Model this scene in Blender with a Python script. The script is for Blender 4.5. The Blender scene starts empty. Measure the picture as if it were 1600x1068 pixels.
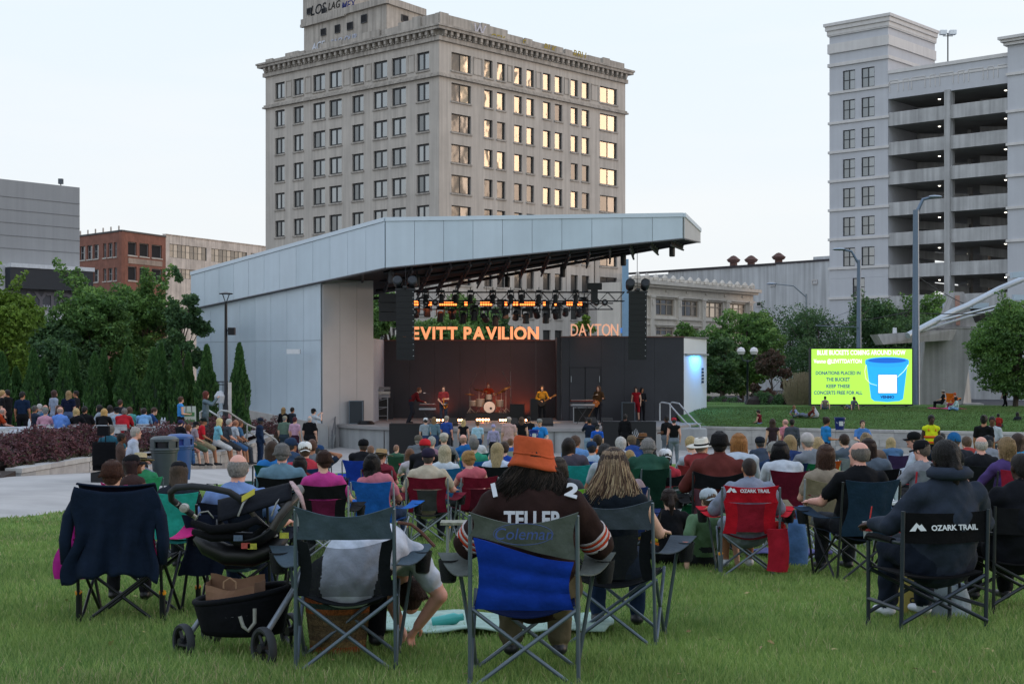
import bpy, math, random
import numpy as np
from mathutils import Vector, Matrix, Euler, Quaternion
import openvdb

R = math.radians
S = bpy.context.scene
COL = S.collection
rng = np.random.default_rng(7)
random.seed(7)
# ---------------------------------------------------------------- camera, sky, sun, exposure
F, HZ, CZ = 2222.2, 565.0, 4.6
cam = bpy.data.objects.new('camera', bpy.data.cameras.new('camera'))
COL.objects.link(cam); S.camera = cam
cam.location = (0, 0, CZ); cam.rotation_euler = (R(90), 0, 0)
cam.data.lens = 50; cam.data.sensor_width = 36; cam.data.shift_y = 31 / 1600
cam.data.clip_start = 0.1; cam.data.clip_end = 9000

SUN_EL, SUN_AZ = 7.0, 80.0          # low evening sun far to the right of the view
W = bpy.data.worlds.new('World'); S.world = W; W.use_nodes = True
nt = W.node_tree; N = nt.nodes; L = nt.links
for n in list(N): N.remove(n)
wo = N.new('ShaderNodeOutputWorld'); bg = N.new('ShaderNodeBackground'); bg.inputs[1].default_value = 0.1
sky = N.new('ShaderNodeTexSky'); sky.sky_type = 'NISHITA'; sky.sun_disc = False
sky.sun_elevation = R(SUN_EL); sky.sun_rotation = R(SUN_AZ); sky.air_density = 1.2; sky.dust_density = 2.5; sky.ozone_density = 2.0
tc = N.new('ShaderNodeTexCoord'); sx = N.new('ShaderNodeSeparateXYZ'); L.new(tc.outputs['Generated'], sx.inputs[0])
rp = N.new('ShaderNodeValToRGB'); L.new(sx.outputs['Z'], rp.inputs[0])
rp.color_ramp.elements[0].position = 0.0; rp.color_ramp.elements[0].color = (.90, .895, .90, 1)
rp.color_ramp.elements[1].position = 1.0; rp.color_ramp.elements[1].color = (.88, 1.06, 1.40, 1)
for p_, c_ in ((.06, (.865, .905, .945, 1)), (.25, (.81, .90, .99, 1)), (.55, (.90, 1.05, 1.28, 1))):
    e_ = rp.color_ramp.elements.new(p_); e_.color = c_
mp = N.new('ShaderNodeMapping'); mp.inputs['Scale'].default_value = (1.2, 1.2, 7); L.new(tc.outputs['Generated'], mp.inputs[0])
nz = N.new('ShaderNodeTexNoise'); nz.inputs['Scale'].default_value = 2.2; nz.inputs['Detail'].default_value = 5; L.new(mp.outputs[0], nz.inputs[0])
cr = N.new('ShaderNodeMapRange'); cr.inputs[1].default_value = .42; cr.inputs[2].default_value = .75; cr.inputs[3].default_value = 0; cr.inputs[4].default_value = .55
L.new(nz.outputs[0], cr.inputs[0])
mx = N.new('ShaderNodeMix'); mx.data_type = 'RGBA'; L.new(cr.outputs[0], mx.inputs[0]); L.new(rp.outputs[0], mx.inputs[6]); mx.inputs[7].default_value = (.95, .945, .945, 1)
sc = N.new('ShaderNodeVectorMath'); sc.operation = 'SCALE'; sc.inputs['Scale'].default_value = 7.9; L.new(mx.outputs[2], sc.inputs[0])
s2 = N.new('ShaderNodeVectorMath'); s2.operation = 'SCALE'; s2.inputs['Scale'].default_value = 0.2; L.new(sky.outputs[0], s2.inputs[0])
ad = N.new('ShaderNodeVectorMath'); ad.operation = 'ADD'; L.new(sc.outputs[0], ad.inputs[0]); L.new(s2.outputs[0], ad.inputs[1])
L.new(ad.outputs[0], bg.inputs[0]); L.new(bg.outputs[0], wo.inputs[0])

sl = bpy.data.lights.new('sun', 'SUN'); so = bpy.data.objects.new('sun', sl); COL.objects.link(so)
sl.energy = 0.55; sl.angle = R(14); sl.color = (1, .70, .50)
so.rotation_euler = Vector((math.sin(R(SUN_AZ)) * math.cos(R(SUN_EL)), math.cos(R(SUN_AZ)) * math.cos(R(SUN_EL)), math.sin(R(SUN_EL)))).to_track_quat('Z', 'Y').to_euler()
S.view_settings.view_transform = 'Standard'; S.view_settings.look = 'None'
S.view_settings.exposure = 0.34; S.view_settings.gamma = 1.0; S.view_settings.use_curve_mapping = False
S.render.engine = 'CYCLES'
try:
    S.cycles.use_denoising = True; S.cycles.max_bounces = 5; S.cycles.diffuse_bounces = 3; S.cycles.transparent_max_bounces = 8
except Exception: pass

# ---------------------------------------------------------------- materials
def hx(h):
    return tuple(((int(h[i:i + 2], 16) / 255 + .055) / 1.055) ** 2.4 if int(h[i:i + 2], 16) > 10 else int(h[i:i + 2], 16) / 3294.6 for i in (0, 2, 4))
MC = {}
def mat(name, col, rough=.75, var=.12, scale=4., metal=0., emit=0., bump=0., bscale=60., trans=0., spec=.4, stretch=None, streak=0.):
    """procedural material: base colour broken up by two noises, with fine relief"""
    if isinstance(col, str): col = hx(col)
    key = (name, tuple(round(c, 4) for c in col), rough, metal, emit)
    if key in MC: return MC[key]
    m = bpy.data.materials.new(name); m.use_nodes = True
    t = m.node_tree; n = t.nodes; l = t.links
    b = n['Principled BSDF']; b.inputs['Roughness'].default_value = rough; b.inputs['Metallic'].default_value = metal
    b.inputs['Specular IOR Level'].default_value = spec
    g = n.new('ShaderNodeTexCoord'); v = g.outputs['Object']
    if stretch:
        q = n.new('ShaderNodeMapping'); q.inputs['Scale'].default_value = stretch; l.new(v, q.inputs[0]); v = q.outputs[0]
    if var:
        a = n.new('ShaderNodeTexNoise'); a.inputs['Scale'].default_value = scale; a.inputs['Detail'].default_value = 6; a.inputs['Roughness'].default_value = .65; l.new(v, a.inputs[0])
        r = n.new('ShaderNodeMapRange'); r.inputs[1].default_value = .3; r.inputs[2].default_value = .7
        r.inputs[3].default_value = 1 - var; r.inputs[4].default_value = 1 + var; l.new(a.outputs[0], r.inputs[0])
        o = r.outputs[0]
        if streak:
            q2 = n.new('ShaderNodeMapping'); q2.inputs['Scale'].default_value = (3, 3, .12); l.new(g.outputs['Object'], q2.inputs[0])
            a2 = n.new('ShaderNodeTexNoise'); a2.inputs['Scale'].default_value = .8; a2.inputs['Detail'].default_value = 5; l.new(q2.outputs[0], a2.inputs[0])
            r2 = n.new('ShaderNodeMapRange'); r2.inputs[1].default_value = .35; r2.inputs[2].default_value = .7; r2.inputs[3].default_value = 1; r2.inputs[4].default_value = 1 - streak
            l.new(a2.outputs[0], r2.inputs[0]); mm = n.new('ShaderNodeMath'); mm.operation = 'MULTIPLY'; l.new(o, mm.inputs[0]); l.new(r2.outputs[0], mm.inputs[1]); o = mm.outputs[0]
        k = n.new('ShaderNodeVectorMath'); k.operation = 'SCALE'; k.inputs[0].default_value = col; l.new(o, k.inputs['Scale'])
        l.new(k.outputs[0], b.inputs['Base Color'])
        if emit: l.new(k.outputs[0], b.inputs['Emission Color'])
    else:
        b.inputs['Base Color'].default_value = (*col, 1); b.inputs['Emission Color'].default_value = (*col, 1)
    b.inputs['Emission Strength'].default_value = emit
    if bump:
        a = n.new('ShaderNodeTexNoise'); a.inputs['Scale'].default_value = bscale; a.inputs['Detail'].default_value = 4; l.new(v, a.inputs[0])
        u = n.new('ShaderNodeBump'); u.inputs['Strength'].default_value = bump; u.inputs['Distance'].default_value = .02
        l.new(a.outputs[0], u.inputs['Height']); l.new(u.outputs[0], b.inputs['Normal'])
    if trans:
        tr = n.new('ShaderNodeBsdfTranslucent'); ms = n.new('ShaderNodeMixShader'); ms.inputs[0].default_value = trans
        for s_ in b.inputs['Base Color'].links: l.new(s_.from_socket, tr.inputs[0])
        l.new(b.outputs[0], ms.inputs[1]); l.new(tr.outputs[0], ms.inputs[2]); l.new(ms.outputs[0], n['Material Output'].inputs[0])
    MC[key] = m
    return m
def cloth(h): return mat('fabric', tuple(c * .9 for c in hx(h)), .9, .2, 7, bump=.95, bscale=8, spec=.15)
ORD = ['leftmost'] + [w + ' from the left' for w in 'second third fourth fifth sixth seventh eighth ninth tenth eleventh twelfth thirteenth fourteenth fifteenth sixteenth seventeenth'.split()]
def plastic(h): return mat('plastic', h, .45, .06, 8)
def metalm(h): return mat('painted_metal', h, .38, .08, 10, metal=.35)
def skinm(h): return mat('skin', h, .55, .06, 12, spec=.3)
def sheer(h, a=.5):
    """see-through mesh fabric"""
    k = ('sheer', h, a)
    if k in MC: return MC[k]
    m = bpy.data.materials.new('mesh_fabric'); m.use_nodes = True; t = m.node_tree; b = t.nodes['Principled BSDF']
    b.inputs['Base Color'].default_value = (*hx(h), 1); b.inputs['Roughness'].default_value = .9; b.inputs['Alpha'].default_value = a
    MC[k] = m; return m
def glassm(h='20262c', rough=.06, refl=.35, tint=(.9, .93, .95)):
    k = ('glass', h, refl)
    if k in MC: return MC[k]
    m = bpy.data.materials.new('window_glass'); m.use_nodes = True; t = m.node_tree; b = t.nodes['Principled BSDF']
    b.inputs['Base Color'].default_value = (*hx(h), 1); b.inputs['Roughness'].default_value = .5
    gl = t.nodes.new('ShaderNodeBsdfGlossy'); gl.inputs['Roughness'].default_value = rough; gl.inputs[0].default_value = (*tint, 1)
    nz = t.nodes.new('ShaderNodeTexNoise'); nz.inputs['Scale'].default_value = .35; bu = t.nodes.new('ShaderNodeBump'); bu.inputs['Strength'].default_value = .25; bu.inputs['Distance'].default_value = .3
    gg = t.nodes.new('ShaderNodeNewGeometry'); t.links.new(gg.outputs['Position'], nz.inputs[0]); t.links.new(nz.outputs[0], bu.inputs['Height']); t.links.new(bu.outputs[0], gl.inputs['Normal'])
    ms = t.nodes.new('ShaderNodeMixShader'); ms.inputs[0].default_value = refl
    t.links.new(b.outputs[0], ms.inputs[1]); t.links.new(gl.outputs[0], ms.inputs[2]); t.links.new(ms.outputs[0], t.nodes['Material Output'].inputs[0])
    MC[k] = m; return m

# ---------------------------------------------------------------- mesh helpers
class MB:
    def __init__(s): s.v = []; s.f = []; s.m = []; s.M = None
    def add(s, vs, fs, mi=0):
        o = len(s.v)
        s.v += [tuple(s.M @ Vector(a)) for a in vs] if s.M is not None else [tuple(a) for a in vs]
        s.f += [tuple(i + o for i in f) for f in fs]; s.m += [mi] * len(fs)
    def hexa(s, c8, mi=0): s.add(c8, [(0, 3, 2, 1), (4, 5, 6, 7), (0, 1, 5, 4), (1, 2, 6, 5), (2, 3, 7, 6), (3, 0, 4, 7)], mi)
    def box(s, x0, x1, y0, y1, z0, z1, mi=0):
        s.hexa([(x0, y0, z0), (x1, y0, z0), (x1, y1, z0), (x0, y1, z0), (x0, y0, z1), (x1, y0, z1), (x1, y1, z1), (x0, y1, z1)], mi)
    def cbox(s, c, sz, mi=0): s.box(c[0] - sz[0] / 2, c[0] + sz[0] / 2, c[1] - sz[1] / 2, c[1] + sz[1] / 2, c[2] - sz[2] / 2, c[2] + sz[2] / 2, mi)
    def rod(s, p, q, r, n=8, r2=None, mi=0): s.tube([p, q], [r, r if r2 is None else r2], n, mi)
    def tube(s, pts, r, n=8, mi=0, flat=1.):
        pts = [Vector(p) for p in pts]; k = len(pts)
        rs = r if isinstance(r, (list, tuple)) else [r] * k
        vs = []; up = None
        for i, p in enumerate(pts):
            d = (pts[min(i + 1, k - 1)] - pts[max(i - 1, 0)]).normalized()
            if up is None: up = Vector((0, 0, 1)) if abs(d.z) < .9 else Vector((1, 0, 0))
            a = d.cross(up).normalized(); b = a.cross(d).normalized(); up = b
            for j in range(n):
                t = 2 * math.pi * j / n; vs.append(p + a * math.cos(t) * rs[i] + b * math.sin(t) * rs[i] * flat)
        fs = [(i * n + j, i * n + (j + 1) % n, (i + 1) * n + (j + 1) % n, (i + 1) * n + j) for i in range(k - 1) for j in range(n)]
        fs += [tuple(range(n - 1, -1, -1)), tuple(range((k - 1) * n, k * n))]
        s.add(vs, fs, mi)
    def lathe(s, prof, c=(0, 0, 0), n=16, mi=0, sx=1., sy=1.):
        vs = []; k = len(prof)
        for r, z in prof:
            for j in range(n):
                t = 2 * math.pi * j / n; vs.append((c[0] + r * math.cos(t) * sx, c[1] + r * math.sin(t) * sy, c[2] + z))
        fs = [(i * n + j, i * n + (j + 1) % n, (i + 1) * n + (j + 1) % n, (i + 1) * n + j) for i in range(k - 1) for j in range(n)]
        ring = tuple(prof[0]) == tuple(prof[-1])
        if ring: s.add(vs, fs, mi); return
        if prof[0][0] > 1e-4: fs.append(tuple(range(n - 1, -1, -1)))
        if prof[-1][0] > 1e-4: fs.append(tuple(range((k - 1) * n, k * n)))
        s.add(vs, fs, mi)
    def prism(s, poly, z0, z1, mi=0):
        """poly: [(x,y)]; z0, z1 scalars or lists"""
        k = len(poly)
        if sum(poly[i][0] * poly[(i + 1) % k][1] - poly[(i + 1) % k][0] * poly[i][1] for i in range(k)) < 0:
            poly = poly[::-1]
            if isinstance(z0, (list, tuple)): z0 = z0[::-1]
            if isinstance(z1, (list, tuple)): z1 = z1[::-1]
        a = z0 if isinstance(z0, (list, tuple)) else [z0] * k; b = z1 if isinstance(z1, (list, tuple)) else [z1] * k
        s.add([(p[0], p[1], a[i]) for i, p in enumerate(poly)] + [(p[0], p[1], b[i]) for i, p in enumerate(poly)],
              [tuple(range(k - 1, -1, -1)), tuple(range(k, 2 * k))] + [(i, (i + 1) % k, k + (i + 1) % k, k + i) for i in range(k)], mi)
    def sheet(s, fn, nu, nv, th=0., mi=0):
        """fn(u,v)->point; with thickness th along the normal (both sides closed)"""
        P = [[Vector(fn(i / nu, j / nv)) for j in range(nv + 1)] for i in range(nu + 1)]
        def nrm(i, j):
            a = P[min(i + 1, nu)][j] - P[max(i - 1, 0)][j]; b = P[i][min(j + 1, nv)] - P[i][max(j - 1, 0)]
            c = a.cross(b); return c.normalized() if c.length > 1e-9 else Vector((0, 0, 1))
        top = [P[i][j] for i in range(nu + 1) for j in range(nv + 1)]; w = nv + 1
        f = [(i * w + j, (i + 1) * w + j, (i + 1) * w + j + 1, i * w + j + 1) for i in range(nu) for j in range(nv)]
        if not th: s.add(top, f, mi); return
        bot = [P[i][j] - nrm(i, j) * th for i in range(nu + 1) for j in range(nv + 1)]; o = len(top)
        g = [tuple(o + a for a in q[::-1]) for q in f]
        e = [(i * w, o + i * w, o + (i + 1) * w, (i + 1) * w) for i in range(nu)] + [(i * w + nv, (i + 1) * w + nv, o + (i + 1) * w + nv, o + i * w + nv) for i in range(nu)]
        e += [(j, j + 1, o + j + 1, o + j) for j in range(nv)] + [(nu * w + j, o + nu * w + j, o + nu * w + j + 1, nu * w + j + 1) for j in range(nv)]
        s.add(top + bot, f + g + e, mi)
    def mesh(s, name, mats, smooth=False):
        me = bpy.data.meshes.new(name); me.from_pydata(s.v, [], s.f)
        for m in (mats if isinstance(mats, (list, tuple)) else [mats]): me.materials.append(m)
        if any(s.m): me.polygons.foreach_set('material_index', s.m)
        if smooth:
            me.polygons.foreach_set('use_smooth', [True] * len(s.f))
            if smooth != 'all':
                try: me.set_sharp_from_angle(angle=R(40))
                except Exception: pass
        me.update(); return me
    def build(s, name, mats, parent=None, smooth=False, **kw): return obj(name, s.mesh(name, mats, smooth), parent, **kw)
def obj(name, me, parent=None, loc=None, rot=None, scale=None, mats=None, **kw):
    o = bpy.data.objects.new(name, me); COL.objects.link(o)
    if parent is not None: o.parent = parent
    if loc is not None: o.location = loc
    if rot is not None: o.rotation_euler = rot if isinstance(rot, (tuple, Euler)) else (0, 0, rot)
    if scale is not None: o.scale = (scale,) * 3 if isinstance(scale, (int, float)) else scale
    if mats:
        for i, m in enumerate(mats):
            if m is not None and i < len(o.material_slots): o.material_slots[i].link = 'OBJECT'; o.material_slots[i].material = m
    for k, v in kw.items():
        if v is not None: o[k] = v
    return o
def empty(name, loc=(0, 0, 0), rot=0., label=None, cat=None, group=None, scale=None):
    o = obj(name, None, None, loc, rot, scale)
    return tag(o, label, cat, group)
def tag(o, label=None, cat=None, group=None, kind=None):
    if label: o['label'] = label
    if cat: o['category'] = cat
    if group: o['group'] = group
    if kind: o['kind'] = kind
    return o
def P(px, row, d): return Vector(((px - 800) / F * d, d, CZ + (HZ - row) * d / F))
def X(px, d): return (px - 800) / F * d
def Z(row, d): return CZ + (HZ - row) * d / F
def lerp(a, b, t): return a + (b - a) * t
def arrmesh(name, co, faces4, mats, mi=None, smooth=False):
    """fast mesh from numpy arrays (quads or triangles)"""
    me = bpy.data.meshes.new(name); nv = len(co); nf, k = faces4.shape
    me.vertices.add(nv); me.vertices.foreach_set('co', np.asarray(co, np.float32).ravel())
    me.loops.add(nf * k); me.loops.foreach_set('vertex_index', faces4.astype(np.int32).ravel())
    me.polygons.add(nf); me.polygons.foreach_set('loop_start', np.arange(0, nf * k, k, dtype=np.int32))
    for m in (mats if isinstance(mats, (list, tuple)) else [mats]): me.materials.append(m)
    if mi is not None: me.polygons.foreach_set('material_index', mi.astype(np.int32))
    if smooth: me.polygons.foreach_set('use_smooth', np.ones(nf, bool))
    me.update(calc_edges=True); return me
TXT = {}
def text_mesh(body, size, mt, ext=.002, off=0., align='CENTER', shear=0., sx=1.):
    key = (body, size, ext, off, align, shear, sx, mt.name)
    if key in TXT: return TXT[key]
    c = bpy.data.curves.new('lettering', 'FONT'); c.body = body; c.size = size; c.extrude = ext; c.offset = off; c.align_x = align; c.shear = shear; c.resolution_u = 3
    o = bpy.data.objects.new('lettering', c); COL.objects.link(o)
    bpy.context.view_layer.update()
    me = bpy.data.meshes.new_from_object(o.evaluated_get(bpy.context.evaluated_depsgraph_get()))
    bpy.data.objects.remove(o); bpy.data.curves.remove(c)
    if sx != 1.: me.transform(Matrix.Diagonal((sx, 1, 1, 1)))
    me.materials.clear(); me.materials.append(mt); TXT[key] = me
    return me

# ---------------------------------------------------------------- ground profile
_k = np.array([(-60, 4.2), (-20, 3.5), (0, 3.1), (5, 2.95), (8, 2.8), (11, 2.6), (15, 2.4), (21, 2.0), (30, 1.52), (40, 1.02), (50, .52), (58, .12), (63, 0), (80, 0), (9000, 0)])
_xs = np.linspace(-60, 140, 801); _zs = np.interp(_xs, _k[:, 0], _k[:, 1])
_zs = np.convolve(np.pad(_zs, 10, mode='edge'), np.ones(21) / 21, 'valid')
def sst(a, b, x): t = np.clip((x - a) / (b - a), 0, 1); return t * t * (3 - 2 * t)
def gz(x, y):
    z = np.interp(y, _xs, _zs)
    up = np.interp(y, [15, 26, 38, 48, 60, 64], [0, .15, .42, .35, .1, 0])
    return z + up * sst(-7.5, -10.5, x)
# ================================================================ GROUND
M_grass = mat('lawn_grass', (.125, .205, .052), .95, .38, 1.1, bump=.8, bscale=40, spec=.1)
M_conc = mat('concrete', (.38, .365, .35), .85, .16, .6, bump=.25, bscale=20, spec=.2)
M_asph = mat('asphalt', (.055, .055, .06), .9, .2, 2, bump=.3, bscale=60)
M_mulch = mat('mulch', (.035, .025, .02), .95, .4, 20, bump=.8, bscale=50)
def gridsheet(name, xs, ys, zf, m, kind='structure', th=0):
    co = np.array([(x, y, zf(x, y)) for y in ys for x in xs]); w = len(xs)
    f = np.array([(j * w + i, j * w + i + 1, (j + 1) * w + i + 1, (j + 1) * w + i) for j in range(len(ys) - 1) for i in range(w - 1)])
    return tag(obj(name, arrmesh(name, co, f, m, smooth=True)), kind=kind)
gridsheet('ground', [-4000, -300, -60, -15, 0, 15, 60, 300, 4000], [-80, -20, 0, 8, 20, 40, 63, 90, 130, 400, 1500, 7000], lambda x, y: float(np.interp(y, _xs, _zs)) - .35, M_asph)
gridsheet('plaza', list(np.linspace(-30, 44, 38)), list(np.linspace(12, 92, 60)), lambda x, y: float(gz(x, y)), M_conc)
def xleft(y): return float(np.interp(y, [-10, 13, 17, 20.5, 23.8, 27, 33, 42, 52, 60, 64], [-40, -30, -13, -10.2, -8.9, -8.5, -8.6, -8.3, -7.3, -5.9, -5.2]))
_ly = list(np.linspace(-6, 63.5, 120)); co = []; nu_ = 50
for y in _ly:
    for i in range(nu_ + 1):
        x = lerp(xleft(y), 42, i / nu_); co.append((x, y, float(gz(x, y)) + .035 + .012 * math.sin(x * 1.7 + y) * math.sin(y * 1.3)))
f = np.array([(j * (nu_ + 1) + i, j * (nu_ + 1) + i + 1, (j + 1) * (nu_ + 1) + i + 1, (j + 1) * (nu_ + 1) + i) for j in range(len(_ly) - 1) for i in range(nu_)])
tag(obj('lawn', arrmesh('lawn', np.array(co), f, M_grass, smooth=True)), kind='structure')
# blades of grass: tapered bent strips, thick near the camera, thinning out with distance
gm = [mat('grass_blade', c, .7, .25, .9, spec=.25, trans=.35) for c in ((.18, .285, .070), (.26, .35, .11), (.12, .215, .06), (.42, .38, .21))]
def blades(y0, y1, dens, h, w, name='grass', xmin=None, xmax=None, zf=None, m=gm):
    n = int((y1 - y0) * .72 * (y0 + y1) / 2 * 1.06 * dens) if xmin is None else int((y1 - y0) * (xmax - xmin) * dens)
    y = rng.uniform(y0, y1, n)
    x = rng.uniform(-.37, .37, n) * y * 1.03 if xmin is None else rng.uniform(xmin, xmax, n)
    keep = x > np.interp(y, [-10, 13, 17, 20.5, 23.8, 27, 33, 42, 52, 60, 64], [-40, -30, -13, -10.2, -8.9, -8.5, -8.6, -8.3, -7.3, -5.9, -5.2]); 
    if zf is None: x, y = x[keep], y[keep]
    n = len(x); z = (gz(x, y) + .03) if zf is None else zf(x, y)
    pat = .5 + .5 * np.sin(x * 1.3 + 2 * np.sin(y * .7)) * np.sin(y * 1.1 + np.sin(x * .9))
    hh = h * rng.uniform(.45, 1.35, n) * (.8 + .4 * pat); a = rng.uniform(0, 6.283, n); ww = w * rng.uniform(.7, 1.3, n) / 2
    b = rng.uniform(0, 6.283, n); ln = hh * rng.uniform(.1, .75, n)
    dx, dy = np.cos(a) * ww, np.sin(a) * ww; bx, by = np.cos(b) * ln, np.sin(b) * ln
    v = np.empty((n, 6, 3))
    v[:, 0] = np.stack([x - dx, y - dy, z], 1); v[:, 1] = np.stack([x + dx, y + dy, z], 1)
    v[:, 2] = np.stack([x + dx * .8 + bx * .35, y + dy * .8 + by * .35, z + hh * .55], 1); v[:, 3] = np.stack([x - dx * .8 + bx * .35, y - dy * .8 + by * .35, z + hh * .55], 1)
    v[:, 4] = np.stack([x + dx * .2 + bx, y + dy * .2 + by, z + hh], 1); v[:, 5] = np.stack([x - dx * .2 + bx, y - dy * .2 + by, z + hh], 1)
    i0 = np.arange(n)[:, None] * 6; q = np.concatenate([i0 + [0, 1, 2, 3], i0 + [3, 2, 4, 5]], 0)
    mi = np.clip((rng.random(n) * 2.4 + pat * .8 - .2).astype(int), 0, 2); p2 = .5 + .5 * np.sin(x * .55 + 3 * np.sin(y * .31)) * np.sin(y * .43 + 2 * np.sin(x * .37)); mi[rng.random(n) < .03 + .16 * p2 ** 3] = 3
    return tag(obj(name, arrmesh(name, v.reshape(-1, 3), q, m, np.concatenate([mi, mi]))), kind='stuff')
blades(6.9, 10.5, 3600, .062, .0055)
blades(10.5, 15, 1900, .06, .0075)
blades(15, 24, 700, .055, .012)
blades(24, 40, 170, .05, .022)

# ---- terrace on the left, its retaining seat wall and the hedges
def tz(x, y): return float(np.interp(y, [30, 42, 57, 80], [1.62, 1.62, 1.3, 1.3]))
WL = [(-13.5, 38.5), (-12.9, 44), (-12.3, 49), (-11.9, 54), (-11.45, 58), (-11.45, 63), (-11.8, 69)]
def wx(y): return float(np.interp(y, [p[1] for p in WL], [p[0] for p in WL]))
m_pav = mat('paving', (.27, .26, .26), .85, .12, 1.5)
ys = list(np.linspace(37, 69, 30)); co = []
for y in ys:
    for i in range(9): x = lerp(-60, wx(y) - .12, i / 8); co.append((x, y, tz(x, y)))
f = np.array([(j * 9 + i, j * 9 + i + 1, (j + 1) * 9 + i + 1, (j + 1) * 9 + i) for j in range(len(ys) - 1) for i in range(8)])
tag(obj('terrace', arrmesh('terrace', np.array(co), f, m_pav)), kind='structure')
b = MB(); b.prism([(-60, 36), (-13.4, 36.6), (-13.4, 38.4), (-60, 38.4)], 1.0, [1.5, 1.5, 1.66, 1.66]); b.build('planting_bed', M_mulch, kind='structure')
m_blk = [mat('wall_block', c, .9, .18, 2.5, bump=.5, bscale=25) for c in ((.33, .32, .31), (.27, .27, .265), (.38, .37, .35))]
def blockwall(pts, zt, zb, label, th=.42, bl=1.0, course=.3, cap=.13, name='retaining_wall'):
    """wall of separate blocks and cap slabs along a polyline; zt, zb give top and bottom height at (x,y)"""
    w = empty(name, (pts[0][0], pts[0][1], zb(*pts[0])), 0, label, 'wall'); o = Vector(w.location)
    seg = [(Vector((*pts[i], 0)), Vector((*pts[i + 1], 0))) for i in range(len(pts) - 1)]
    for a, c in seg:
        d = (c - a); ln = d.length; d.normalize(); n = Vector((-d.y, d.x, 0)); k = max(1, round(ln / bl))
        for i in range(k):
            p, q = a + d * (ln * i / k + .006), a + d * (ln * (i + 1) / k - .006); t, bt = min(zt(*p.xy), zt(*q.xy)), min(zb(*p.xy), zb(*q.xy)) - .05
            mb = MB(); mb.prism([(v - o).xy for v in (p - n * (th / 2 + .03), q - n * (th / 2 + .03), q + n * (th / 2 + .03), p + n * (th / 2 + .03))], t - cap - o.z, t - o.z); mb.build('cap_slab', m_blk[random.choice((0, 2, 2))], w)
            z = t - cap - .008; r = 0
            while z > bt + .04:
                z0 = max(bt, z - course); off = (.5 if r % 2 else 0) * ln / k
                for (s0, s1) in (((0, 1),) if r % 2 == 0 else ((0, .494), (.506, 1))):
                    pp, qq = lerp(p, q, s0), lerp(p, q, s1); jj = random.uniform(-.008, .008)
                    mb = MB(); mb.prism([(v - o).xy for v in (pp - n * (th / 2 + jj), qq - n * (th / 2 + jj), qq + n * (th / 2), pp + n * (th / 2))], z0 - o.z, z - .008 - o.z); mb.build('wall_block', random.choice(m_blk), w)
                z -= course; r += 1
    return w
blockwall(WL[:2] + [(-12.6, 46.5)], lambda x, y: 1.72, lambda x, y: float(gz(-11, y)), 'low pale stone seat wall in front of the purple hedge at the path')
blockwall([(-12.55, 47), *WL[2:]], lambda x, y: 1.08, lambda x, y: float(gz(-11, y)), 'stone seat wall with people perched on it left of the stage', course=.34)
b = MB(); b.prism([(-13.6, 39), (-17, 38.6), (-22, 38.6), (-22, 47.5), (-12.9, 47.5)], 1.2, 1.45)
b.build('planting_soil', M_mulch, kind='structure')

def leafcards(name, c, size, mats, mi, parent=None, aspect=.55, up=0., kind=None, jit=.35):
    """c: Nx3 centres -> one folded leaf-shaped card each"""
    n = len(c); nrm = rng.normal(size=(n, 3)); nrm[:, 2] += up; nrm /= np.linalg.norm(nrm, axis=1)[:, None]
    t = rng.normal(size=(n, 3)); t -= (t * nrm).sum(1)[:, None] * nrm; t /= np.linalg.norm(t, axis=1)[:, None]; bt = np.cross(nrm, t)
    s = (size * rng.uniform(1 - jit, 1 + jit, n))[:, None]
    v = np.stack([c - t * s * .5, c + bt * s * aspect * .5 + nrm * s * .08, c + t * s * .5, c - bt * s * aspect * .5 + nrm * s * .08], 1)
    q = np.arange(n * 4).reshape(n, 4)
    return obj(name, arrmesh(name, v.reshape(-1, 3), q, mats, mi), parent, kind=kind)
hm = [mat('barberry_leaf', c, .7, .3, 2, spec=.3, trans=.2) for c in ((.095, .045, .052), (.13, .05, .055), (.07, .058, .038), (.09, .085, .045))]
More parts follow.
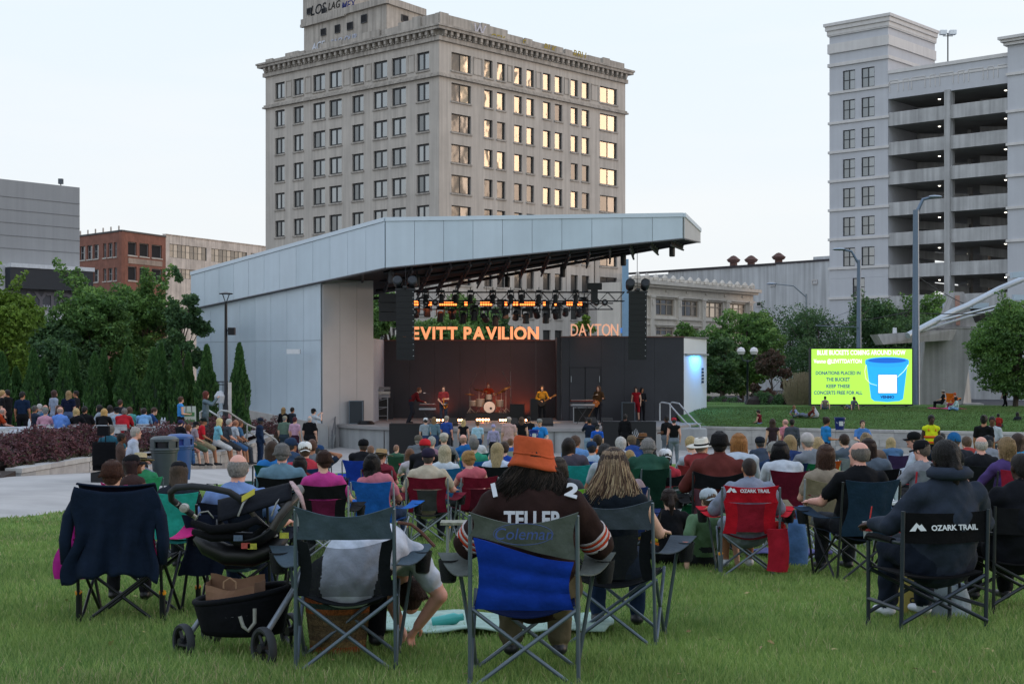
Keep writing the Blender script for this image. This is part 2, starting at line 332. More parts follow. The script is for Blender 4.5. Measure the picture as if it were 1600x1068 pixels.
def hedge(path, wid, zb, zt, n, label, cat='hedge', mats=hm, size=.09, name='hedge'):
    o = empty(name, (*path[0], zb(*path[0])), 0, label, cat); O = np.array(o.location)
    P0 = np.array(path, float); sl_ = np.linalg.norm(np.diff(P0, axis=0), axis=1); cs = np.r_[0, np.cumsum(sl_)]
    u = rng.uniform(0, cs[-1], n); x = np.interp(u, cs, P0[:, 0]); y = np.interp(u, cs, P0[:, 1]); w = np.interp(u, cs, wid)
    th = rng.uniform(0, np.pi, n) ; rr = rng.uniform(.72, 1.05, n) ** .5
    lump = 1 + .16 * np.sin(u * 2.1 + np.cos(u * .7) * 3) + .10 * np.sin(u * 5.3 + th * 3) + .07 * np.sin(u * 11 + th * 7)
    i = np.clip(np.searchsorted(cs, u) - 1, 0, len(sl_) - 1); d = (np.diff(P0, axis=0) / sl_[:, None])[i]; nn = np.stack([-d[:, 1], d[:, 0]], 1)
    px_, py_ = x + nn[:, 0] * np.cos(th) * w / 2 * rr * lump, y + nn[:, 1] * np.cos(th) * w / 2 * rr * lump
    zb_ = np.array([zb(a, c_) for a, c_ in zip(px_, py_)]); zt_ = np.array([zt(a, c_) for a, c_ in zip(x, y)])
    pz = zb_ + (zt_ - zb_) * np.clip(np.sin(th), 0, 1) ** .6 * rr * lump
    mi = np.where(pz - zb_ > .42 * (zt_ - zb_), rng.integers(0, 2, n), rng.integers(2, 4, n)); k = rng.random(n) < .2; mi[k] = rng.integers(0, 4, k.sum())
    c = np.stack([px_, py_, pz], 1) - O + rng.normal(size=(n, 3)) * .03
    # upright shoots
    leafcards('foliage', c, size, mats, mi, o, kind='stuff')
    mb = MB()
    for k_ in range(len(path) - 1):
        for t_ in np.linspace(0, 1, 4):
            q = Vector((*(P0[k_] * (1 - t_) + P0[k_ + 1] * t_), 0)); z0, z1 = zb(*q.xy), zt(*q.xy); w_ = wid[k_] * (1 - t_) + wid[k_ + 1] * t_
            mb.lathe([(w_ * .36, 0), (w_ * .40, (z1 - z0) * .4), (w_ * .3, (z1 - z0) * .7), (w_ * .08, (z1 - z0) * .85)], Vector((q.x, q.y, z0)) - Vector(O), 9)
    mb.build('twig_core', mat('dark_twigs', (.02, .014, .012), .95, .3, 9), o)
    return o
hedge([(-17, 38.2), (-14.9, 38.9), (-14.25, 43), (-13.75, 47)], [3.2, 2.8, 2.3, 2.0], lambda x, y: 1.4, lambda x, y: 2.36, 36000, 'wide mounded purple barberry hedge behind the low stone seat wall', size=.10)
hedge([(-13.8, 47), (-13.4, 51), (-12.9, 55), (-12.5, 59), (-12.4, 62)], [1.9, 1.7, 1.6, 1.6, 1.6], lambda x, y: 1.25, lambda x, y: 2.12, 15000, 'narrow burgundy hedge behind the people perched on the stone wall')
hedge([(-13.2, 66), (-12.8, 71), (-11.6, 73)], [1.6, 1.8, 1.4], lambda x, y: .5, lambda x, y: 1.55, 7000, 'small burgundy hedge at the foot of the blue panel wall')

# ---- right-hand mound with its retaining wall
RA, RB = (X(1093, 76), 76.), (36., 64.5)
def wall_y(x): return lerp(RA[1], RB[1], (x - RA[0]) / (RB[0] - RA[0]))
def mz(x, y):
    t = y - wall_y(x); h = 1.15 + .72 * sst(0, 9, t) - .9 * sst(22, 45, t)
    return float(h * sst(9.0, 10.2, x) if y < 90 else h)
xs = [9.4, 9.8, 10.2, 11, 12, 14] + list(np.linspace(16, 60, 20)); co = []
tv = [0.05, 1, 2, 3, 4.5, 6, 7.5, 9, 12, 16, 22, 30, 45, 60]
for t in tv:
    for x in xs: co.append((x, wall_y(x) + t, 1.13 + .72 * float(sst(0, 9, t)) - .9 * float(sst(24, 45, t))))
w = len(xs); f = np.array([(j * w + i, j * w + i + 1, (j + 1) * w + i + 1, (j + 1) * w + i) for j in range(len(tv) - 1) for i in range(w - 1)])
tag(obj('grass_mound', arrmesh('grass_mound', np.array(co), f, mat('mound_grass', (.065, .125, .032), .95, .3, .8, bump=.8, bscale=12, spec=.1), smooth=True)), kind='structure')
def mzv(x, y): t = y - (RA[1] + (x - RA[0]) / (RB[0] - RA[0]) * (RB[1] - RA[1])); return 1.13 + .72 * sst(0, 9, t)
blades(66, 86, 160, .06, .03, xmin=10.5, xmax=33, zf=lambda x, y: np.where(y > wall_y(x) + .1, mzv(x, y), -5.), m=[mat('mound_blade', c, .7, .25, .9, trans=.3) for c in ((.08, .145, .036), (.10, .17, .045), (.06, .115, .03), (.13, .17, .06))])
blockwall([RA, (14, wall_y(14)), (18, wall_y(18)), (22, wall_y(22)), (26, wall_y(26)), (30, wall_y(30))], lambda x, y: 1.16, lambda x, y: 0., 'long grey stone retaining wall holding up the grass mound at the right', course=.36, bl=1.5)
b = MB(); b.box(11, 90, 100, 190, .85, .96); b.build('street', M_asph, kind='structure')
for k in range(8):
    b = MB(); b.box(14 + k * 7, 17 + k * 7, 112, 112.15, .962, .968); b.build('lane_marking', mat('road_paint', (.7, .7, .68), .8), kind='structure')
b = MB(); b.box(11, 90, 97.5, 100, .85, 1.1); b.build('pavement', M_conc, kind='structure')

# ================================================================ FACADES
class Face:
    """a vertical wall plane between two image columns at given distances"""
    def __init__(s, px0, d0, px1, d1):
        s.O = Vector((X(px0, d0), d0, 0)); s.E = Vector((X(px1, d1), d1, 0)); s.u = (s.E - s.O); s.L = s.u.length; s.u.normalize(); s.n = Vector((s.u.y, -s.u.x, 0))
    def U(s, px):
        r = (px - 800) / F; return (r * s.O.y - s.O.x) / (s.u.x - r * s.u.y)
    def D(s, px): return s.O.y + s.U(px) * s.u.y
    def Z(s, px, row): return CZ + (HZ - row) * s.D(px) / F
    def pt(s, u, n, z): return s.O + s.u * u + s.n * n + Vector((0, 0, z))
    def box(s, mb, u0, u1, z0, z1, n0, n1, mi=0, o=Vector((0, 0, 0))):
        c = [s.pt(u0, n1, z0), s.pt(u1, n1, z0), s.pt(u1, n0, z0), s.pt(u0, n0, z0), s.pt(u0, n1, z1), s.pt(u1, n1, z1), s.pt(u1, n0, z1), s.pt(u0, n0, z1)]
        mb.hexa([q - o for q in c], mi)
    def rot(s): return math.atan2(s.u.y, s.u.x)
def wallgrid(fc, mb, cols, rows, zb, zt, th, u0, u1, o, mi=0):
    """solid wall with real openings at cols x rows"""
    z = zb
    for a, c in rows:
        if a > z: fc.box(mb, u0, u1, z, a, -th, 0, mi, o)
        u = u0
        for p, q in cols: fc.box(mb, u, p, a, c, -th, 0, mi, o); u = q
        fc.box(mb, u, u1, a, c, -th, 0, mi, o); z = c
    if zt > z: fc.box(mb, u0, u1, z, zt, -th, 0, mi, o)
def window(fc, par, o, p, q, a, c, fm, gm_, mull=1, trans=0, depth=.3, fw=.09, sill=None):
    """one window: frame with mullions as the part, panes as sub-parts"""
    b = MB(); fb = lambda u0, u1, z0, z1, n0=-depth, n1=-depth + .1: fc.box(b, u0, u1, z0, z1, n0, n1, 0, o)
    fb(p, q, a, a + fw); fb(p, q, c - fw, c); fb(p, p + fw, a + fw, c - fw); fb(q - fw, q, a + fw, c - fw)
    w = (q - p - 2 * fw); k = mull + 1
    for i in range(1, k): fb(p + fw + w * i / k - fw * .6, p + fw + w * i / k + fw * .6, a + fw, c - fw)
    if trans: fb(p + fw, q - fw, lerp(a, c, trans) - fw / 2, lerp(a, c, trans) + fw / 2, -depth + .01, -depth + .09)
    wo_ = b.build('window', fm, par)
    for i in range(k):
        b = MB(); fc.box(b, p + fw + w * i / k + .02, p + fw + w * (i + 1) / k - .02, a + fw, c - fw, -depth + .02, -depth + .05, 0, o)
        b.build('pane', gm_[i % len(gm_)] if isinstance(gm_, (list, tuple)) else gm_, wo_)
    if sill: b = MB(); fc.box(b, p - .12, q + .12, a - .2, a - .003, -.1, .14, 0, o); b.build('sill', sill, wo_)
    return wo_

# ================================================================ CENTRAL OFFICE TOWER
m_lime = mat('limestone', (.50, .455, .40), .85, .10, .25, bump=.25, bscale=3, streak=.22)
m_lime2 = mat('carved_limestone', (.43, .39, .34), .85, .16, .5, bump=.3, bscale=6, streak=.4)
m_frame = mat('dark_window_frame', (.03, .032, .035), .5, .1)
GA = [glassm('15191d', .05, .22), glassm('1b2024', .1, .30), glassm('101316', .05, .16)]
GSkyRefl = [glassm('4a4336', .06, .075, (1, .93, .80)), glassm('544c3c', .10, .09, (1, .95, .84))]; GDullRefl = [glassm('26241f', .1, .025), glassm('1c1b1a', .1, .04)]  # warm sky reflection put into pane tint and colour; second set kept dull
m_cream = mat('cream_blind', (.62, .55, .40), .8, .06, 2)
DC = 175.
FA = Face(415, DC + 23.1, 686, DC); FB = Face(686, DC, 977, DC + 27.5)
tw = empty('office_tower', (X(686, DC), DC, 0), 0, 'tall derelict limestone office tower with graffiti on its parapet behind the stage', 'building'); O = Vector(tw.location)
rowpx = [82 + 47.75 * i for i in range(11)]
zt_ = [FA.Z(660, r) for r in rowpx]; hw = FA.Z(660, 82) - FA.Z(660, 110.5)
rowsA = sorted((z - hw, z) for z in zt_)
colsA = [(FA.U(400 + a / 4.45), FA.U(400 + c / 4.45)) for a, c in ((133, 199), (261, 330), (396, 480), (509, 596), (668, 748), (817, 912), (944, 1042), (1117, 1204))]
pxB = ((113, 250), (342, 400), (430, 488), (550, 605), (636, 688), (750, 803), (832, 884), (943, 993), (1020, 1072), (1146, 1265))
colsB = [(FB.U(680 + a / 4.45), FB.U(680 + c / 4.45)) for a, c in pxB]
ZR = FA.Z(680, 56); ZP = FA.Z(686, 23)
b = MB()
wallgrid(FA, b, colsA, rowsA, 0, ZR, .5, 0, FA.L, O); wallgrid(FB, b, colsB, rowsA, 0, ZR, .5, 0, FB.L, O)
A0, C0, B0 = FA.O, FA.E, FB.E; back = A0 + B0 - C0
cen = (A0 + B0) / 2
core = [(q + (cen - q).normalized() * .9 - O).xy for q in (A0, C0, B0, back)]
b.prism(core, 0, ZR - .2)
b.build('wall', m_lime, tw)
random.seed(3)
for fc, cols in ((FA, colsA), (FB, colsB)):
    for ri, (a, c) in enumerate(rowsA):
        if ri < 1: continue
        for ci, (p, q) in enumerate(cols):
            dbl = fc is FB and ci in (0, 9)
            if fc is FA: g = [random.choice(GA), GA[1]]; w_ = window(fc, tw, O, p, q, a, c, m_frame, g, 1, 0, .32, .11 + .10, m_lime2)
            else:
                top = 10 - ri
                lit = random.random() < (.97, .92, .85, .6, .4, .15, .05, 0, 0, 0, 0)[top]  # picks which panes carry the painted-in sky reflection
                g = [GSkyRefl[0], GSkyRefl[1]] if lit and not (ci == 0 and top > 1) else GDullRefl
                if top in (0, 1) and ci == 0: g = [GDullRefl[1], GSkyRefl[1]]
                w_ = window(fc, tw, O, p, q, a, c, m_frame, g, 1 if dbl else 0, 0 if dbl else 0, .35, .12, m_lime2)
# string courses, cornice with brackets and dentils, parapet
def band(b, zlo, zhi, pr, extra=0.):
    FA.box(b, -pr, FA.L, zlo, zhi, .01 - .3, pr, 0, O); FB.box(b, 0, FB.L + pr, zlo, zhi, .01 - .3, pr, 0, O)
    # corner filler
    c = FA.E - O; n1, n2 = FA.n * pr, FB.n * pr
    b.prism([(c).xy, (c + n1).xy, (c + n1 + n2).xy, (c + n2).xy], zlo + .002, zhi - .002)
b = MB()
zc = FA.Z(684, 62)
for zl, zh, pr in ((FA.Z(684, 119), FA.Z(684, 116), .35), (FA.Z(684, 116) + .01, FA.Z(684, 113), .2)): band(b, zl, zh, pr)
band(b, zc - .1, zc + .45, .30); band(b, zc + .455, zc + 1.148, .03); band(b, zc + 1.15, zc + 1.5, .85); band(b, zc + 1.5, zc + 1.75, 1.0)
b.build('cornice', m_lime2, tw)
b = MB()
for fc in (FA, FB):
    n_ = int(fc.L / 1.05)
    for i in range(n_):
        u = (i + .5) * fc.L / n_; fc.box(b, u - .2, u + .2, zc + .65, zc + 1.15, .0, .7, 0, O); fc.box(b, u - .13, u + .13, zc + .45, zc + .66, .0, .6, 0, O)
    n_ = int(fc.L / .5)
    for i in range(n_): u = (i + .5) * fc.L / n_; fc.box(b, u - .12, u + .12, zc + .46, zc + .62, .31, .42, 0, O)
b.build('cornice_bracket', m_lime2, tw, kind='stuff')
b = MB(); zc2 = zc + 1.75
for fc in (FA, FB):
    seg = [0, .12, .2, .34, .42, .56, .64, .78, .86, 1]
    fc.box(b, 0, fc.L, zc2, ZP - 1.0, -.7, -.15, 0, O)
    hs = [-1.9, -1.2, -1.8, -.9, -1.3, -.6, -.9, -.2, 0] if fc is FA else [0, 0, -.1, -.9, -1.1, -.9, -1.3, -1.1, -1.0]
    for i in range(9): fc.box(b, fc.L * seg[i], fc.L * seg[i + 1], ZP - 1.0, ZP + hs[i] * .55 + .3, -.7, -.15, 0, O)
    for i in range(0, 9, 2): fc.box(b, fc.L * seg[i] + .1, fc.L * seg[i] + 1.6, zc2, ZP + hs[i] * .55 + .38, -.14, .1, 0, O)
b.build('parapet', m_lime2, tw)
for fc, cols in ((FA, colsA), (FB, colsB)):     # recessed frieze panels between the top windows
    a, c = rowsA[-1]
    for i in range(len(cols) - 1):
        p, q = cols[i][1] + .35, cols[i + 1][0] - .35
        if q - p < .9: continue
        b = MB(); fc.box(b, p, q, c - .12, c, 0, .07, 0, O); fc.box(b, p, q, a, a + .12, 0, .07, 0, O); fc.box(b, p, p + .12, a + .12, c - .12, 0, .07, 0, O); fc.box(b, q - .12, q, a + .12, c - .12, 0, .07, 0, O); b.build('frieze_panel', m_lime2, tw)
# penthouse
DP = 186.
PA = Face(475, DP + 12.5, 604, DP); PB = Face(604, DP, 661, DP + 6.5)
zph = PA.Z(604, 6)
pc = [(517, 561, 46, 54), ]
b = MB(); Pb = PA.O + PB.E - PA.E
prow = [(PA.Z(570, 36), PA.Z(570, 24))]
wc = [(PA.U(p), PA.U(q)) for p, q in ((502, 510), (524, 532), (543, 552), (565, 574))]
wz = [(PA.Z(506, 56), PA.Z(506, 45)), (PA.Z(528, 52), PA.Z(528, 39)), (PA.Z(548, 47), PA.Z(548, 35)), (PA.Z(570, 36), PA.Z(570, 23))]
b.prism([(q - O).xy for q in (PA.O, PA.E, PB.E, Pb)], ZR - 1, zph)
PA.box(b, -.3, PA.L + .3, zph, zph + .9, -.4, .35, 0, O); PB.box(b, 0, PB.L + .3, zph, zph + .9, -.4, .35, 0, O)
PA.box(b, -.2, 9.2, zph + .9, zph + 7.5, -8, .02, 0, O); PA.box(b, -.4, 9.4, zph - .2, zph + .2, -.1, .4, 0, O)
PA.box(b, -.4, PA.L * .55, PA.Z(480, 41), PA.Z(480, 38), -.1, .3, 0, O)
b.build('penthouse', m_lime2, tw)
m_dk = mat('dark_opening', (.012, .012, .014), .9, .1)
for (p, q), (a, c) in zip(wc, wz): window(PA, tw, O, p, q, a, c, m_frame, m_dk, 0, 0, -.05, .1)
window(PB, tw, O, PB.U(627), PB.U(637), PB.Z(632, 35), PB.Z(632, 24), m_frame, m_dk, 0, 0, -.05, .1)
for p, q in ((481, 488), (504, 511)): window(PA, tw, O, PA.U(p), PA.U(q), PA.Z(p, 24), PA.Z(p, 14), m_frame, m_dk, 0, 0, -.12, .1)
def graffiti(fc, px, row, size, s, h, off=.06):
    u = fc.U(px); z = fc.Z(px, row); me = text_mesh(s, size, mat('spray_paint', h, .8, .5, 3), .01, size * .01, shear=.2)
    e = obj('graffiti', me, tw); e.location = fc.pt(u, off, z) - O; e.rotation_euler = Euler((R(90), 0, fc.rot()))
graffiti(PA, 497, 22, 1.9, 'LOS', '15181d'); graffiti(PA, 497, 78, 1.5, 'ACE', 'c8ccd4'); graffiti(PA, 537, 68, 1.3, 'SAO OUR', 'aeb4c4'); graffiti(PA, 522, 14, 1.4, 'LAG', '2a2620'); graffiti(PA, 545, 14, 1.5, 'MEX', '28306a', .12)
for px, rw, s in ((776, 67, 'GEK'), (817, 74, 'S'), (858, 82, 'BLK'), (904, 92, 'RBU')): graffiti(FB, px, rw, 1.5, s, '9a8738', .13)
graffiti(FB, 747, 56, 2.1, 'W', 'b9b6bd', .13)

# ================================================================ PARKING GARAGE
m_st = mat('stucco', (.50, .51, .535), .85, .05, .3, streak=.06); m_st2 = mat('stucco_trim', (.62, .60, .58), .85, .06, .4, streak=.1)
m_cc = mat('garage_concrete', (.46, .46, .455), .85, .14, .4, streak=.35, bump=.2, bscale=2)
m_cd = mat('garage_interior', (.33, .33, .325), .9, .15, .5)
m_lamp = mat('lamp_glow', (1, .93, .78), .5, 0, emit=4)
G = Face(1296, 149.5, 1577, 136.4); gar = empty('parking_garage', (G.O.x, G.O.y, 0), 0, 'pale multi-storey parking garage with lit open decks and a stair tower', 'building'); O = Vector(gar.location)
uT = G.U(1387.5); top = G.Z(1387, 22); trow = [(110, 140.5), (156, 186.5), (203, 232.5), (248.5, 278), (294, 323.6), (339.5, 368.5), (387, 416)]
rows = sorted((G.Z(1326, c), G.Z(1326, a)) for a, c in trow); cols = [(G.U(1317), G.U(1336)), (G.U(1346), G.U(1366.5))]
low = (G.Z(1341, 462.5), G.Z(1341, 434)); b = MB()
wallgrid(G, b, cols, rows, low[1] + .01, top - 1.2, .5, 0, uT, O); wallgrid(G, b, [(G.U(1332), G.U(1351))], [low], 0, low[1], .5, 0, uT, O)
dT = 10.5; G.box(b, 0.3, uT - .3, 0, top - 1.6, -dT, -.9, 0, O); G.box(b, 0, .5, 0, top - 1.2, -dT, -.5, 0, O); G.box(b, uT - .5, uT, 0, top - 1.2, -dT, -.501, 0, O)
b.build('stair_tower', m_st, gar)
b = MB()
def tband(u0, u1, zl, zh, pr, dpt=dT, side=True):
    G.box(b, u0 - pr, u1 + pr, zl, zh, -dpt, pr, 0, O)
for r in (142.8, 190, 236, 281.5, 327, 373, 418.5, 465.5): z = G.Z(1326, r); tband(0, uT, z - .12, z + .14, .13)
for r, h in ((96, .2), (65, .85), (43, .5)): z = G.Z(1340, r); tband(0, uT, z - h, z + .15, .16)
z = top; tband(0, uT, z - 1.2, z - .75, .2); tband(0, uT, z - .75, z - .3, .34); tband(0, uT, z - .3, z, .48)
b.build('trim_band', m_st2, gar)
m_gw = [glassm('1c2a34', .05, .2), glassm('26323e', .05, .26)]
for a, c in rows:
    for p, q in cols: window(G, gar, O, p, q, a, c, m_frame, m_gw, 1, .5, .2, .08)
window(G, gar, O, G.U(1332), G.U(1351), *low, m_frame, m_gw, 1, .5, .2, .08)
b = MB(); G2 = Face(1387.5, G.D(1387.5), 1443, G.D(1387.5) + 8); 
for i in range(9): G2.box(b, G2.U(1397), G2.U(1403), G2.Z(1400, 105) + i * .22, G2.Z(1400, 105) + i * .22 + .14, .0, .12, 0, O)
b.build('louvre', mat('white_louvre', (.7, .68, .62), .7), gar)
# deck bays
u1_ = G.U(1577); uP = (G.U(1477), G.U(1485.5)); prow = [(141.5, 163.6), (185, 211.7), (232.5, 259), (279.8, 308.6), (330, 357.5), (378.6, 409), (430, 459), (481, 505)]
rows = sorted((G.Z(1488, c), G.Z(1488, a)) for a, c in prow)
b = MB(); z = 0; roof = G.Z(1488, 101)
for i, (a, c) in enumerate(rows + [(roof, roof)]):
    G.box(b, uT + .03, u1_, z, a, -.3, .0, 0, O); z = c
    if i < len(rows): b.build('spandrel', m_cc, gar); b = MB()
b.build('parapet_wall', m_st, gar)
b = MB(); G.box(b, uT + .03, u1_, roof, roof + .35, -.5, .12, 0, O); G.box(b, uT + .03, u1_, roof - 1.05, roof - .85, -.2, .06, 0, O)
zz = (G.Z(1488, 131), G.Z(1488, 112))
for p, q in ((1390, 1404), (1411, 1420), (1424, 1446), (1453, 1462), (1468, 1490), (1497, 1507), (1513, 1537), (1543, 1553), (1559, 1576)):
    u, v = G.U(p), G.U(q); t = .07
    G.box(b, u, v, zz[1] - t, zz[1], 0, .06, 0, O); G.box(b, u, u + t, zz[0], zz[1] - t, 0, .06, 0, O); G.box(b, v - t, v, zz[0], zz[1] - t, 0, .06, 0, O)
b.build('roof_trim', m_st2, gar)
b = MB(); G.box(b, *uP, 0, rows[-1][1] + .1, -.9, .25, 0, O); b.build('column', m_cc, gar)
b = MB(); G.box(b, uP[0] + .5, uP[0] + 1.1, 0, rows[-1][1], -8, -7.4, 0, O); G.box(b, uT + 5, uT + 5.4, 0, rows[-1][1], -8, -7.6, 0, O); b.build('inner_column', m_cc, gar)
for i, (a, c) in enumerate(rows):
    b = MB(); G.box(b, uT + .05, u1_ - .05, c, c + .25, -16, -.31, 0, O); b.build('deck_slab', m_cd, gar)
    b = MB()
    for s0, s1 in ((uT + .2, uP[0] - .3), (uP[1] + .3, u1_ - .2)):   # sloping ramp edge beam behind the opening
        q = [G.pt(s0, -6, c - .9), G.pt(s1, -6, a + .1), G.pt(s1, -6.4, a + .1), G.pt(s0, -6.4, c - .9)]
        b.hexa([v - O for v in q] + [v - O + Vector((0, 0, .85)) for v in q])
    b.build('ramp_beam', m_cc, gar)
    for uu, nn in ((lerp(uT, uP[0], .73), -2.2), (lerp(uP[1], u1_, .78), -2.2), (lerp(uP[1], u1_, .42), -11), (lerp(uT, uP[0], .5), -12)):
        if nn < -5 and i not in (1, 2, 3, 4, 0): continue
        b = MB(); p = G.pt(uu, nn, c - .25) - O; b.lathe([(.04, .25), (.04, .12), (.2, .1), (.24, 0)], p, 10); l_ = b.build('deck_lamp', m_cc, gar)
        b = MB(); b.lathe([(.0, -.07), (.11, -.05), (.13, 0)], p, 10); b.build('bulb', m_lamp, l_)
b = MB(); G.box(b, uT + .05, u1_ - .05, 0, roof - .5, -16.4, -16, 0, O); b.build('back_wall', m_cd, gar)
u2 = G.U(1690); t2 = G.Z(1577, 60); b = MB(); G.box(b, u1_ + .02, u2, 0, t2 - .8, -12, .45, 0, O); b.build('corner_tower', m_st, gar)
b = MB()
for r in (118, 176, 227, 276, 326, 377, 430, 480): z = G.Z(1577, r); G.box(b, u1_ - .1, u2, z - .12, z + .14, -12, .6, 0, O)
for h, pr in ((.8, .3), (.5, .5), (.25, .7)): G.box(b, u1_ + .02 - pr, u2, t2 - h, t2 - h + .26, -12, .45 + pr, 0, O)
b.build('trim_band', m_st2, gar)
def simplepole(name, label, base, h, r, col='46525c', cat='lamp post', arm=None, head=None, group=None):
    e = empty(name, base, 0, label, cat, group); m = metalm(col)
    b = MB(); b.lathe([(r * 2.2, 0), (r * 2.2, .12), (r * 1.3, .14), (r, .5), (r * .7, h)], n=12); b.build('pole', m, e, True)
    if arm:
        b = MB(); b.tube([(0, 0, h - .3), (arm[0] * .4, 0, h + arm[1] * .8), (arm[0], 0, h + arm[1])], [r * .5, r * .4, r * .35], 8); b.build('arm', m, e, True)
        b = MB(); b.M = Matrix.Translation((arm[0] * 1.08, 0, h + arm[1])); b.lathe([(0, -.1), (.2, -.07), (.3, 0), (.2, .08), (0, .12)], n=12, sx=1.7); b.build('lamp_head', metalm('8a95a0'), e, True)
    return e
e = empty('rooftop_light', (X(1481, 143), 143, roof), 0, 'twin-headed light mast standing on the garage roof', 'lamp post')
b = MB(); b.rod((0, 0, -1), (0, 0, Z(52, 143) - roof), .07); b.box(-.5, .5, -.05, .05, Z(57, 143) - roof, Z(56, 143) - roof); b.build('mast', m_frame, e)
for s in (-1, 1): b = MB(); zz_ = Z(51, 143) - roof; b.box(s * .48 - .32, s * .48 + .32, -.3, .3, zz_ - .22, zz_ + .2); b.build('lamp_head', mat('lamp_lens', (.75, .78, .8), .3), e)

# ================================================================ OTHER BUILDINGS
# left: grey slab block with the dark sign box
Lf = Face(-70, 126, 124.5, 136); gb = empty('theater_block', (Lf.O.x, Lf.O.y, 0), 0, 'blank grey slab building with a dark sign band at the far left', 'building'); O = Vector(gb.location)
m_gr = mat('grey_render', (.33, .33, .33), .85, .05, .12, streak=.08)
b = MB(); Lf.box(b, 0, Lf.L, Lf.Z(124, 420), Lf.Z(124, 293), -22, 0, 0, O); b.build('wall', m_gr, gb)
b = MB()
for i in range(1, 6): z = lerp(Lf.Z(124, 415), Lf.Z(124, 296), i / 6.2); Lf.box(b, 0, Lf.L, z, z + .05, 0, .03, 0, O)
b.build('panel_joint', mat('joint_strip', (.19, .19, .195), .9), gb)
b = MB(); Lf.box(b, 0, Lf.L - .5, 0, Lf.Z(124, 421) - .05, -20, .7, 0, O); b.build('lower_wall', mat('pale_render', (.55, .55, .56), .85, .06, .3, streak=.1), gb)
b = MB(); Lf.box(b, Lf.U(1), Lf.L + .5, Lf.Z(124, 425), Lf.Z(124, 419), -.2, 1.7, 0, O); b.build('sign_cap', mat('white_trim', (.62, .62, .63), .7), gb)
b = MB(); Lf.box(b, Lf.U(1), Lf.L + .4, Lf.Z(124, 456), Lf.Z(124, 425), .75, 1.6, 0, O); b.build('sign_band', mat('black_screen', (.018, .022, .03), .4, .1), gb)
b = MB(); Lf.box(b, Lf.U(2), Lf.L - .2, Lf.Z(124, 485), Lf.Z(124, 457), .72, .95, 0, O); b.build('sign_board', mat('dark_sign', (.075, .075, .085), .7, .15), gb)
me = text_mesh('DAYTON', 2.0, mat('faded_letter', (.13, .12, .13), .7), .03, .06); e = obj('lettering', me, gb); e.location = Lf.pt(Lf.U(66), 1.0, Lf.Z(66, 481)) - O; e.rotation_euler = Euler((R(90), 0, Lf.rot()))
me = text_mesh('DAYTON AREA CHAMBER OF COMMERCE', .55, mat('pale_letter', (.4, .4, .42), .7), .02, .01); e = obj('small_lettering', me, gb); e.location = Lf.pt(Lf.U(72), .98, Lf.Z(72, 483.5)) - O; e.rotation_euler = Euler((R(90), 0, Lf.rot()))
for p, q in ((47, 62), (65, 86)): window(Lf, gb, O, Lf.U(p), Lf.U(q), Lf.Z(60, 537), Lf.Z(60, 514), mat('white_trim', (.62, .62, .63), .7), GA[0], 1, .6, -.78, .1)
e = empty('roof_siren', (X(95, 137), 137, Lf.Z(95, 292)), 0, 'small box siren on a thin mast on the grey slab building', 'antenna'); b = MB(); b.rod((0, 0, -.5), (0, 0, 1), .05); b.build('mast', m_frame, e); b = MB(); b.box(-.2, .2, -.2, .2, .6, 1.1); b.build('horn', metalm('50565c'), e)
# brick building and pale factory
m_br = mat('brick', (.23, .10, .07), .9, .2, .8, bump=.3, bscale=6, streak=.15); m_br2 = mat('washed_brick', (.34, .27, .22), .9, .22, .7, streak=.3)
KA = Face(118, 262, 190, 250); KB = Face(190, 250, 259, 262); KC = Face(259, 262, 425, 292)
kb = empty('brick_building', (KA.E.x, KA.E.y, 0), 0, 'red brick building with empty windows behind the trees on the left', 'building'); O = Vector(kb.location)
ca = [(KA.U(p), KA.U(q)) for p, q in ((125, 133), (136, 144), (146, 154), (161, 166), (169, 175.5), (178, 182.5))]; cb = [(KB.U(p), KB.U(q)) for p, q in ((200, 213.5), (218, 232.5), (237, 253))]
ra = [(KA.Z(180, 438), KA.Z(180, 418)), (KA.Z(180, 401), KA.Z(180, 378.5))]; rb = [(KB.Z(215, 439), KB.Z(215, 417)), (KB.Z(215, 400), KB.Z(215, 379))]; zt = KA.Z(190, 361.5)
b = MB(); wallgrid(KA, b, ca, ra, 0, zt, .6, 0, KA.L, O); wallgrid(KB, b, cb, rb, 0, zt, .6, 0, KB.L, O); q = [KA.O, KA.E, KB.E, KA.O + KB.E - KA.E]; cc_ = (KA.O + KB.E) / 2
b.prism([(v + (cc_ - v).normalized() * 1.2 - O).xy for v in q], 0, zt - .3); b.build('wall', m_br, kb)
b = MB(); KA.box(b, -.2, KA.L, zt, zt + .3, -.7, .12, 0, O); KB.box(b, 0, KB.L, zt, zt + .3, -.7, .12, 0, O); b.build('coping', m_frame, kb)
for fc, cs_, rs_ in ((KA, ca, ra), (KB, cb, rb)):
    for a, c in rs_:
        for i, (p, q) in enumerate(cs_): window(fc, kb, O, p, q, a, c, mat('grey_frame', (.25, .25, .25), .8), [m_dk, GA[1]] if fc is KA else m_dk, 0 if fc is KB else 1, .55 if fc is KA else 0, .35, .12, m_lime)
b = MB(); KB.box(b, cb[0][0], cb[2][1], rb[0][1] + .5, rb[1][0] - .5, 0, .1, 0, O); b.build('spandrel_panel', m_br2, kb)
for i in range(6): b = MB(); KA.box(b, KA.L * (i + .5) / 6, KA.L * (i + .5) / 6 + .2, zt, zt + 1.1, -.3, -.1, 0, O); b.build('roof_vent', m_lime, kb)
fk = empty('factory_building', (KC.O.x, KC.O.y, 0), 0, 'peeling cream factory with multi-pane windows beside the red brick building', 'building'); O = Vector(fk.location)
m_fc = mat('peeling_paint', (.58, .52, .46), .9, .25, .35, streak=.35)
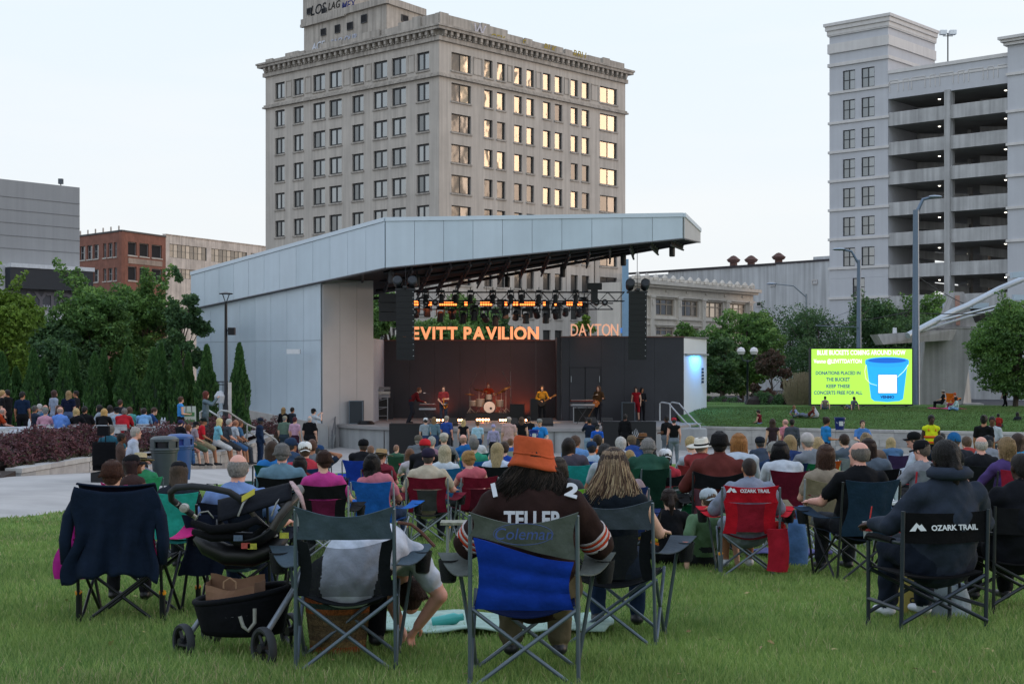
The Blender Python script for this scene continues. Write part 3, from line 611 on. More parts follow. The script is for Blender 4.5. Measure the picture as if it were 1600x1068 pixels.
cc = [(KC.U(p), KC.U(q)) for p, q in ((265, 323), (330, 386), (392, 412))]; rc = [(KC.Z(295, 436), KC.Z(295, 421)), (KC.Z(295, 405), KC.Z(295, 384))]
b = MB(); wallgrid(KC, b, cc, rc, 0, KC.Z(260, 366.5), .6, 0, KC.L, O); KC.box(b, 0.2, KC.L, 0, KC.Z(260, 367), -14, -.8, 0, O); KC.box(b, 0, KC.L, KC.Z(260, 366.5), KC.Z(260, 365.3), -.8, .15, 0, O); b.build('wall', m_fc, fk)
gp = [glassm('4b4a40', .3, .1), glassm('6a675a', .4, .15), glassm('2c2c28', .2, .1)]
for a, c in rc:
    for p, q in cc: window(KC, fk, O, p, q, a, c, mat('steel_sash', (.16, .15, .13), .8), gp, 8, .5, .25, .07)
# right: classical terracotta building
T = Face(985, 138, 1177, 158); cb_ = empty('classical_building', (T.O.x, T.O.y, 0), 0, 'ornate cream terracotta building with pilasters right of the stage', 'building'); O = Vector(cb_.location)
m_tc = mat('terracotta', (.60, .55, .48), .8, .08, .4, streak=.15)
zt = T.Z(1010, 437); cols = [(T.U(p), T.U(q)) for p, q in ((992, 1008), (1025, 1054), (1064, 1092), (1102, 1130), (1139, 1166))]; ra = [(T.Z(1040, 524), T.Z(1040, 511)), (T.Z(1040, 493), T.Z(1040, 467))]
b = MB(); wallgrid(T, b, cols, ra, 0, zt, .7, 0, T.L, O); T.box(b, 0.1, T.L - .1, 0, zt - .3, -4, -1.2, 0, O); b.build('wall', m_tc, cb_)
b = MB(); z = T.Z(1010, 448); T.box(b, -.2, T.L + .3, z, z + .25, 0, .5, 0, O); T.box(b, -.3, T.L + .5, z + .25, z + .6, 0, .8, 0, O); z = T.Z(1010, 462); T.box(b, 0, T.L, z, z + .2, 0, .25, 0, O); z = T.Z(1040, 499); T.box(b, 0, T.L, z, z + .15, 0, .2, 0, O); T.box(b, 0, T.L, z - .6, z - .5, 0, .15, 0, O); b.build('cornice', m_tc, cb_)
for i in range(15): b = MB(); u = (i + .5) * T.L / 15; b.lathe([(.28, 0), (.3, .3), (.15, .55), (0, .65)], T.pt(u, .3, zt) - O, 8); T.box(b, u - .45, u + .45, zt, zt + .3, -.1, .2, 0, O); b.build('cresting', m_tc, cb_)
for i, p in enumerate((1016, 1059, 1097, 1134.5, 1170)): b = MB(); u = T.U(p); T.box(b, u - .32, u + .32, 0, T.Z(1040, 466), 0, .3, 0, O); T.box(b, u - .45, u + .45, T.Z(1040, 466), T.Z(1040, 462), 0, .4, 0, O); T.box(b, u - .14, u + .14, T.Z(1040, 478), T.Z(1040, 469), .3, .42, 0, O); b.build('pilaster', m_tc, cb_)
for i in range(6): b = MB(); p = T.pt((i + .7) * T.L / 6.3, .02, T.Z(1060, 455)) - O; T.box(b, (i + .7) * T.L / 6.3 - .25, (i + .7) * T.L / 6.3 + .25, T.Z(1060, 458), T.Z(1060, 454.5), 0, .1, 0, O); b.build('medallion', m_tc, cb_)
for a, c in ra:
    for p, q in cols: window(T, cb_, O, p, q, a, c, mat('wood_sash', (.33, .27, .21), .8), [GA[0], GA[1], glassm('4a4238', .2, .2)], 2, .68, .3, .12)
# white warehouse
Wh = Face(960, 205, 1300, 176); wh = empty('warehouse', (Wh.O.x, Wh.O.y, 0), 0, 'large whitewashed warehouse wall with small roof vents behind the cream building', 'building'); O = Vector(wh.location)
m_ww = mat('whitewashed_brick', (.60, .62, .63), .9, .12, .18, streak=.3, bump=.2, bscale=3)
b = MB(); zt = Wh.Z(1220, 413)
Wh.box(b, 0, Wh.U(1044), 0, Wh.Z(1044, 428), -12, -.0, 0, O); Wh.box(b, Wh.U(1044) + .01, Wh.U(1100), 0, Wh.Z(1100, 421), -12, 0, 0, O); Wh.box(b, Wh.U(1100) + .01, Wh.U(1215), 0, Wh.Z(1215, 414), -12, 0, 0, O); Wh.box(b, Wh.U(1215) + .01, Wh.L, 0, Wh.Z(1215, 413), -12, .25, 0, O); Wh.box(b, Wh.U(1266), Wh.L, Wh.Z(1215, 413), Wh.Z(1280, 400), -10, -.6, 0, O)
b.build('wall', m_ww, wh)
b = MB(); Wh.box(b, 0, Wh.U(1215), Wh.Z(1215, 414) + .02, Wh.Z(1215, 414) + .3, -.3, .15, 0, O); Wh.box(b, Wh.U(1215), Wh.L, Wh.Z(1215, 413) + .01, Wh.Z(1215, 413) + .25, -.3, .35, 0, O)
q = [Wh.pt(Wh.U(1101), -3, 0), Wh.pt(Wh.U(1215), -3, 0), Wh.pt(Wh.U(1215), -9, 0), Wh.pt(Wh.U(1101), -9, 0)]; b.prism([(v - O).xy for v in q], Wh.Z(1150, 424), [Wh.Z(1101, 424)] + [Wh.Z(1215, 412)] * 2 + [Wh.Z(1101, 424)]); b.build('roof', mat('dark_roof', (.06, .055, .06), .8), wh)
for p in (1115.5, 1143, 1186): b = MB(); c = Wh.pt(Wh.U(p), -4, Wh.Z(p, 420 if p < 1150 else 416)) - O; b.lathe([(.55, -.5), (.5, 1.0), (.75, 1.1), (.95, 1.4), (.3, 1.9), (0, 2)], c, 10); b.build('roof_vent', mat('rusty_vent', (.10, .05, .04), .8), wh)
for p, q, r0, r1 in ((1204, 1212, 441, 447), (1271, 1280, 437, 444), (1182, 1191, 471, 479)): window(Wh, wh, O, Wh.U(p), Wh.U(q), Wh.Z(p, r1), Wh.Z(p, r0), m_st2, m_ww if p != 1182 else m_dk, 0, 0, -.05 if p < 1215 else -.3, .14)
# ================================================================ BAND SHELL
m_pan = [mat('metal_panel', c, .42, .05, .5, metal=.2, spec=.5, streak=.06) for c in ((.50, .58, .645), (.485, .57, .635), (.515, .595, .66))]
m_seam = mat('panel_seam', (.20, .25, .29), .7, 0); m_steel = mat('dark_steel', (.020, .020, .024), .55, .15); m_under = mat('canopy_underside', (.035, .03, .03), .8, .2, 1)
m_warm = mat('beige_panel', (.44, .43, .43), .7, .05, .5)
F1, F2, L0 = (X(603, 72), 72.), (X(1067, 70), 70.), None
l_ = 17.9; L0 = (F1[0] - .7071 * l_, 72 + .7071 * l_)
B2, Bl, K = (X(1092, 76), 76.), (-8.9, 90.), (-17., 97.)
ztF1, zbF1, ztF2, zbF2 = Z(340, 72), Z(418, 72), Z(333, 70), Z(372, 70)
ztL, zbL = Z(425, L0[1]), Z(482, L0[1]); ztB2, zbB2 = Z(357, 76), Z(378, 76); zbBl = 8.3
bs = empty('band_shell', (-9, 76, 0), 0, 'white metal-panelled open air band shell with a long sloping canopy', 'band shell'); O = Vector(bs.location)
xy = [L0, F1, F2, B2, Bl, K]
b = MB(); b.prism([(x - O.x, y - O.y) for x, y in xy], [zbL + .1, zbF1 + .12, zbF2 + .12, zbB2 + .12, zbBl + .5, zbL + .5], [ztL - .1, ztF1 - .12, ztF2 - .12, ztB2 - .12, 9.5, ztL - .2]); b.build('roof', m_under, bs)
def panelrun(a, c, za0, za1, zc0, zc1, n, name='panel', gap=.009, th=.06, off=.03, mats=m_pan, z_split=None):
    A_, C_ = Vector((*a, 0)), Vector((*c, 0)); u = (C_ - A_).normalized(); nn = Vector((u.y, -u.x, 0)); ln = (C_ - A_).length
    for i in range(n):
        t0, t1 = i / n, (i + 1) / n; g = gap / ln
        spans = [(0, 1)] if z_split is None else [(0, None), (None, 1)]
        for k, s in enumerate(spans):
            q = []
            for t in (t0 + g, t1 - g):
                lo, hi = lerp(za0, zc0, t), lerp(za1, zc1, t)
                if z_split is not None: lo, hi = (lo, z_split - gap) if k == 0 else (z_split + gap, hi)
                q.append((lo, hi))
            if q[0][1] - q[0][0] < .15: continue
            p0, p1 = A_ + u * ln * (t0 + g) - O, A_ + u * ln * (t1 - g) - O; zz = Vector((0, 0, 1))
            b = MB(); b.hexa([p0 + nn * (off + th) + zz * q[0][0], p1 + nn * (off + th) + zz * q[1][0], p1 + nn * off + zz * q[1][0], p0 + nn * off + zz * q[0][0], p0 + nn * (off + th) + zz * q[0][1], p1 + nn * (off + th) + zz * q[1][1], p1 + nn * off + zz * q[1][1], p0 + nn * off + zz * q[0][1]])
            b.build(name, random.choice(mats), bs)
panelrun(L0, F1, zbL, ztL - .2, zbF1, ztF1 - .2, 12); panelrun(F1, F2, zbF1, ztF1 - .2, zbF2, ztF2 - .2, 10); panelrun(F2, B2, zbF2, ztF2 - .2, zbB2, ztB2 - .2, 3, mats=[mat('metal_panel', (.44, .45, .45), .42, .05, .5)])
b = MB()
def strip(a, c, za, zc, h, pr, mb):
    A_, C_ = Vector((*a, 0)), Vector((*c, 0)); u = (C_ - A_).normalized(); nn = Vector((u.y, -u.x, 0)); p0, p1 = A_ - O, C_ - O; z1, z2 = Vector((0, 0, za)), Vector((0, 0, zc)); hh = Vector((0, 0, h))
    mb.hexa([p0 + nn * pr + z1, p1 + nn * pr + z2, p1 - nn * .3 + z2, p0 - nn * .3 + z1, p0 + nn * pr + z1 + hh, p1 + nn * pr + z2 + hh, p1 - nn * .3 + z2 + hh, p0 - nn * .3 + z1 + hh])
strip(L0, F1, ztL - .19, ztF1 - .19, .2, .14, b); strip(F1, F2, ztF1 - .19, ztF2 - .19, .2, .14, b); strip(F2, B2, ztF2 - .19, ztB2 - .19, .2, .14, b); b.build('coping', mat('metal_panel', (.56, .63, .69), .42, .04, .5), bs)
b = MB()
strip(L0, F1, zbL - .05, zbF1 - .05, .05, .1, b); strip(F1, F2, zbF1 - .05, zbF2 - .05, .05, .1, b); strip(F2, B2, zbF2 - .05, zbB2 - .05, .05, .1, b); b.build('lower_trim', mat('grey_trim', (.12, .12, .13), .6), bs)
# backing behind the fascia and the walls
b = MB()
def backing(a, c, z0a, z1a, z0c, z1c, th=.3, off=0.):
    A_, C_ = Vector((*a, 0)), Vector((*c, 0)); u = (C_ - A_).normalized(); nn = Vector((u.y, -u.x, 0)); p0, p1 = A_ - O + nn * off, C_ - O + nn * off; zz = Vector((0, 0, 1))
    b.hexa([p0 + zz * z0a, p1 + zz * z0c, p1 - nn * th + zz * z0c, p0 - nn * th + zz * z0a, p0 + zz * z1a, p1 + zz * z1c, p1 - nn * th + zz * z1c, p0 - nn * th + zz * z1a])
backing(L0, F1, zbL, ztL - .2, zbF1, ztF1 - .2); backing(F1, F2, zbF1, ztF1 - .2, zbF2, ztF2 - .2); backing(F2, B2, zbF2, ztB2 - .2, zbB2, ztB2 - .25)
u_ = Vector((-.7071, .7071, 0)); nL = Vector((-.7071, -.7071, 0))
Wc = Vector((*F1, 0)) + u_ * 5.63 - nL * .25; We = Vector((*F1, 0)) + u_ * 17.7 - nL * .25; Wi = Wc + Vector((.7071, .7071, 0)) * 3.5
def zfas(l): return lerp(zbF1, zbL, l / 17.9)
backing(We.xy, Wc.xy, -.3, zfas(17.7) + .1, -.3, zfas(5.63) + .1); b.build('wall_backing', m_seam, bs)
panelrun(We.xy, Wc.xy, .0, zfas(17.7) - .06, .0, zfas(5.63) - .06, 8, 'wall_panel', z_split=5.75)
b = MB(); backing(Wc.xy, Wi.xy, 0, 9.5, 0, 9.9, .3); b.build('return_wall_backing', m_warm, bs)
panelrun(Wc.xy, Wi.xy, .0, 8.75, .0, 9.1, 3, 'return_panel', mats=[m_warm], th=.05)
b = MB(); q = [Wi, Vector((-7.6, 90, 0)), Vector((-7.9, 90, 0)), Wi + Vector((-.3, 0, 0))]; b.prism([(v - O).xy for v in q], 0, [5.9] * 4); b.build('rear_side_wall', mat('pale_panel', (.42, .46, .52), .6), bs)
b = MB(); b.box(-7.95 + 9, X(600, 86) + 9, 86 - 76, 86.3 - 76, 1.2, Z(556, 86)); b.build('rear_white_wall', mat('pale_panel', (.42, .46, .52), .6), bs)
b = MB(); b.cbox(P(578, 568, 85.9) - O, (.6, .5, .18)); b.cbox(P(472, 549, 76.5) - O + Vector((-.4, -.3, 0)), (.7, .5, .25)); b.build('wall_light', mat('white_fixture', (.65, .66, .68), .5), bs)
# steelwork under the canopy
b = MB()
def edge_pt(t, s):   # t: left->right, s: front->back ; underside
    f_ = Vector((lerp(F1[0], F2[0], t), lerp(F1[1], F2[1], t), lerp(zbF1, zbF2, t))); k_ = Vector((lerp(Bl[0], B2[0], t), lerp(Bl[1], B2[1], t), lerp(zbBl, zbB2, t))); return f_.lerp(k_, s)
for i in range(15):
    t = (i + .4) / 15; a, c = edge_pt(t, .02), edge_pt(t, .98); dz = Vector((0, 0, -.28))
    b.rod(a - O, c - O, .07, 5); b.rod(a - O + dz, c - O + dz, .06, 5)
    for k in range(8): p, q = a.lerp(c, k / 8), a.lerp(c, (k + .5) / 8); b.rod(p - O, q - O + dz, .03, 4); b.rod(q - O + dz, a.lerp(c, (k + 1) / 8) - O, .03, 4)
for s in (.12, .35, .6, .85): b.rod(edge_pt(0, s) - O, edge_pt(1, s) - O, .09, 5)
for i in range(5):
    s = (i + .5) / 5; a, c = Vector((lerp(F1[0], L0[0], s), lerp(F1[1], L0[1], s), zfas(17.9 * s) + .05)), Vector((lerp(Bl[0], K[0], s), lerp(Bl[1], K[1], s), 8.3)); b.rod(a - O, c - O, .08, 5)
b.build('roof_steelwork', m_steel, bs, kind='stuff')
for i, (t, s) in enumerate(((.02, .04), (.12, .2), (.95, .35), (.8, .6), (.62, .75), (.45, .8))):
    b = MB(); p = edge_pt(t, s) - O; b.lathe([(.13, -.75), (.15, -.7), (.15, -.15), (.04, -.14), (.04, .1)], p, 10); b.build('downlight', m_steel, bs)

# ---------------------------------------------------------------- stage
ZS = 1.24
m_sf = mat('stage_floor', (.27, .26, .255), .6, .12, .7); m_sc = mat('cast_concrete', (.34, .35, .35), .85, .14, .5, bump=.25, bscale=8, streak=.2)
sp = [(X(524, 77), 79.5), (X(526, 77), 77.2), (X(545, 75.6), 75.6), (X(585, 74), 74.), (X(640, 72.8), 72.8), (X(720, 72), 72.), (X(800, 71.8), 71.8), (X(900, 72), 72.), (X(990, 72.8), 72.8), (X(1040, 74), 74.), (X(1062, 75.5), 75.5), (10.3, 78), (11.2, 84), (11, 92), (-9, 92), (-9.6, 80)]
st = empty('stage', (0, 75, 0), 0, 'curved raised concrete stage in front of the black back wall', 'stage'); O = Vector(st.location)
b = MB(); b.prism([(x, y - 75) for x, y in sp], -.2, ZS - .16); b.build('base', m_sc, st)
ctr = Vector((0, 82)); b = MB(); b.prism([((Vector(p) - ctr) * 1.012 + ctr - Vector((0, 75))) for p in sp], ZS - .155, ZS); b.build('floor_slab', m_sf, st)
for i, px in enumerate((600, 668, 735, 800, 866, 932, 1000)):     # vertical joints as pilaster strips
    d = 71.8 + abs(px - 800) ** 2 * .00003; b = MB(); b.box(X(px, d) - .02, X(px, d) + .02, d - 75 - .0 - .03 - (.05), d - 75 + .3, 0, ZS - .17); b.build('joint', mat('joint_groove', (.12, .12, .12), .9), st)
m_blk2 = mat('black_wall', (.024, .025, .033), .55, .18, .8, spec=.5)
bw = empty('back_wall', (0, 84, ZS), 0, 'black stage back wall with a double door and cut-out letters on top', 'wall'); O = Vector(bw.location)
zA, zB = Z(532.5, 85), Z(527, 81.5)
for i in range(7):
    a, c = lerp(X(600, 85), X(877, 85), i / 7), lerp(X(600, 85), X(877, 85), (i + 1) / 7)
    b = MB(); b.box(a + .004, c - .004, 1, 1.3, 0, zA - ZS); b.build('wall_panel', m_blk2, bw)
b = MB(); b.box(X(600, 85), X(877, 85), .9, 1.35, zA - ZS, zA - ZS + .07); b.box(X(877, 81.5) - .04, X(1068, 81.5) + .04, -2.75, -2.35, zB - ZS, zB - ZS + .07); b.build('coping', mat('red_brown_trim', (.12, .06, .05), .6), bs and bw)
xs_ = [X(p, 81.5) for p in (877, 889, 939, 975, 1022, 1068)]
for i in range(5):
    if i == 1:
        b = MB(); b.box(xs_[1] + .004, xs_[2] - .004, -2.7, -2.4, 3.05, zB - ZS); b.build('wall_panel', m_blk2, bw)
        b = MB(); b.box(xs_[1] - .1, xs_[2] + .1, -2.38, -2.34, 0, 3.2); b.build('door_backing', m_blk2, bw)  # added black sheet, blocks sky light showing through the door gaps
        for s in (0, 1): b = MB(); a = lerp(xs_[1], xs_[2], s / 2); b.box(a + .02, a + (xs_[2] - xs_[1]) / 2 - .02, -2.66, -2.45, .02, 3.03); dd = b.build('door', m_blk2, bw); b = MB(); b.box(a + .1 if s == 0 else a + 1.0 - .2, a + .14 if s == 0 else a + 1.0 - .16, -2.72, -2.665, 2.2, 2.55); b.build('hinge', metalm('9aa0a6'), dd)
        continue
    b = MB(); b.box(xs_[i] + .004, xs_[i + 1] - .004, -2.7, -2.4, 0, zB - ZS); b.build('wall_panel', m_blk2, bw)
b = MB(); b.box(xs_[0] - .25, xs_[0] + .0, -2.4, 1.3, 0, zB - ZS); b.build('side_return', m_blk2, bw)
# letters on the wall
m_let = mat('lit_letter', (.95, .36, .16), .5, .05, 1, emit=.75); m_let2 = mat('letter_face', (.85, .42, .26), .5, .05, 1, emit=.5)
def letters(s, x0, x1, y, z, h, m, par, off=.018, depth=.05, th=.0):
    ms = []; w = 0
    for ch in s:
        if ch == ' ': ms.append((None, .38 * h)); continue
        me = text_mesh(ch, h / .70, m, depth, off * h); xs = [v.co.x for v in me.vertices]; ms.append((me, max(xs) - min(xs), min(xs)))
    tot = sum(q[1] for q in ms); gap = .09 * h; n = len(ms); sc_ = (x1 - x0) / (tot + gap * (n - 1)); x = x0
    for q in ms:
        if q[0] is not None: o = obj('letter', q[0], par); o.location = (x - q[2] * sc_, y, z); o.rotation_euler = (R(90), 0, 0); o.scale = (sc_, 1, 1)
        x += (q[1] + gap) * sc_
sg = empty('pavilion_sign', (0, 85.1, zA + .07), 0, 'orange lit capital letters LEVITT PAVILION standing on the black wall', 'sign'); letters('LEVITT PAVILION', X(630, 85), X(842, 85), 0, 0.02, Z(513, 85) - zA, m_let, sg, .05)
b = MB(); b.box(X(628, 85), X(844, 85), -.05, .05, -.0, .04); b.build('rail', m_steel, sg)
sg = empty('dayton_sign', (0, 81.6, zB + .07), 0, 'orange outlined capital letters DAYTON on the taller black wall', 'sign'); letters('DAYTON', X(892, 81.6), X(966, 81.6), 0, 0.02, Z(508, 81.6) - zB, m_let2, sg, .0, .12)
b = MB(); b.box(X(890, 81.6), X(968, 81.6), -.05, .05, 0, .04); b.build('rail', m_steel, sg)
# white side block with the blue wash light
sb = empty('side_block', (X(1068, 81.5), 81.6, 0), 0, 'white wing block right of the stage washed by a blue light', 'building'); O = Vector(sb.location)
a, c = Vector((X(1068.5, 81.3), 81.3, 0)), Vector((X(1104, 84.5), 84.5, 0)); m_sw = mat('white_panel', (.55, .58, .61), .55, .04, .6)
for k, (z0, z1) in enumerate(((.6, zB - .95), (zB - .93, zB - .05))):
    b = MB(); q = [a, c, c + Vector((-.5, 2.4, 0)), a + Vector((.02, 2.4, 0))]; b.prism([(v - O).xy for v in q], z0, z1); b.build('wall_panel', m_sw, sb)
b = MB(); q = [a + Vector((-.03, -.03, 0)), c + Vector((.1, -.1, 0)), c + Vector((-.5, 2.4, 0)), a + Vector((0, 2.4, 0))]; b.prism([(v - O).xy for v in q], zB - .04, zB + .05); b.build('coping', metalm('60666c'), sb)
u = (c - a).normalized(); nn = Vector((u.y, -u.x, 0)); b = MB(); p0, p1 = a + u * .15 + nn * .02, c - u * .05 + nn * .02
b.prism([(v - O).xy for v in (p0, p1, p1 + nn * .14, p0 + nn * .14)], zB - 1.02, zB - .92); b.build('light_hood', metalm('8d959c'), sb)
b = MB(); pc_ = a.lerp(c, .78) + nn * .06 - O; [b.box(pc_.x - .07, pc_.x + .07, pc_.y - .02, pc_.y + .03, 3.35 + i * .19, 3.35 + i * .19 + .13) for i in range(5)]; b.build('vertical_sign', m_steel, sb)
def light(kind, name, loc, energy, col, size=.3, target=None, spot=60, blend=.5):
    l = bpy.data.lights.new(name, kind); l.energy = energy; l.color = col; o = bpy.data.objects.new(name, l); COL.objects.link(o); o.location = loc
    if kind == 'AREA': l.shape = 'RECTANGLE'; l.size = size if not isinstance(size, tuple) else size[0]; l.size_y = size[1] if isinstance(size, tuple) else size
    else: l.shadow_soft_size = size
    if kind == 'SPOT': l.spot_size = R(spot); l.spot_blend = blend
    if target is not None: o.rotation_euler = (Vector(target) - Vector(loc)).to_track_quat('-Z', 'Y').to_euler()
    return o
pm = a.lerp(c, .5) + nn * .34; light('AREA', 'blue_wash_lamp', (pm.x, pm.y, zB - 1.05), 70, (.05, .38, 1), (1.3, .12), (pm.x - nn.x * .25, pm.y - nn.y * .25, 3.2))

# ---------------------------------------------------------------- lighting rig
m_trs = mat('black_truss', (.03, .032, .036), .5, .1, metal=.3)
def truss(name, label, x0, x1, y, z, h=.42, group=None, hang=()):
    e = empty(name, (x0, y, z), 0, label, 'truss', group); b = MB(); L_ = x1 - x0; n = int(L_ / .45)
    for dy, dz in ((0, 0), (h, 0), (0, h), (h, h)): b.rod((0, dy, dz), (L_, dy, dz), .032, 6)
    b.build('chord', m_trs, e); b = MB()
    for i in range(n):
        a, c = L_ * i / n, L_ * (i + 1) / n
        if i % 2: a, c = c, a
        b.rod((a, 0, 0), (c, 0, h), .016, 4); b.rod((a, h, 0), (c, h, h), .016, 4); b.rod((a, 0, h), (c, h, h), .014, 4); b.rod((a, 0, 0), (c, h, 0), .014, 4)
    b.build('lacing', m_trs, e, kind='stuff')
    for hx_ in hang: b = MB(); b.rod((hx_ - x0, h / 2, h), (hx_ - x0, h / 2, h + 3.5), .012, 4); b.build('hoist_chain', m_trs, e)
    return e
YT = 80.
truss('lighting_truss', 'long black box truss hanging over the front of the stage with chain hoists', X(652, YT), X(976, YT), YT, Z(470, YT), .5, hang=[X(p, YT) for p in (700, 760, 830, 885, 930)])
truss('rear_truss', 'lower black truss with red strip lights over the drum kit', X(640, YT + 2), X(958, YT + 2), YT + 2, Z(483, YT + 2), .35)
m_red = mat('amber_lamp', (1, .20, .04), .5, 0, emit=3.2); m_lens = mat('grey_lens', (.35, .36, .38), .2, .1)
wi_ = 0
for i, (p, w_) in enumerate(((646, 8), (668, 7), (686, 28), (725, 6), (750, 19), (788, 5), (801, 9), (812, 24), (848, 5), (866, 4), (885, 10), (902, 8))):
    d = YT + 1.2; e = empty('strip_light', P(p, 477, d), 0, ORD[i] + ' amber LED batten glowing on the rear truss', 'stage light', 'amber battens along the rear truss'); ww = w_ * d / F
    b = MB(); b.box(0, ww, .02, .25, -.05, .32); b.build('housing', m_trs, e)
    n = max(1, int(w_ / 3.2))
    b = MB(); [b.box(ww * (k + .12) / n, ww * (k + .88) / n, 0, .018, r_, r_ + .1) for k in range(n) for r_ in (.0, .16)]; b.build('led_cells', m_red, e)
def movinghead(px, row, d, sc_=1., tilt=0., lab='', hang=True, lit=False):
    e = empty('moving_head_light', P(px, row, d), random.uniform(-.4, .4), lab, 'stage light', 'black moving head lights hanging from the trusses', scale=sc_)
    b = MB(); b.box(-.17, .17, -.13, .13, .38, .52); b.box(-.02, .02, -.02, .02, .52, .7); b.build('base', m_trs, e)
    b = MB(); b.box(-.21, -.17, -.06, .06, 0, .40); b.box(.17, .21, -.06, .06, 0, .40); b.box(-.21, .21, -.06, .06, .34, .38); b.build('yoke', m_trs, e)
    b = MB(); b.M = Matrix.Rotation(tilt, 4, 'X'); b.lathe([(.08, .26), (.15, .2), (.15, -.1), (.17, -.2), (.17, -.27), (.13, -.27)], n=12); b.build('head', m_trs, e, True)
    b = MB(); b.M = Matrix.Rotation(tilt, 4, 'X'); b.lathe([(.0, -.262), (.13, -.255)], n=12); b.build('lens', m_red if lit else m_lens, e)
random.seed(5)
heads = [(650, 488, .9), (668, 486, .3), (688, 494, .2), (706, 490, -.3), (724, 496, .6), (741, 492, .1), (757, 496, 1.1), (774, 500, .3), (790, 489, .2), (806, 492, .8), (822, 497, .1), (838, 489, .9), (853, 496, .3), (868, 490, .9), (884, 487, 1.2), (905, 488, 1.2), (913, 480, .1)]
for i, (p, r, t) in enumerate(heads): movinghead(p, r, YT + 2.2, 1.15, t, ORD[i] + ' black moving head light hanging below the rear truss', lit=i in (3, 9, 11))
for i, p in enumerate((665, 690, 712, 735, 770, 798, 815, 842, 868, 900)): movinghead(p, 466, YT - .3, .9, random.uniform(-.3, .3), ORD[i] + ' black moving head light clamped to the front truss')
for i, (p, r) in enumerate(((666, 472), (680, 472), (648, 487), (932, 472), (945, 472))):
    e = empty('par_can', P(p, r, YT - .4), 0, ['upper left par can beside the left line array', 'second grey-lensed par can on the front truss', 'lower par can right beside the left line array', 'inner par can of the right-hand pair under the truss', 'outer par can of the right-hand pair under the truss'][i], 'stage light', 'par cans on the front truss'); b = MB(); b.M = Matrix.Rotation(R(80), 4, 'X'); b.lathe([(.1, -.28), (.17, -.2), (.17, .02), (.15, .02)], n=14); b.build('can', m_trs, e, True)
    b = MB(); b.M = Matrix.Rotation(R(80), 4, 'X'); b.lathe([(.15, .01), (0, .03)], n=14); b.build('lens', m_lens, e)
# line arrays and subs
def linearray(px, row0, row1, d, lab, tilt=.06, n=12):
    z0, z1 = Z(row1, d), Z(row0, d); e = empty('line_array', (X(px, d), d, z1), 0, lab, 'loudspeaker'); h = (z1 - z0) / n; w_ = .92
    for i in range(n):
        b = MB(); y = .0 + .5 * (i / n) ** 2 * .6; zt_ = -h * i
        b.add([(-w_ / 2, y, zt_ - h - .004), (w_ / 2, y, zt_ - h - .004), (w_ / 2 - .1, y + .6, zt_ - h), (-w_ / 2 + .1, y + .6, zt_ - h), (-w_ / 2, y - .02, zt_ - .012), (w_ / 2, y - .02, zt_ - .012), (w_ / 2 - .1, y + .6, zt_ - .012), (-w_ / 2 + .1, y + .6, zt_ - .012)], [(0, 3, 2, 1), (4, 5, 6, 7), (0, 1, 5, 4), (1, 2, 6, 5), (2, 3, 7, 6), (3, 0, 4, 7)])
        s_ = b.build('speaker_box', plastic('15171b'), e)
        b = MB(); b.cbox((w_ / 2 - .06, y - .025, zt_ - h * .3), (.035, .02, .035)); b.build('rivet', metalm('b8bcc0'), s_)
    b = MB(); b.box(-.5, .5, 0, .7, .0, .09); b.box(-.1, .1, -.3, .9, .1, .2); b.rod((0, .3, .2), (0, .3, 2.6), .015, 5); b.build('rigging_frame', m_trs, e)
    for s in (-1, 1): b = MB(); b.M = Matrix.Translation((s * .38, .0, .42)) @ Matrix.Rotation(R(70), 4, 'X'); b.lathe([(.1, -.5), (.2, -.4), (.24, .2), (.18, .25), (0, .25)], n=12); b.build('follow_lamp', plastic('23272c'), e, True)
    return e
linearray(633, 453, 562, 71.5, 'tall black line array of speakers hanging at the left of the stage'); linearray(996.5, 457, 562, 71.5, 'tall black line array of speakers hanging at the right of the stage')
e = empty('hanging_subwoofer', P(608, 472, 76), 0, 'black cluster of speakers under the left end of the canopy', 'loudspeaker')
for k in range(3): b = MB(); b.box(-.55, .6, 0, .9, -k * .5, -k * .5 + .47); b.build('speaker_box', plastic('121317'), e)
e = empty('projector_fixture', P(929, 452, 77), 0, 'black bracket fixture hanging above the right end of the truss', 'stage light'); b = MB(); b.box(-.4, .4, 0, .5, .0, .35); b.box(-.18, .18, .1, .45, -.7, 0); b.build('housing', m_trs, e); b = MB(); b.rod((0, .2, .3), (0, .2, 3.), .015, 4); b.build('hoist_chain', m_trs, e)
b = MB(); e = empty('blue_post', (X(977, 92), 92, 0), 0, 'pale blue steel post standing right of the DAYTON letters', 'post'); b.box(-.2, .2, -.2, .2, 0, Z(405, 92)); b.build('post', mat('blue_steel', (.22, .36, .50), .5, .05), e)
b = MB(); b.box(-.32, .32, -.1, .1, Z(520, 92), Z(512, 92)); b.build('bracket', mat('blue_steel2', (.1, .3, .75), .5, emit=.2), e)  # faint blue glow put into the bracket's steel
# stage lamps that are lit in the photograph
light('AREA', 'amber_batten_glow', (X(725, YT), YT + 2.3, Z(480, YT) - .1), 30, (1, .20, .06), (9, .3), (X(715, 84), 85, 4.9))
light('AREA', 'band_top_light', (X(745, YT), YT - .2, Z(490, YT)), 80, (1, .42, .20), (9, .4), (X(755, 80), 79.5, 2.2))
for p, d, e_ in ((767, 83.5, 260), (690, 83.8, 70), (820, 84, 120)): light('SPOT', 'red_uplight', (X(p, d), d, ZS + .15), e_, (1, .12, .03), .15, (X(p, d), 85.2, 3.6), 120, 1.)
light('SPOT', 'drum_light', (X(770, 77), 78, Z(492, 78)), 1300, (1, .62, .40), .15, (X(763, 81), 81.5, 2.0), 30, .8)
light('SPOT', 'bass_light', (X(850, 77), 77, Z(492, 77)), 1300, (1, .55, .18), .15, (X(850, 78), 78.5, 2.2), 22, .8)
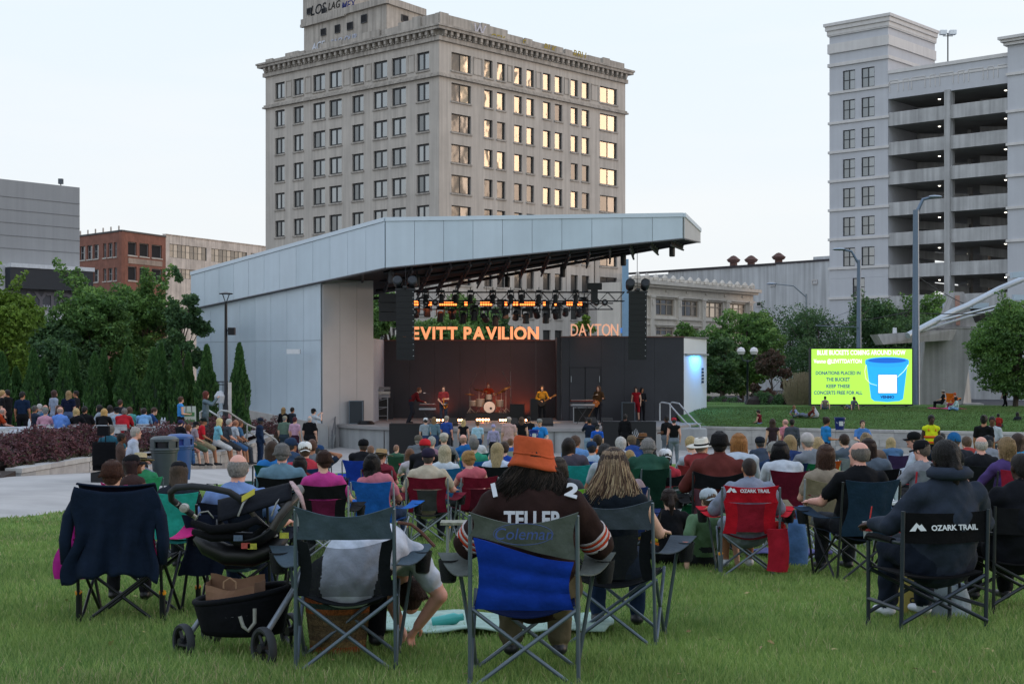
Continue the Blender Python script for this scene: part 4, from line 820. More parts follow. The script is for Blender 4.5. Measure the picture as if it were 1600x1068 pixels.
light('SPOT', 'front_white', (X(694, 74), 74, Z(470, 74)), 900, (1, .75, .65), .15, (X(690, 77), 77.5, 2.2), 26, .8)
light('SPOT', 'guitar_light', (X(930, 75), 75, Z(480, 75)), 650, (1, .55, .25), .15, (X(933, 77), 77.5, 2.0), 20, .8)
light('SPOT', 'wall_amber', (X(910, 80), 79.5, Z(500, 80)), 40, (1, .3, .12), .1, (X(925, 81), 81.4, 5.4), 60, 1.)

# foot lights, monitors, cases
FL = iter(ORD)
def footlight(px, row, d):
    e = empty('foot_light', (X(px, d), d, ZS), 0, next(FL) + ' blinding amber lamp bar on the stage floor', 'stage light', 'amber floor lamps across the stage edge')
    b = MB(); b.box(-.25, .25, 0, .2, 0, .22); b.build('housing', m_trs, e); b = MB(); [b.cbox((-.15 + .15 * k, -.01, .13), (.1, .02, .1)) for k in range(3)]; b.build('led_cells', mat('amber_lamp', (1, .42, .18), .5, 0, emit=14), e)
for p, d in ((687, 79), (717, 79), (750, 79.5), (759, 79.5), (786, 79), (822, 79)): footlight(p, 652, d)
def wedge(px, d, lab='black wedge monitor lying on the stage'):
    e = empty('stage_monitor', (X(px, d), d, ZS), random.uniform(-.2, .2), lab, 'loudspeaker', 'black floor wedges'); b = MB(); b.prism([(-.3, -.25), (.3, -.25), (.3, .25), (-.3, .25)], 0, [.12, .12, .42, .42]); b.M = None; b.build('cabinet', plastic('16171b'), e)
    b = MB(); b.add([(-.27, -.23, .14), (.27, -.23, .14), (.27, .23, .42), (-.27, .23, .42)], [(0, 1, 2, 3)]); b.build('grille', mat('grille_cloth', (.03, .03, .03), .9, .3, 90), e)
for p, d, l_ in ((706, 74.5, 'below the saxophonist'), (855, 74.6, 'below the bass guitarist'), (924, 75.5, 'below the singer-guitarist'), (801, 74.5, 'right of the drum kit'), (948, 75, 'left of the wing emblem case')): wedge(p, d, 'black wedge monitor on the stage ' + l_)
def crate(name, label, c, sz, col='17181c', frame=None, cat='case', wheels=False, base=ZS):
    e = empty(name, (c[0], c[1], base), 0, label, cat); w, dd, h = sz; z0 = .12 if wheels else 0
    b = MB(); b.box(-w / 2 + .02, w / 2 - .02, 0.02, dd - .02, z0, h); b.build('body', plastic(col), e); b = MB()
    fr = frame or '8b8f94'
    for xx in (-w / 2, w / 2 - .035):
        for yy in (0, dd - .035): b.box(xx, xx + .035, yy, yy + .035, z0, h + .005)
    for zz in (z0 - .002, h - .03):
        b.box(-w / 2 + .035, w / 2 - .035, -.004, .03, zz, zz + .035)
    b.build('edge_trim', metalm(fr), e)
    if wheels:
        for s in (-1, 1): b = MB(); b.M = Matrix.Translation((s * (w / 2 - .15), .1, .06)) @ Matrix.Rotation(R(90), 4, 'Y'); b.lathe([(.03, -.03), (.06, -.03), (.06, .03), (.03, .03)], n=10); b.build('castor', plastic('222222'), e)
    return e
e = crate('road_case', 'big black wheeled flight case parked in front of the stage', (X(657, 69), 69.2), (X(706, 69) - X(607, 69), 1.0, (706 - 655) * 69 / F), '101115', '1d1e22', 'road case', True, 0)
b = MB(); b.box(-1.5, 1.5, -.03, 1.0, .1, .14); b.build('base_board', mat('plywood', (.33, .26, .17), .8), e)
b = MB(); b.box(-.01, .01, -.005, .02, .15, 1.5); b.build('door_gap', plastic('050506'), e)
e = crate('wing_logo_case', 'black case with a white hand-like wing emblem at the stage front', (X(984, 70.8), 70.9), (X(1026, 70.8) - X(943, 70.8), .8, 1.62), '131519', '22252a', 'road case', False, 0)
b = MB()
for i in range(5): a = R(100 - i * 13); b.tube([(.05 + i * .05, -.02, .62), (.05 + i * .06 + math.cos(a) * .2, -.02, .62 + .3 + math.sin(a) * .1), (.1 + i * .07, -.02, 1.28 - abs(i - 3) * .07)], [.02, .06, .02], 6, flat=.3)
b.lathe([(0, -.3), (.05, -.2), (.14, 0), (.12, .15), (0, .2)], (.15, -.02, .68), 8, sy=.2); b.build('emblem', mat('white_print', (.6, .62, .64), .7), e)
crate('amp_rack', 'grey box amplifier at the left edge of the stage', (X(556, 77), 77), (.75, .6, 1.25), '2b3238', '6a7680'); crate('side_amp', 'dark loudspeaker cabinet with grey frame near the stage right', (X(982, 79.5), 79.5), (.75, .6, 1.1), '101216', '5a6670')
crate('bass_cabinet', 'dark bass cabinet standing behind the guitarist', (X(838, 81.5), 81.5), (.7, .5, 1.25), '1a1b1e', '3d3a38'); crate('black_cabinet', 'black cabinet beside the drum riser', (X(808, 81), 81), (.85, .5, .95), '08090a', '1c1c1e'); crate('keyboard_case', 'open flight case under the right-hand keyboards', (X(915, 78.6), 78.6), (1.35, .6, .85), '0c0d10', 'a7abb0')
b = MB(); e = empty('cable_coil', (X(572, 76.5), 76.5, ZS), 0, 'coil of black cable on the stage floor at the left', 'cable')
for k in range(4): b.tube([(math.cos(t) * (.45 - k * .04), math.sin(t) * (.35 - k * .04), .04 + k * .04) for t in np.linspace(0, 6.28, 18)], .03, 5)
b.build('coil', plastic('0d0d10'), e)
e = empty('equipment_rack', (X(592, 82), 82, ZS), 0, 'cream keyboard case resting on a silver cross-leg stand beside the wall', 'rack')
b = MB(); [b.rod((s * .5, 0, 0), (s * .5, 0, 1.3), .03, 6) for s in (-1, 1)]; [b.rod((-.5, 0, z), (.5, 0, z + .25 * (k % 2)), .025, 6) for k, z in enumerate((.25, .5, .75, 1.0))]; b.build('frame', metalm('9a9ea2'), e)
for z, c in ((1.3, '8f9296'), (1.5, 'b9b7b0'), (1.75, '7c7c7c')): b = MB(); b.box(-.62, .62, -.15, .4, z, z + .16); b.build('tray', plastic(c), e)
b = MB(); b.box(-.5, .5, .01, .3, .05, 1.2); b.build('cables', mat('tangled_cable', (.03, .03, .03), .9, .6, 30, bump=1, bscale=40), e)
b = MB(); e = empty('dark_screen_panel', (X(590, 83.5), 83.5, ZS), 0, 'dark panel leaning below the white rear wall', 'panel'); b.box(-.9, .9, 0, .1, 0, Z(612, 83.5) - ZS); b.build('panel', m_blk2, e)
# stairs and handrails
def stairs(name, label, x0, x1, y, z0, z1, n, railsat=(), col='a9adb2', run=.3, rail_h=.95, dir_=1):
    e = empty(name, (x0, y, z0), 0, label, 'stairs'); h = (z1 - z0) / n
    for i in range(n): b = MB(); b.box(0, x1 - x0, i * run, n * run, i * h, (i + 1) * h - .006); b.build('step', m_sc, e)
    for rx in railsat:
        b = MB(); q = [(rx, -.25, 0), (rx, -.25, rail_h), (rx, 0, rail_h + .05), (rx, n * run, n * h + rail_h), (rx, n * run + .45, n * h + rail_h), (rx, n * run + .45, n * h)]
        b.tube(q, .035, 8); b.rod((rx, n * run * .5, n * h * .5), (rx, n * run * .5, n * h * .5 + rail_h), .025, 6); b.build('handrail', metalm(col), e, True)
    return e
stairs('left_stage_stairs', 'concrete steps with thin handrails at the left end of the stage', X(500, 76.5), X(524, 76.5), 75.6, 0, ZS, 7, (.05, .8), '6d7074')
e = empty('right_stage_rails', (X(1045, 75), 75, 0), 0, 'pair of shiny steel handrails beside the right end of the stage', 'handrail')
for p0, p1 in ((1031, 1066), (1047, 1096)):
    q = [P(p0, 657, 76.5), P(p0, 630, 76.5), P(p0 + 3, 628, 76.4), P(p0 + 14, 630, 76.2), P(p0 + 26, 644, 75.6), P(p0 + 42, 661, 75), P(p0 + 47, 664, 74.8), P(p0 + 48, 690, 74.8)]
    b = MB(); b.tube([v - Vector(e.location) for v in q], .04, 8); b.build('handrail', metalm('b5babf'), e, True)
b = MB(); b.prism([(-.3, -.6), (1.9, -.9), (2.1, 2.4), (.6, 2.6)], 0, 1.1); b.build('stair_block', m_sc, e)
# band-left handrails near the terrace ramp
e = empty('terrace_ramp_rail', (X(350, 58), 58, 1.2), 0, 'white tubular handrails running down from the terrace behind the seated men', 'handrail')
o_ = Vector(e.location)
for dx, dz in ((0, 0), (-28, 2)):
    q = [P(341 + dx, 655, 60), P(341 + dx, 644, 60), P(346 + dx, 641, 60), P(355 + dx, 641.5, 60), P(372 + dx, 652, 60)] if dx else [P(341, 655, 60), P(341, 644, 60), P(346, 641, 60), P(355, 642, 60), P(385, 662, 61), P(410, 673, 62), P(430, 686, 63), P(434, 692, 63)]
    b = MB(); b.tube([v - o_ for v in q], .045, 8); b.build('handrail', metalm('a9aaa8'), e, True)
b = MB(); b.rod(P(386, 662, 61) - o_, P(386, 700, 61) - o_, .04); b.rod(P(386, 673, 61) - o_, P(410, 686, 62) - o_, .035); b.build('post', metalm('a9aaa8'), e)
b = MB(); e = empty('ramp_wall', (X(385, 73), 73, 0), 0, 'low sloping concrete ramp wall at the foot of the blue panel wall', 'wall'); o_ = Vector(e.location); q = [(X(385, 73), 73), (X(500, 72), 75.2), (X(500, 72), 75.5), (X(385, 73), 73.3)]; b.prism([(x - o_.x, y - o_.y) for x, y in q], 0, [Z(640, 73), Z(664, 75), Z(664, 75), Z(640, 73)]); b.build('wall', m_sc, e)
# ================================================================ TREES
def leafmats(cols): return [mat('leaf', c, .6, .3, .6, spec=.3, trans=.35) for c in cols]
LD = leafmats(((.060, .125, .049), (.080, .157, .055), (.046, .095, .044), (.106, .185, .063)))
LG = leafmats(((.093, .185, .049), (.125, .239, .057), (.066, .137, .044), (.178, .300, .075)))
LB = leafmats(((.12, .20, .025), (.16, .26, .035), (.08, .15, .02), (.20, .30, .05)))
LR = leafmats(((.10, .06, .045), (.08, .06, .04), (.05, .05, .03), (.12, .07, .05)))
LC = leafmats(((.051, .128, .034), (.068, .159, .044), (.037, .093, .029), (.098, .195, .051)))
m_bark = mat('bark', (.07, .055, .045), .9, .3, 6, bump=.8, bscale=30, stretch=(4, 4, 1))
def tree(name, label, base, h, rad, crown0, n, mats, size=.22, clumps=26, seed=0, airy=.55, trunk_r=.18, cat='tree', group=None, sprays=0, flat=1.):
    r_ = np.random.default_rng(seed + 11); e = empty(name, base, 0, label, cat, group)
    mb = MB(); top = h * .82; kn = [Vector((r_.normal() * .1 * h * .1 * i, r_.normal() * .02 * h * i, top * i / 4)) for i in range(5)]; kn[0] = Vector((0, 0, -.3))
    mb.tube(kn, [trunk_r * (1.15 - .25 * i) for i in range(5)], 8); C = []; SP = []
    for i in range(clumps):
        # clump centres fill an egg; a little denser towards the outside
        th = r_.uniform(0, 6.283); q = r_.uniform(-1, 1); rr = r_.uniform(.35, .92) ** .7
        x, y = math.cos(th) * math.sqrt(1 - q * q) * rr * rad, math.sin(th) * math.sqrt(1 - q * q) * rr * rad * flat; z = crown0 + (h - crown0) * (.5 + .46 * q * rr ** .4)
        s = rad * r_.uniform(.26, .46); C.append((x, y, z, s)); a = kn[0].lerp(kn[-1], min(.95, max(.25, (z * .62) / top))); c = Vector((x, y, z)); mb.tube([a, a.lerp(c, .5) + Vector((0, 0, .06 * h * r_.uniform(-.3, .6))), c], [trunk_r * .38, trunk_r * .2, trunk_r * .07], 5)
    for i in range(sprays):
        th = r_.uniform(0, 6.283); c = Vector((math.cos(th) * rad * r_.uniform(.5, 1.15), math.sin(th) * rad * .6, h * r_.uniform(.75, 1.12))); a = Vector((c.x * .5, c.y * .5, c.z - rad * .6)); mb.tube([a, c], [trunk_r * .15, .02], 4)
        SP.append(len(C)); [C.append((*a.lerp(c, t), rad * .17 * (1.25 - t * .6))) for t in (.25, .5, .75, 1.)]
    mb.build('trunk', m_bark, e, True)
    w = np.array([c[3] ** 2 for c in C]); w[SP[0] if SP else len(C):] *= .4; k = r_.choice(len(C), n, p=w / w.sum()); Ca = np.array(C)[k]
    v = r_.normal(size=(n, 3)); v /= np.linalg.norm(v, axis=1)[:, None]; lump = 1 + .3 * np.sin(v[:, 0] * 5 + k) * np.sin(v[:, 2] * 6 + k * 2)
    rr = r_.uniform(airy, 1.08, n) ** .6 * lump; c = Ca[:, :3] + v * (Ca[:, 3] * rr)[:, None] * np.array([1, 1, .8])
    hue = (k % 3 == 0).astype(int) + (r_.random(n) < .25); mi = np.where(r_.random(n) < .2, 2, np.clip(hue, 0, 1)); mi[(v[:, 2] > .5) & (r_.random(n) < .45)] = 3  # lightest leaf colour kept for clump tops, painting in skylight
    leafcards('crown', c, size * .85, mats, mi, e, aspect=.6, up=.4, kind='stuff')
    return e
def gzt(x, y):
    if x < -12 and 36 < y < 70: return tz(x, y)
    if x > 10 and y > wall_y(x): return 1.0
    return 0.
def tree_at(px, d, rtop, rcrown, wpx, n, mats, label, **k):
    n = int(n * 1.7)
    base = Vector((X(px, d), d, gzt(X(px, d), d))); h = Z(rtop, d) - base.z; return tree(k.pop('name', 'shade_tree'), label, base, h, wpx * d / F / 2, Z(rcrown, d) - base.z, n, mats, **k)
tree_at(-6, 74, 445, 600, 125, 9000, LB, 'bright yellow-green tree at the far left edge', seed=1, size=.26, clumps=26, sprays=6)
tree_at(150, 86, 438, 640, 135, 20000, LG, 'big green tree in front of the red brick building', seed=2, size=.26, clumps=30, sprays=6, group=None)
tree_at(222, 90, 430, 640, 125, 20000, LG, 'tall green tree between the brick building and the blue canopy', seed=3, size=.26, clumps=30, sprays=8)
tree_at(80, 84, 505, 640, 130, 13000, LD, 'dark leafy tree in front of the grey slab building', seed=4, size=.26)
tree_at(290, 80, 448, 640, 75, 9000, LD, 'wispy dark tree against the left end of the canopy', seed=5, size=.22, clumps=18, sprays=4, airy=.2)
tree_at(15, 88, 500, 640, 100, 9000, LD, 'dark tree behind the bright yellow-green one', seed=6, size=.26)
tree_at(600, 112, 455, 590, 90, 9000, LG, 'bright green tree seen through the gap left of the speaker stack', seed=7, size=.3)
tree_at(700, 118, 448, 590, 130, 12000, LG, 'green tree behind the lighting truss', seed=8, size=.3); tree_at(775, 122, 470, 590, 90, 7000, LD, 'darker tree behind the word PAVILION', seed=9, size=.3)
tree_at(919, 108, 490, 560, 44, 1500, LB, 'small light green sapling behind the word DAYTON', seed=10, size=.25, clumps=10, trunk_r=.08); tree_at(1062, 108, 506, 560, 56, 2600, LG, 'low green treetop peeking over the white wing block', seed=12, size=.25, clumps=12, trunk_r=.1)
tree_at(1160, 112, 478, 622, 122, 24000, LG, 'dense dark green tree behind the twin globe street lamp', seed=13, size=.27, clumps=34); tree_at(1128, 108, 520, 625, 60, 6000, LD, 'small dark tree beside the white wing block', seed=14, size=.25)
tree_at(1275, 118, 488, 620, 150, 13000, LD, 'airy honey locust left of the video screen', seed=15, size=.22, clumps=30, airy=.2, sprays=8); tree_at(1205, 104, 545, 640, 60, 6000, LR, 'brownish purple leaved small tree beside the locust', seed=16, size=.2, clumps=16, trunk_r=.08)
tree_at(1372, 120, 470, 600, 110, 10000, LD, 'dark leafy tree behind the video screen', seed=17, size=.27, clumps=26, sprays=5); tree_at(1450, 126, 462, 600, 100, 9000, LG, 'green tree in front of the garage decks', seed=18, size=.28, clumps=22, sprays=6); tree_at(1420, 122, 500, 600, 140, 9000, LD, 'dark round tree between the poles', seed=19, size=.27)
tree_at(1585, 88, 478, 625, 135, 22000, LG, 'large dark green tree at the right edge beside the concrete pylon', seed=20, size=.2, clumps=34, sprays=5)
# arborvitae row
def arbor(px, rtop, rbot, wpx, d, seed, label):
    base = Vector((X(px, d), d, gzt(X(px, d), d) - .1)); h = Z(rtop, d) - base.z; rad = wpx * d / F / 2; e = empty('arborvitae', base, 0, label, 'tree', 'arborvitae row behind the terrace'); r_ = np.random.default_rng(seed)
    n = 6500; z = r_.random(n) ** .8; th = r_.uniform(0, 6.283, n)
    prof = rad * np.minimum(1, (1 - z) * 1.75) ** .75 * (.86 + .14 * np.sin(z * 14 + th * 2)); lump = 1 + .11 * np.sin(th * 5 + z * 9 + seed) + .09 * np.sin(th * 9 - z * 22); rr = prof * lump * r_.uniform(.84, 1.03, n)
    c = np.stack([np.cos(th) * rr, np.sin(th) * rr, z * h], 1)
    mi = r_.integers(0, 3, n); mi[r_.random(n) < .14] = 3
    nrm_ = 'crown'; nn = len(c); t = np.stack([np.cos(th) * .35, np.sin(th) * .35, np.ones(nn)], 1) + r_.normal(size=(nn, 3)) * .25; t /= np.linalg.norm(t, axis=1)[:, None]; a = r_.normal(size=(nn, 3)); a -= (a * t).sum(1)[:, None] * t; a /= np.linalg.norm(a, axis=1)[:, None]
    s = (.20 * r_.uniform(.7, 1.3, nn))[:, None]; v = np.stack([c - t * s * .5, c + a * s * .22, c + t * s * .6, c - a * s * .22], 1)
    obj('crown', arrmesh('crown', v.reshape(-1, 3), np.arange(nn * 4).reshape(nn, 4), LC, mi), e, kind='stuff')
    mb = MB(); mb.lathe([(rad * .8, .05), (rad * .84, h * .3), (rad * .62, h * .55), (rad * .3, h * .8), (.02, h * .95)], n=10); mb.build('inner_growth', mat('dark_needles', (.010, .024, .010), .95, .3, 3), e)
    mb = MB(); mb.rod((0, 0, -.2), (0, 0, .4), .09); mb.build('trunk', m_bark, e)
ab = [(2, 552, 46, 'first'), (25, 575, 30, 'x'), (52, 546, 34, 'x'), (68, 562, 28, 'x'), (101, 545, 34, 'x'), (116, 548, 28, 'x'), (148, 552, 36, 'x'), (162, 546, 30, 'x'), (199, 543, 40, 'x'), (183, 562, 26, 'x'), (240, 545, 40, 'x'), (252, 538, 32, 'x'), (276, 541, 32, 'x'), (294, 552, 28, 'x'), (323, 540, 38, 'x')]
abl = ['broad columnar arborvitae at the very left of the evergreen row', 'short arborvitae tucked beside the leftmost evergreen', 'pointed arborvitae behind the standing man in the navy polo', 'low narrow arborvitae to the left of the long-haired standing woman', 'tall arborvitae behind the standing woman in the grey dress', 'slim arborvitae behind the woman in the navy top', 'wide arborvitae behind the black-shirted seated man', 'pointed arborvitae right behind the blond bob', 'full arborvitae standing above the red-shirted seated man', 'short dark arborvitae squeezed beside the full one', 'broad double-tipped arborvitae above the bearded seated man', 'tallest thin arborvitae behind the water bottles', 'narrow arborvitae behind the woman in the blue tank top', 'short arborvitae left of the woman taking a photo', 'tall arborvitae directly behind the red-haired photographer']
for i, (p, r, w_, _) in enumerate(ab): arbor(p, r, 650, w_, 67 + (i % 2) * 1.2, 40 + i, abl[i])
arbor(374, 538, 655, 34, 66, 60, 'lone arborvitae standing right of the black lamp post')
# bushes on the right
def bush(px, d, rtop, wpx, n, mats, label, zb=1.0, size=.14, cat='bush'):
    hedge([(X(px - wpx / 2, d), d), (X(px + wpx / 2, d), d + .3)], [2., 2.], lambda x, y: zb, lambda x, y: Z(rtop, d), n, label, cat, mats, size, 'bush')
bush(1212, 92, 612, 60, 6000, LD, 'rounded dark bush left of the ornamental grass'); bush(1158, 96, 630, 34, 1800, LG, 'low green plant behind the iron fence'); bush(1120, 104, 618, 60, 4000, LD, 'dark hedge along the street behind the fence')
def plume(px, d, rtop, n, label):
    base = Vector((X(px, d), d, 1.2)); e = empty('ornamental_grass', base, 0, label, 'grass clump'); H_ = Z(rtop, d) - base.z; a = rng.uniform(0, 6.28, n); s = rng.uniform(.1, 1, n) * .9; hh = H_ * rng.uniform(.5, 1, n); dx, dy = np.cos(a) * s, np.sin(a) * s; w_ = .02
    v = np.stack([np.stack([dx * .2 - w_, dy * .2, 0 * a], 1), np.stack([dx * .2 + w_, dy * .2, 0 * a], 1), np.stack([dx + w_ * .6, dy, hh], 1), np.stack([dx - w_ * .6, dy, hh], 1)], 1)
    obj('blades', arrmesh('blades', v.reshape(-1, 3), np.arange(n * 4).reshape(n, 4), [mat('dry_grass', (.25, .21, .13), .8, .3, 5)]), e, kind='stuff')
for i, (p, r) in enumerate(((1243, 590), (1256, 580), (1264, 600), (1236, 608))): plume(p, 91 + i * .4, r, 500, ['tan ornamental grass nearest the white box', 'tallest tan ornamental grass left of the screen', 'tan ornamental grass touching the screen edge', 'shortest tan ornamental grass by the dark bush'][i])

# ================================================================ STREET FURNITURE, SCREEN, PYLON
def globelamp(px, d, rtop):
    z0 = 1.1; h = Z(rtop, d) - z0; e = empty('globe_street_lamp', (X(px, d), d, z0), 0, 'dark green street lamp with two white globes behind the lawn', 'street lamp'); b = MB(); b.lathe([(.34, 0), (.34, .25), (.24, .3), (.2, .8), (.1, .95), (.075, 1.3), (.06, h - .9), (.1, h - .85), (.06, h - .7)], n=12); b.build('pole', metalm('1c262b'), e, True)
    b = MB(); b.tube([(-.42, 0, h - .42), (-.3, 0, h - .75), (0, 0, h - .8), (.3, 0, h - .75), (.42, 0, h - .42)], .04, 8); b.lathe([(.1, 0), (.16, .05), (.1, .12)], (-.42, 0, h - .45), 10); b.lathe([(.1, 0), (.16, .05), (.1, .12)], (.42, 0, h - .45), 10); b.build('arm', metalm('1c262b'), e, True)
    for s in (-1, 1): b = MB(); b.lathe([(.05, -.26), (.2, -.2), (.28, 0), (.2, .2), (0, .28)], (s * .42, 0, h - .15), 14); b.build('globe', mat('milk_glass', (.62, .60, .60), .3), e, True)
globelamp(1168, 93, 545)
# tall black lamp post on the left
d = 61.; zb = 1.1; e = empty('lamp_post', (X(353, d), d, zb), 0, 'tall black lamp post with flat round head beside the lone evergreen', 'lamp post'); h = Z(456, d) - zb
b = MB(); b.lathe([(.13, 0), (.13, h * .25), (.085, h * .26), (.06, h - .5)], n=10); b.build('pole', metalm('14161a'), e, True)
b = MB(); b.rod((0, 0, h - .5), (-.14, 0, h - .1), .02); b.rod((0, 0, h - .5), (.14, 0, h - .1), .02); b.lathe([(.28, -.1), (.3, -.06), (.05, .0), (0, 0)], (0, 0, h), 16); b.build('lamp_head', metalm('1a1c20'), e)
b = MB(); z = Z(516, d) - zb; b.rod((0, 0, z), (.25, -.05, z), .03); b.box(.12, .4, -.2, .1, z - .2, z + .12); b.build('spotlight', metalm('15171b'), e)
b = MB(); b.box(.1, .24, -.06, .0, Z(650, d) - zb - .4, Z(597, d) - zb); b.build('white_sleeve', mat('white_sleeve', (.5, .48, .46), .8), e); b = MB(); b.cbox((.17, -.065, 1.2), (.1, .01, .3)); b.build('notice', mat('notice_print', (.45, .2, .2), .8), e)
b = MB(); b.lathe([(.2, 0), (.25, .3), (.12, .5), (0, .52)], (-.25, 0, Z(611, d) - zb - .5), 9); b.build('plastic_bag', mat('clear_bag', (.4, .42, .45), .4), e)
e = empty('iron_gate', (X(340, 74), 74, 1.0), 0, 'short length of black iron railing behind the black lamp post', 'fence'); b = MB(); z0, z1 = Z(640, 74) - 1, Z(596, 74) - 1
[b.rod((-.6 + .22 * k, 0, 0), (-.6 + .22 * k, 0, z1), .02, 5) for k in range(6)]; b.rod((-.65, 0, z1), (.55, 0, z1), .03, 5); b.rod((-.65, 0, z1 - .15), (.55, 0, z1 - .15), .025, 5); b.build('bars', m_steel, e)
simplepole('tall_utility_pole', 'tallest blue-grey steel pole with a curved lamp arm right of the screen', (X(1431, 92), 92, 1.3), Z(328, 92) - 1.3, .27, '5f6f80', 'utility pole', (1.15, .85))
simplepole('utility_pole', 'blue-grey steel pole with a lamp arm pointing left behind the screen', (X(1342, 100), 100, 1), Z(406, 100) - 1, .2, '5f6f80', 'utility pole', (-1.3, .75))
simplepole('street_light', 'thin street light with an arm reaching left over the locust tree', (X(1260, 128), 128, 1), Z(459, 128) - 1, .13, '7d868c', 'street light', (-2.9, .9))
for i, (a, c, lab) in enumerate(((P(1431, 489, 92), P(1640, 484, 96), 'upper overhead cable running right from the tallest pole'), (P(1431, 484, 92), P(1280, 508, 110), 'overhead cable between the two steel poles'), (P(1431, 430, 92), P(1520, 480, 98), 'steep guy wire from the tallest pole to the pipe arch'))):
    b = MB(); b.tube([a.lerp(c, t) - a - Vector((0, 0, .6 * t * (1 - t))) for t in np.linspace(0, 1, 9)], .03, 5); o = b.build('overhead_cable', m_steel); o.location = a; tag(o, lab, 'cable')
e = empty('mast_arm', P(1342, 511, 99.8), 0, 'bare bracket arm pointing left from the shorter steel pole', 'bracket'); b = MB(); b.tube([(0, 0, 0), (-1.5, 0, .05), (-3.0, 0, .1)], .04, 6); b.tube([(-3.0, 0, .1), (-1.5, 0, .8), (-.2, 0, 1.3)], .015, 5); b.build('arm', metalm('59666c'), e)
# video screen
d = 86.; x0, x1, z0, z1 = X(1268, d), X(1425, d), Z(631, d), Z(545, d); W_, H_ = x1 - x0, z1 - z0
e = empty('video_screen', ((x0 + x1) / 2, d, z0), 0, 'large outdoor LED screen showing a blue donation bucket on lime green', 'screen')
b = MB(); b.box(-W_ / 2 - .05, W_ / 2 + .08, .02, .6, -.1, H_ + .06); b.build('housing', m_steel, e)
b = MB(); [b.box(s - .06, s + .06, .1, .3, -1.1, -.1) for s in np.linspace(-W_ / 2 + .6, W_ / 2 - .3, 5)]; b.box(-W_ / 2 + 2.6, W_ / 2 - .2, .35, .9, -1.0, -.15); b.build('support', m_steel, e)
def em(name, c, s=.66): return mat(name, hx(c), .6, 0, emit=s)
b = MB(); b.box(-W_ / 2, W_ / 2, 0, .02, 0, H_); b.build('display', em('screen_green', 'b0ea52'), e)
def scr(px, row): return ((px - 1346.5) * d / F, (631 - row) * d / F)
def stext(s, px, row, h, col, wpx, off=.0, bold=.012):
    me = text_mesh(s, h * d / F / .70, em('screen_ink', col), .001, bold); xs = [v.co.x for v in me.vertices]; sc_ = wpx * d / F / (max(xs) - min(xs)); x, z = scr(px, row)
    o = obj('lettering', me, e); o.location = (x, -.008, z); o.rotation_euler = (R(90), 0, 0); o.scale = (sc_, 1, 1)
stext('BLUE BUCKETS COMING AROUND NOW', 1345.5, 554, 7.2, 'ffffff', 138, bold=.008); stext('Venmo @LEVITTDAYTON', 1309, 567, 6.2, 'ffffff', 75, bold=.008)
for s, r, w_ in (('DONATIONS PLACED IN', 585, 70), ('THE BUCKET', 595, 37), ('KEEP THESE', 605.5, 37), ('CONCERTS FREE FOR ALL', 615.8, 76)): stext(s, 1309.5, r, 5.4, '0c3878', w_, bold=.007)
def poly(name, pts, col, y, par=e):
    b = MB(); n = len(pts); b.add([(*(lambda q: (q[0], y, q[1]))(scr(*p)),) for p in pts], [tuple(range(n))]); o = b.build(name, em('screen_ink', col), par); return o
poly('bucket_image', [(1354, 568), (1418, 568), (1411, 623), (1405, 626), (1386, 627.5), (1366, 626), (1361, 622)], '27a6ee', -.004)
cx, cy, rx, ry = 1386, 563, 34, 5.5
poly('bucket_rim', [(1352, 563)] + [(cx - rx * math.cos(t), cy + ry * math.sin(t) + 5) for t in np.linspace(0, math.pi, 16)] + [(1420, 563)] + [(cx + rx * math.cos(t), cy - ry * math.sin(t)) for t in np.linspace(0, math.pi, 16)], '2b9df0', -.006)
poly('bucket_mouth', [(cx + 30 * math.cos(t), cy + 4 * math.sin(t)) for t in np.linspace(0, 2 * math.pi, 28)][:-1], '1a5fc0', -.008)
b = MB(); q = [scr(*p) for p in ((1353, 570), (1351, 580), (1353, 592), (1360, 599), (1370, 602))]; b.tube([(x, -.02, z) for x, z in q], .045, 6, flat=.3); q = [scr(*p) for p in ((1419, 570), (1412, 580), (1402, 589))]; b.tube([(x, -.02, z) for x, z in q], .045, 6, flat=.3); b.build('bucket_handle', em('screen_ink', 'e9f2e4'), e)
poly('code_card_border', [(1371.5, 584.5), (1402, 584.5), (1402, 614.5), (1371.5, 614.5)], '30506a', -.010); poly('code_card', [(1372.3, 585.3), (1401.2, 585.3), (1401.2, 613.7), (1372.3, 613.7)], 'ffffff', -.014); stext('VENMO', 1386.5, 621.8, 4, '14407a', 22)
# concrete pylon with white pipe arch
m_pc = mat('weathered_concrete', (.36, .345, .335), .9, .18, .4, streak=.35, bump=.25, bscale=4); d = 97.
e = empty('concrete_pylon', (X(1490, d), d, 1.0), 0, 'massive sloping concrete pylon at the foot of the white pipe arch', 'monument'); O = Vector(e.location)
def frus(pb, zb_, pt_, zt_, name, m=m_pc):
    b = MB(); b.hexa([(*p, zb_) for p in pb] + [(*p, zt_) for p in pt_]); b.build(name, m, e)
fx = lambda px: X(px, d) - O.x
frus([(fx(1432), 0), (fx(1502), 0), (fx(1545), 3.5), (fx(1440), 4)], 0, [(fx(1449), 0), (fx(1524), 0), (fx(1530), 3), (fx(1452), 3)], Z(513, d) - 1, 'lower_block')
frus([(fx(1480), .6), (fx(1530), .6), (fx(1545), 3), (fx(1482), 3)], Z(510, d) - 1, [(fx(1497), .8), (fx(1512), .8), (fx(1522), 2.5), (fx(1500), 2.5)], Z(455, d) - 1, 'upper_block')
frus([(fx(1502) + .03, -.3), (fx(1535), -.3), (fx(1545), 2), (fx(1505), 2)], 0, [(fx(1502) + .03, -.3), (fx(1535), -.3), (fx(1545), 2), (fx(1505), 2)], .75, 'plinth')
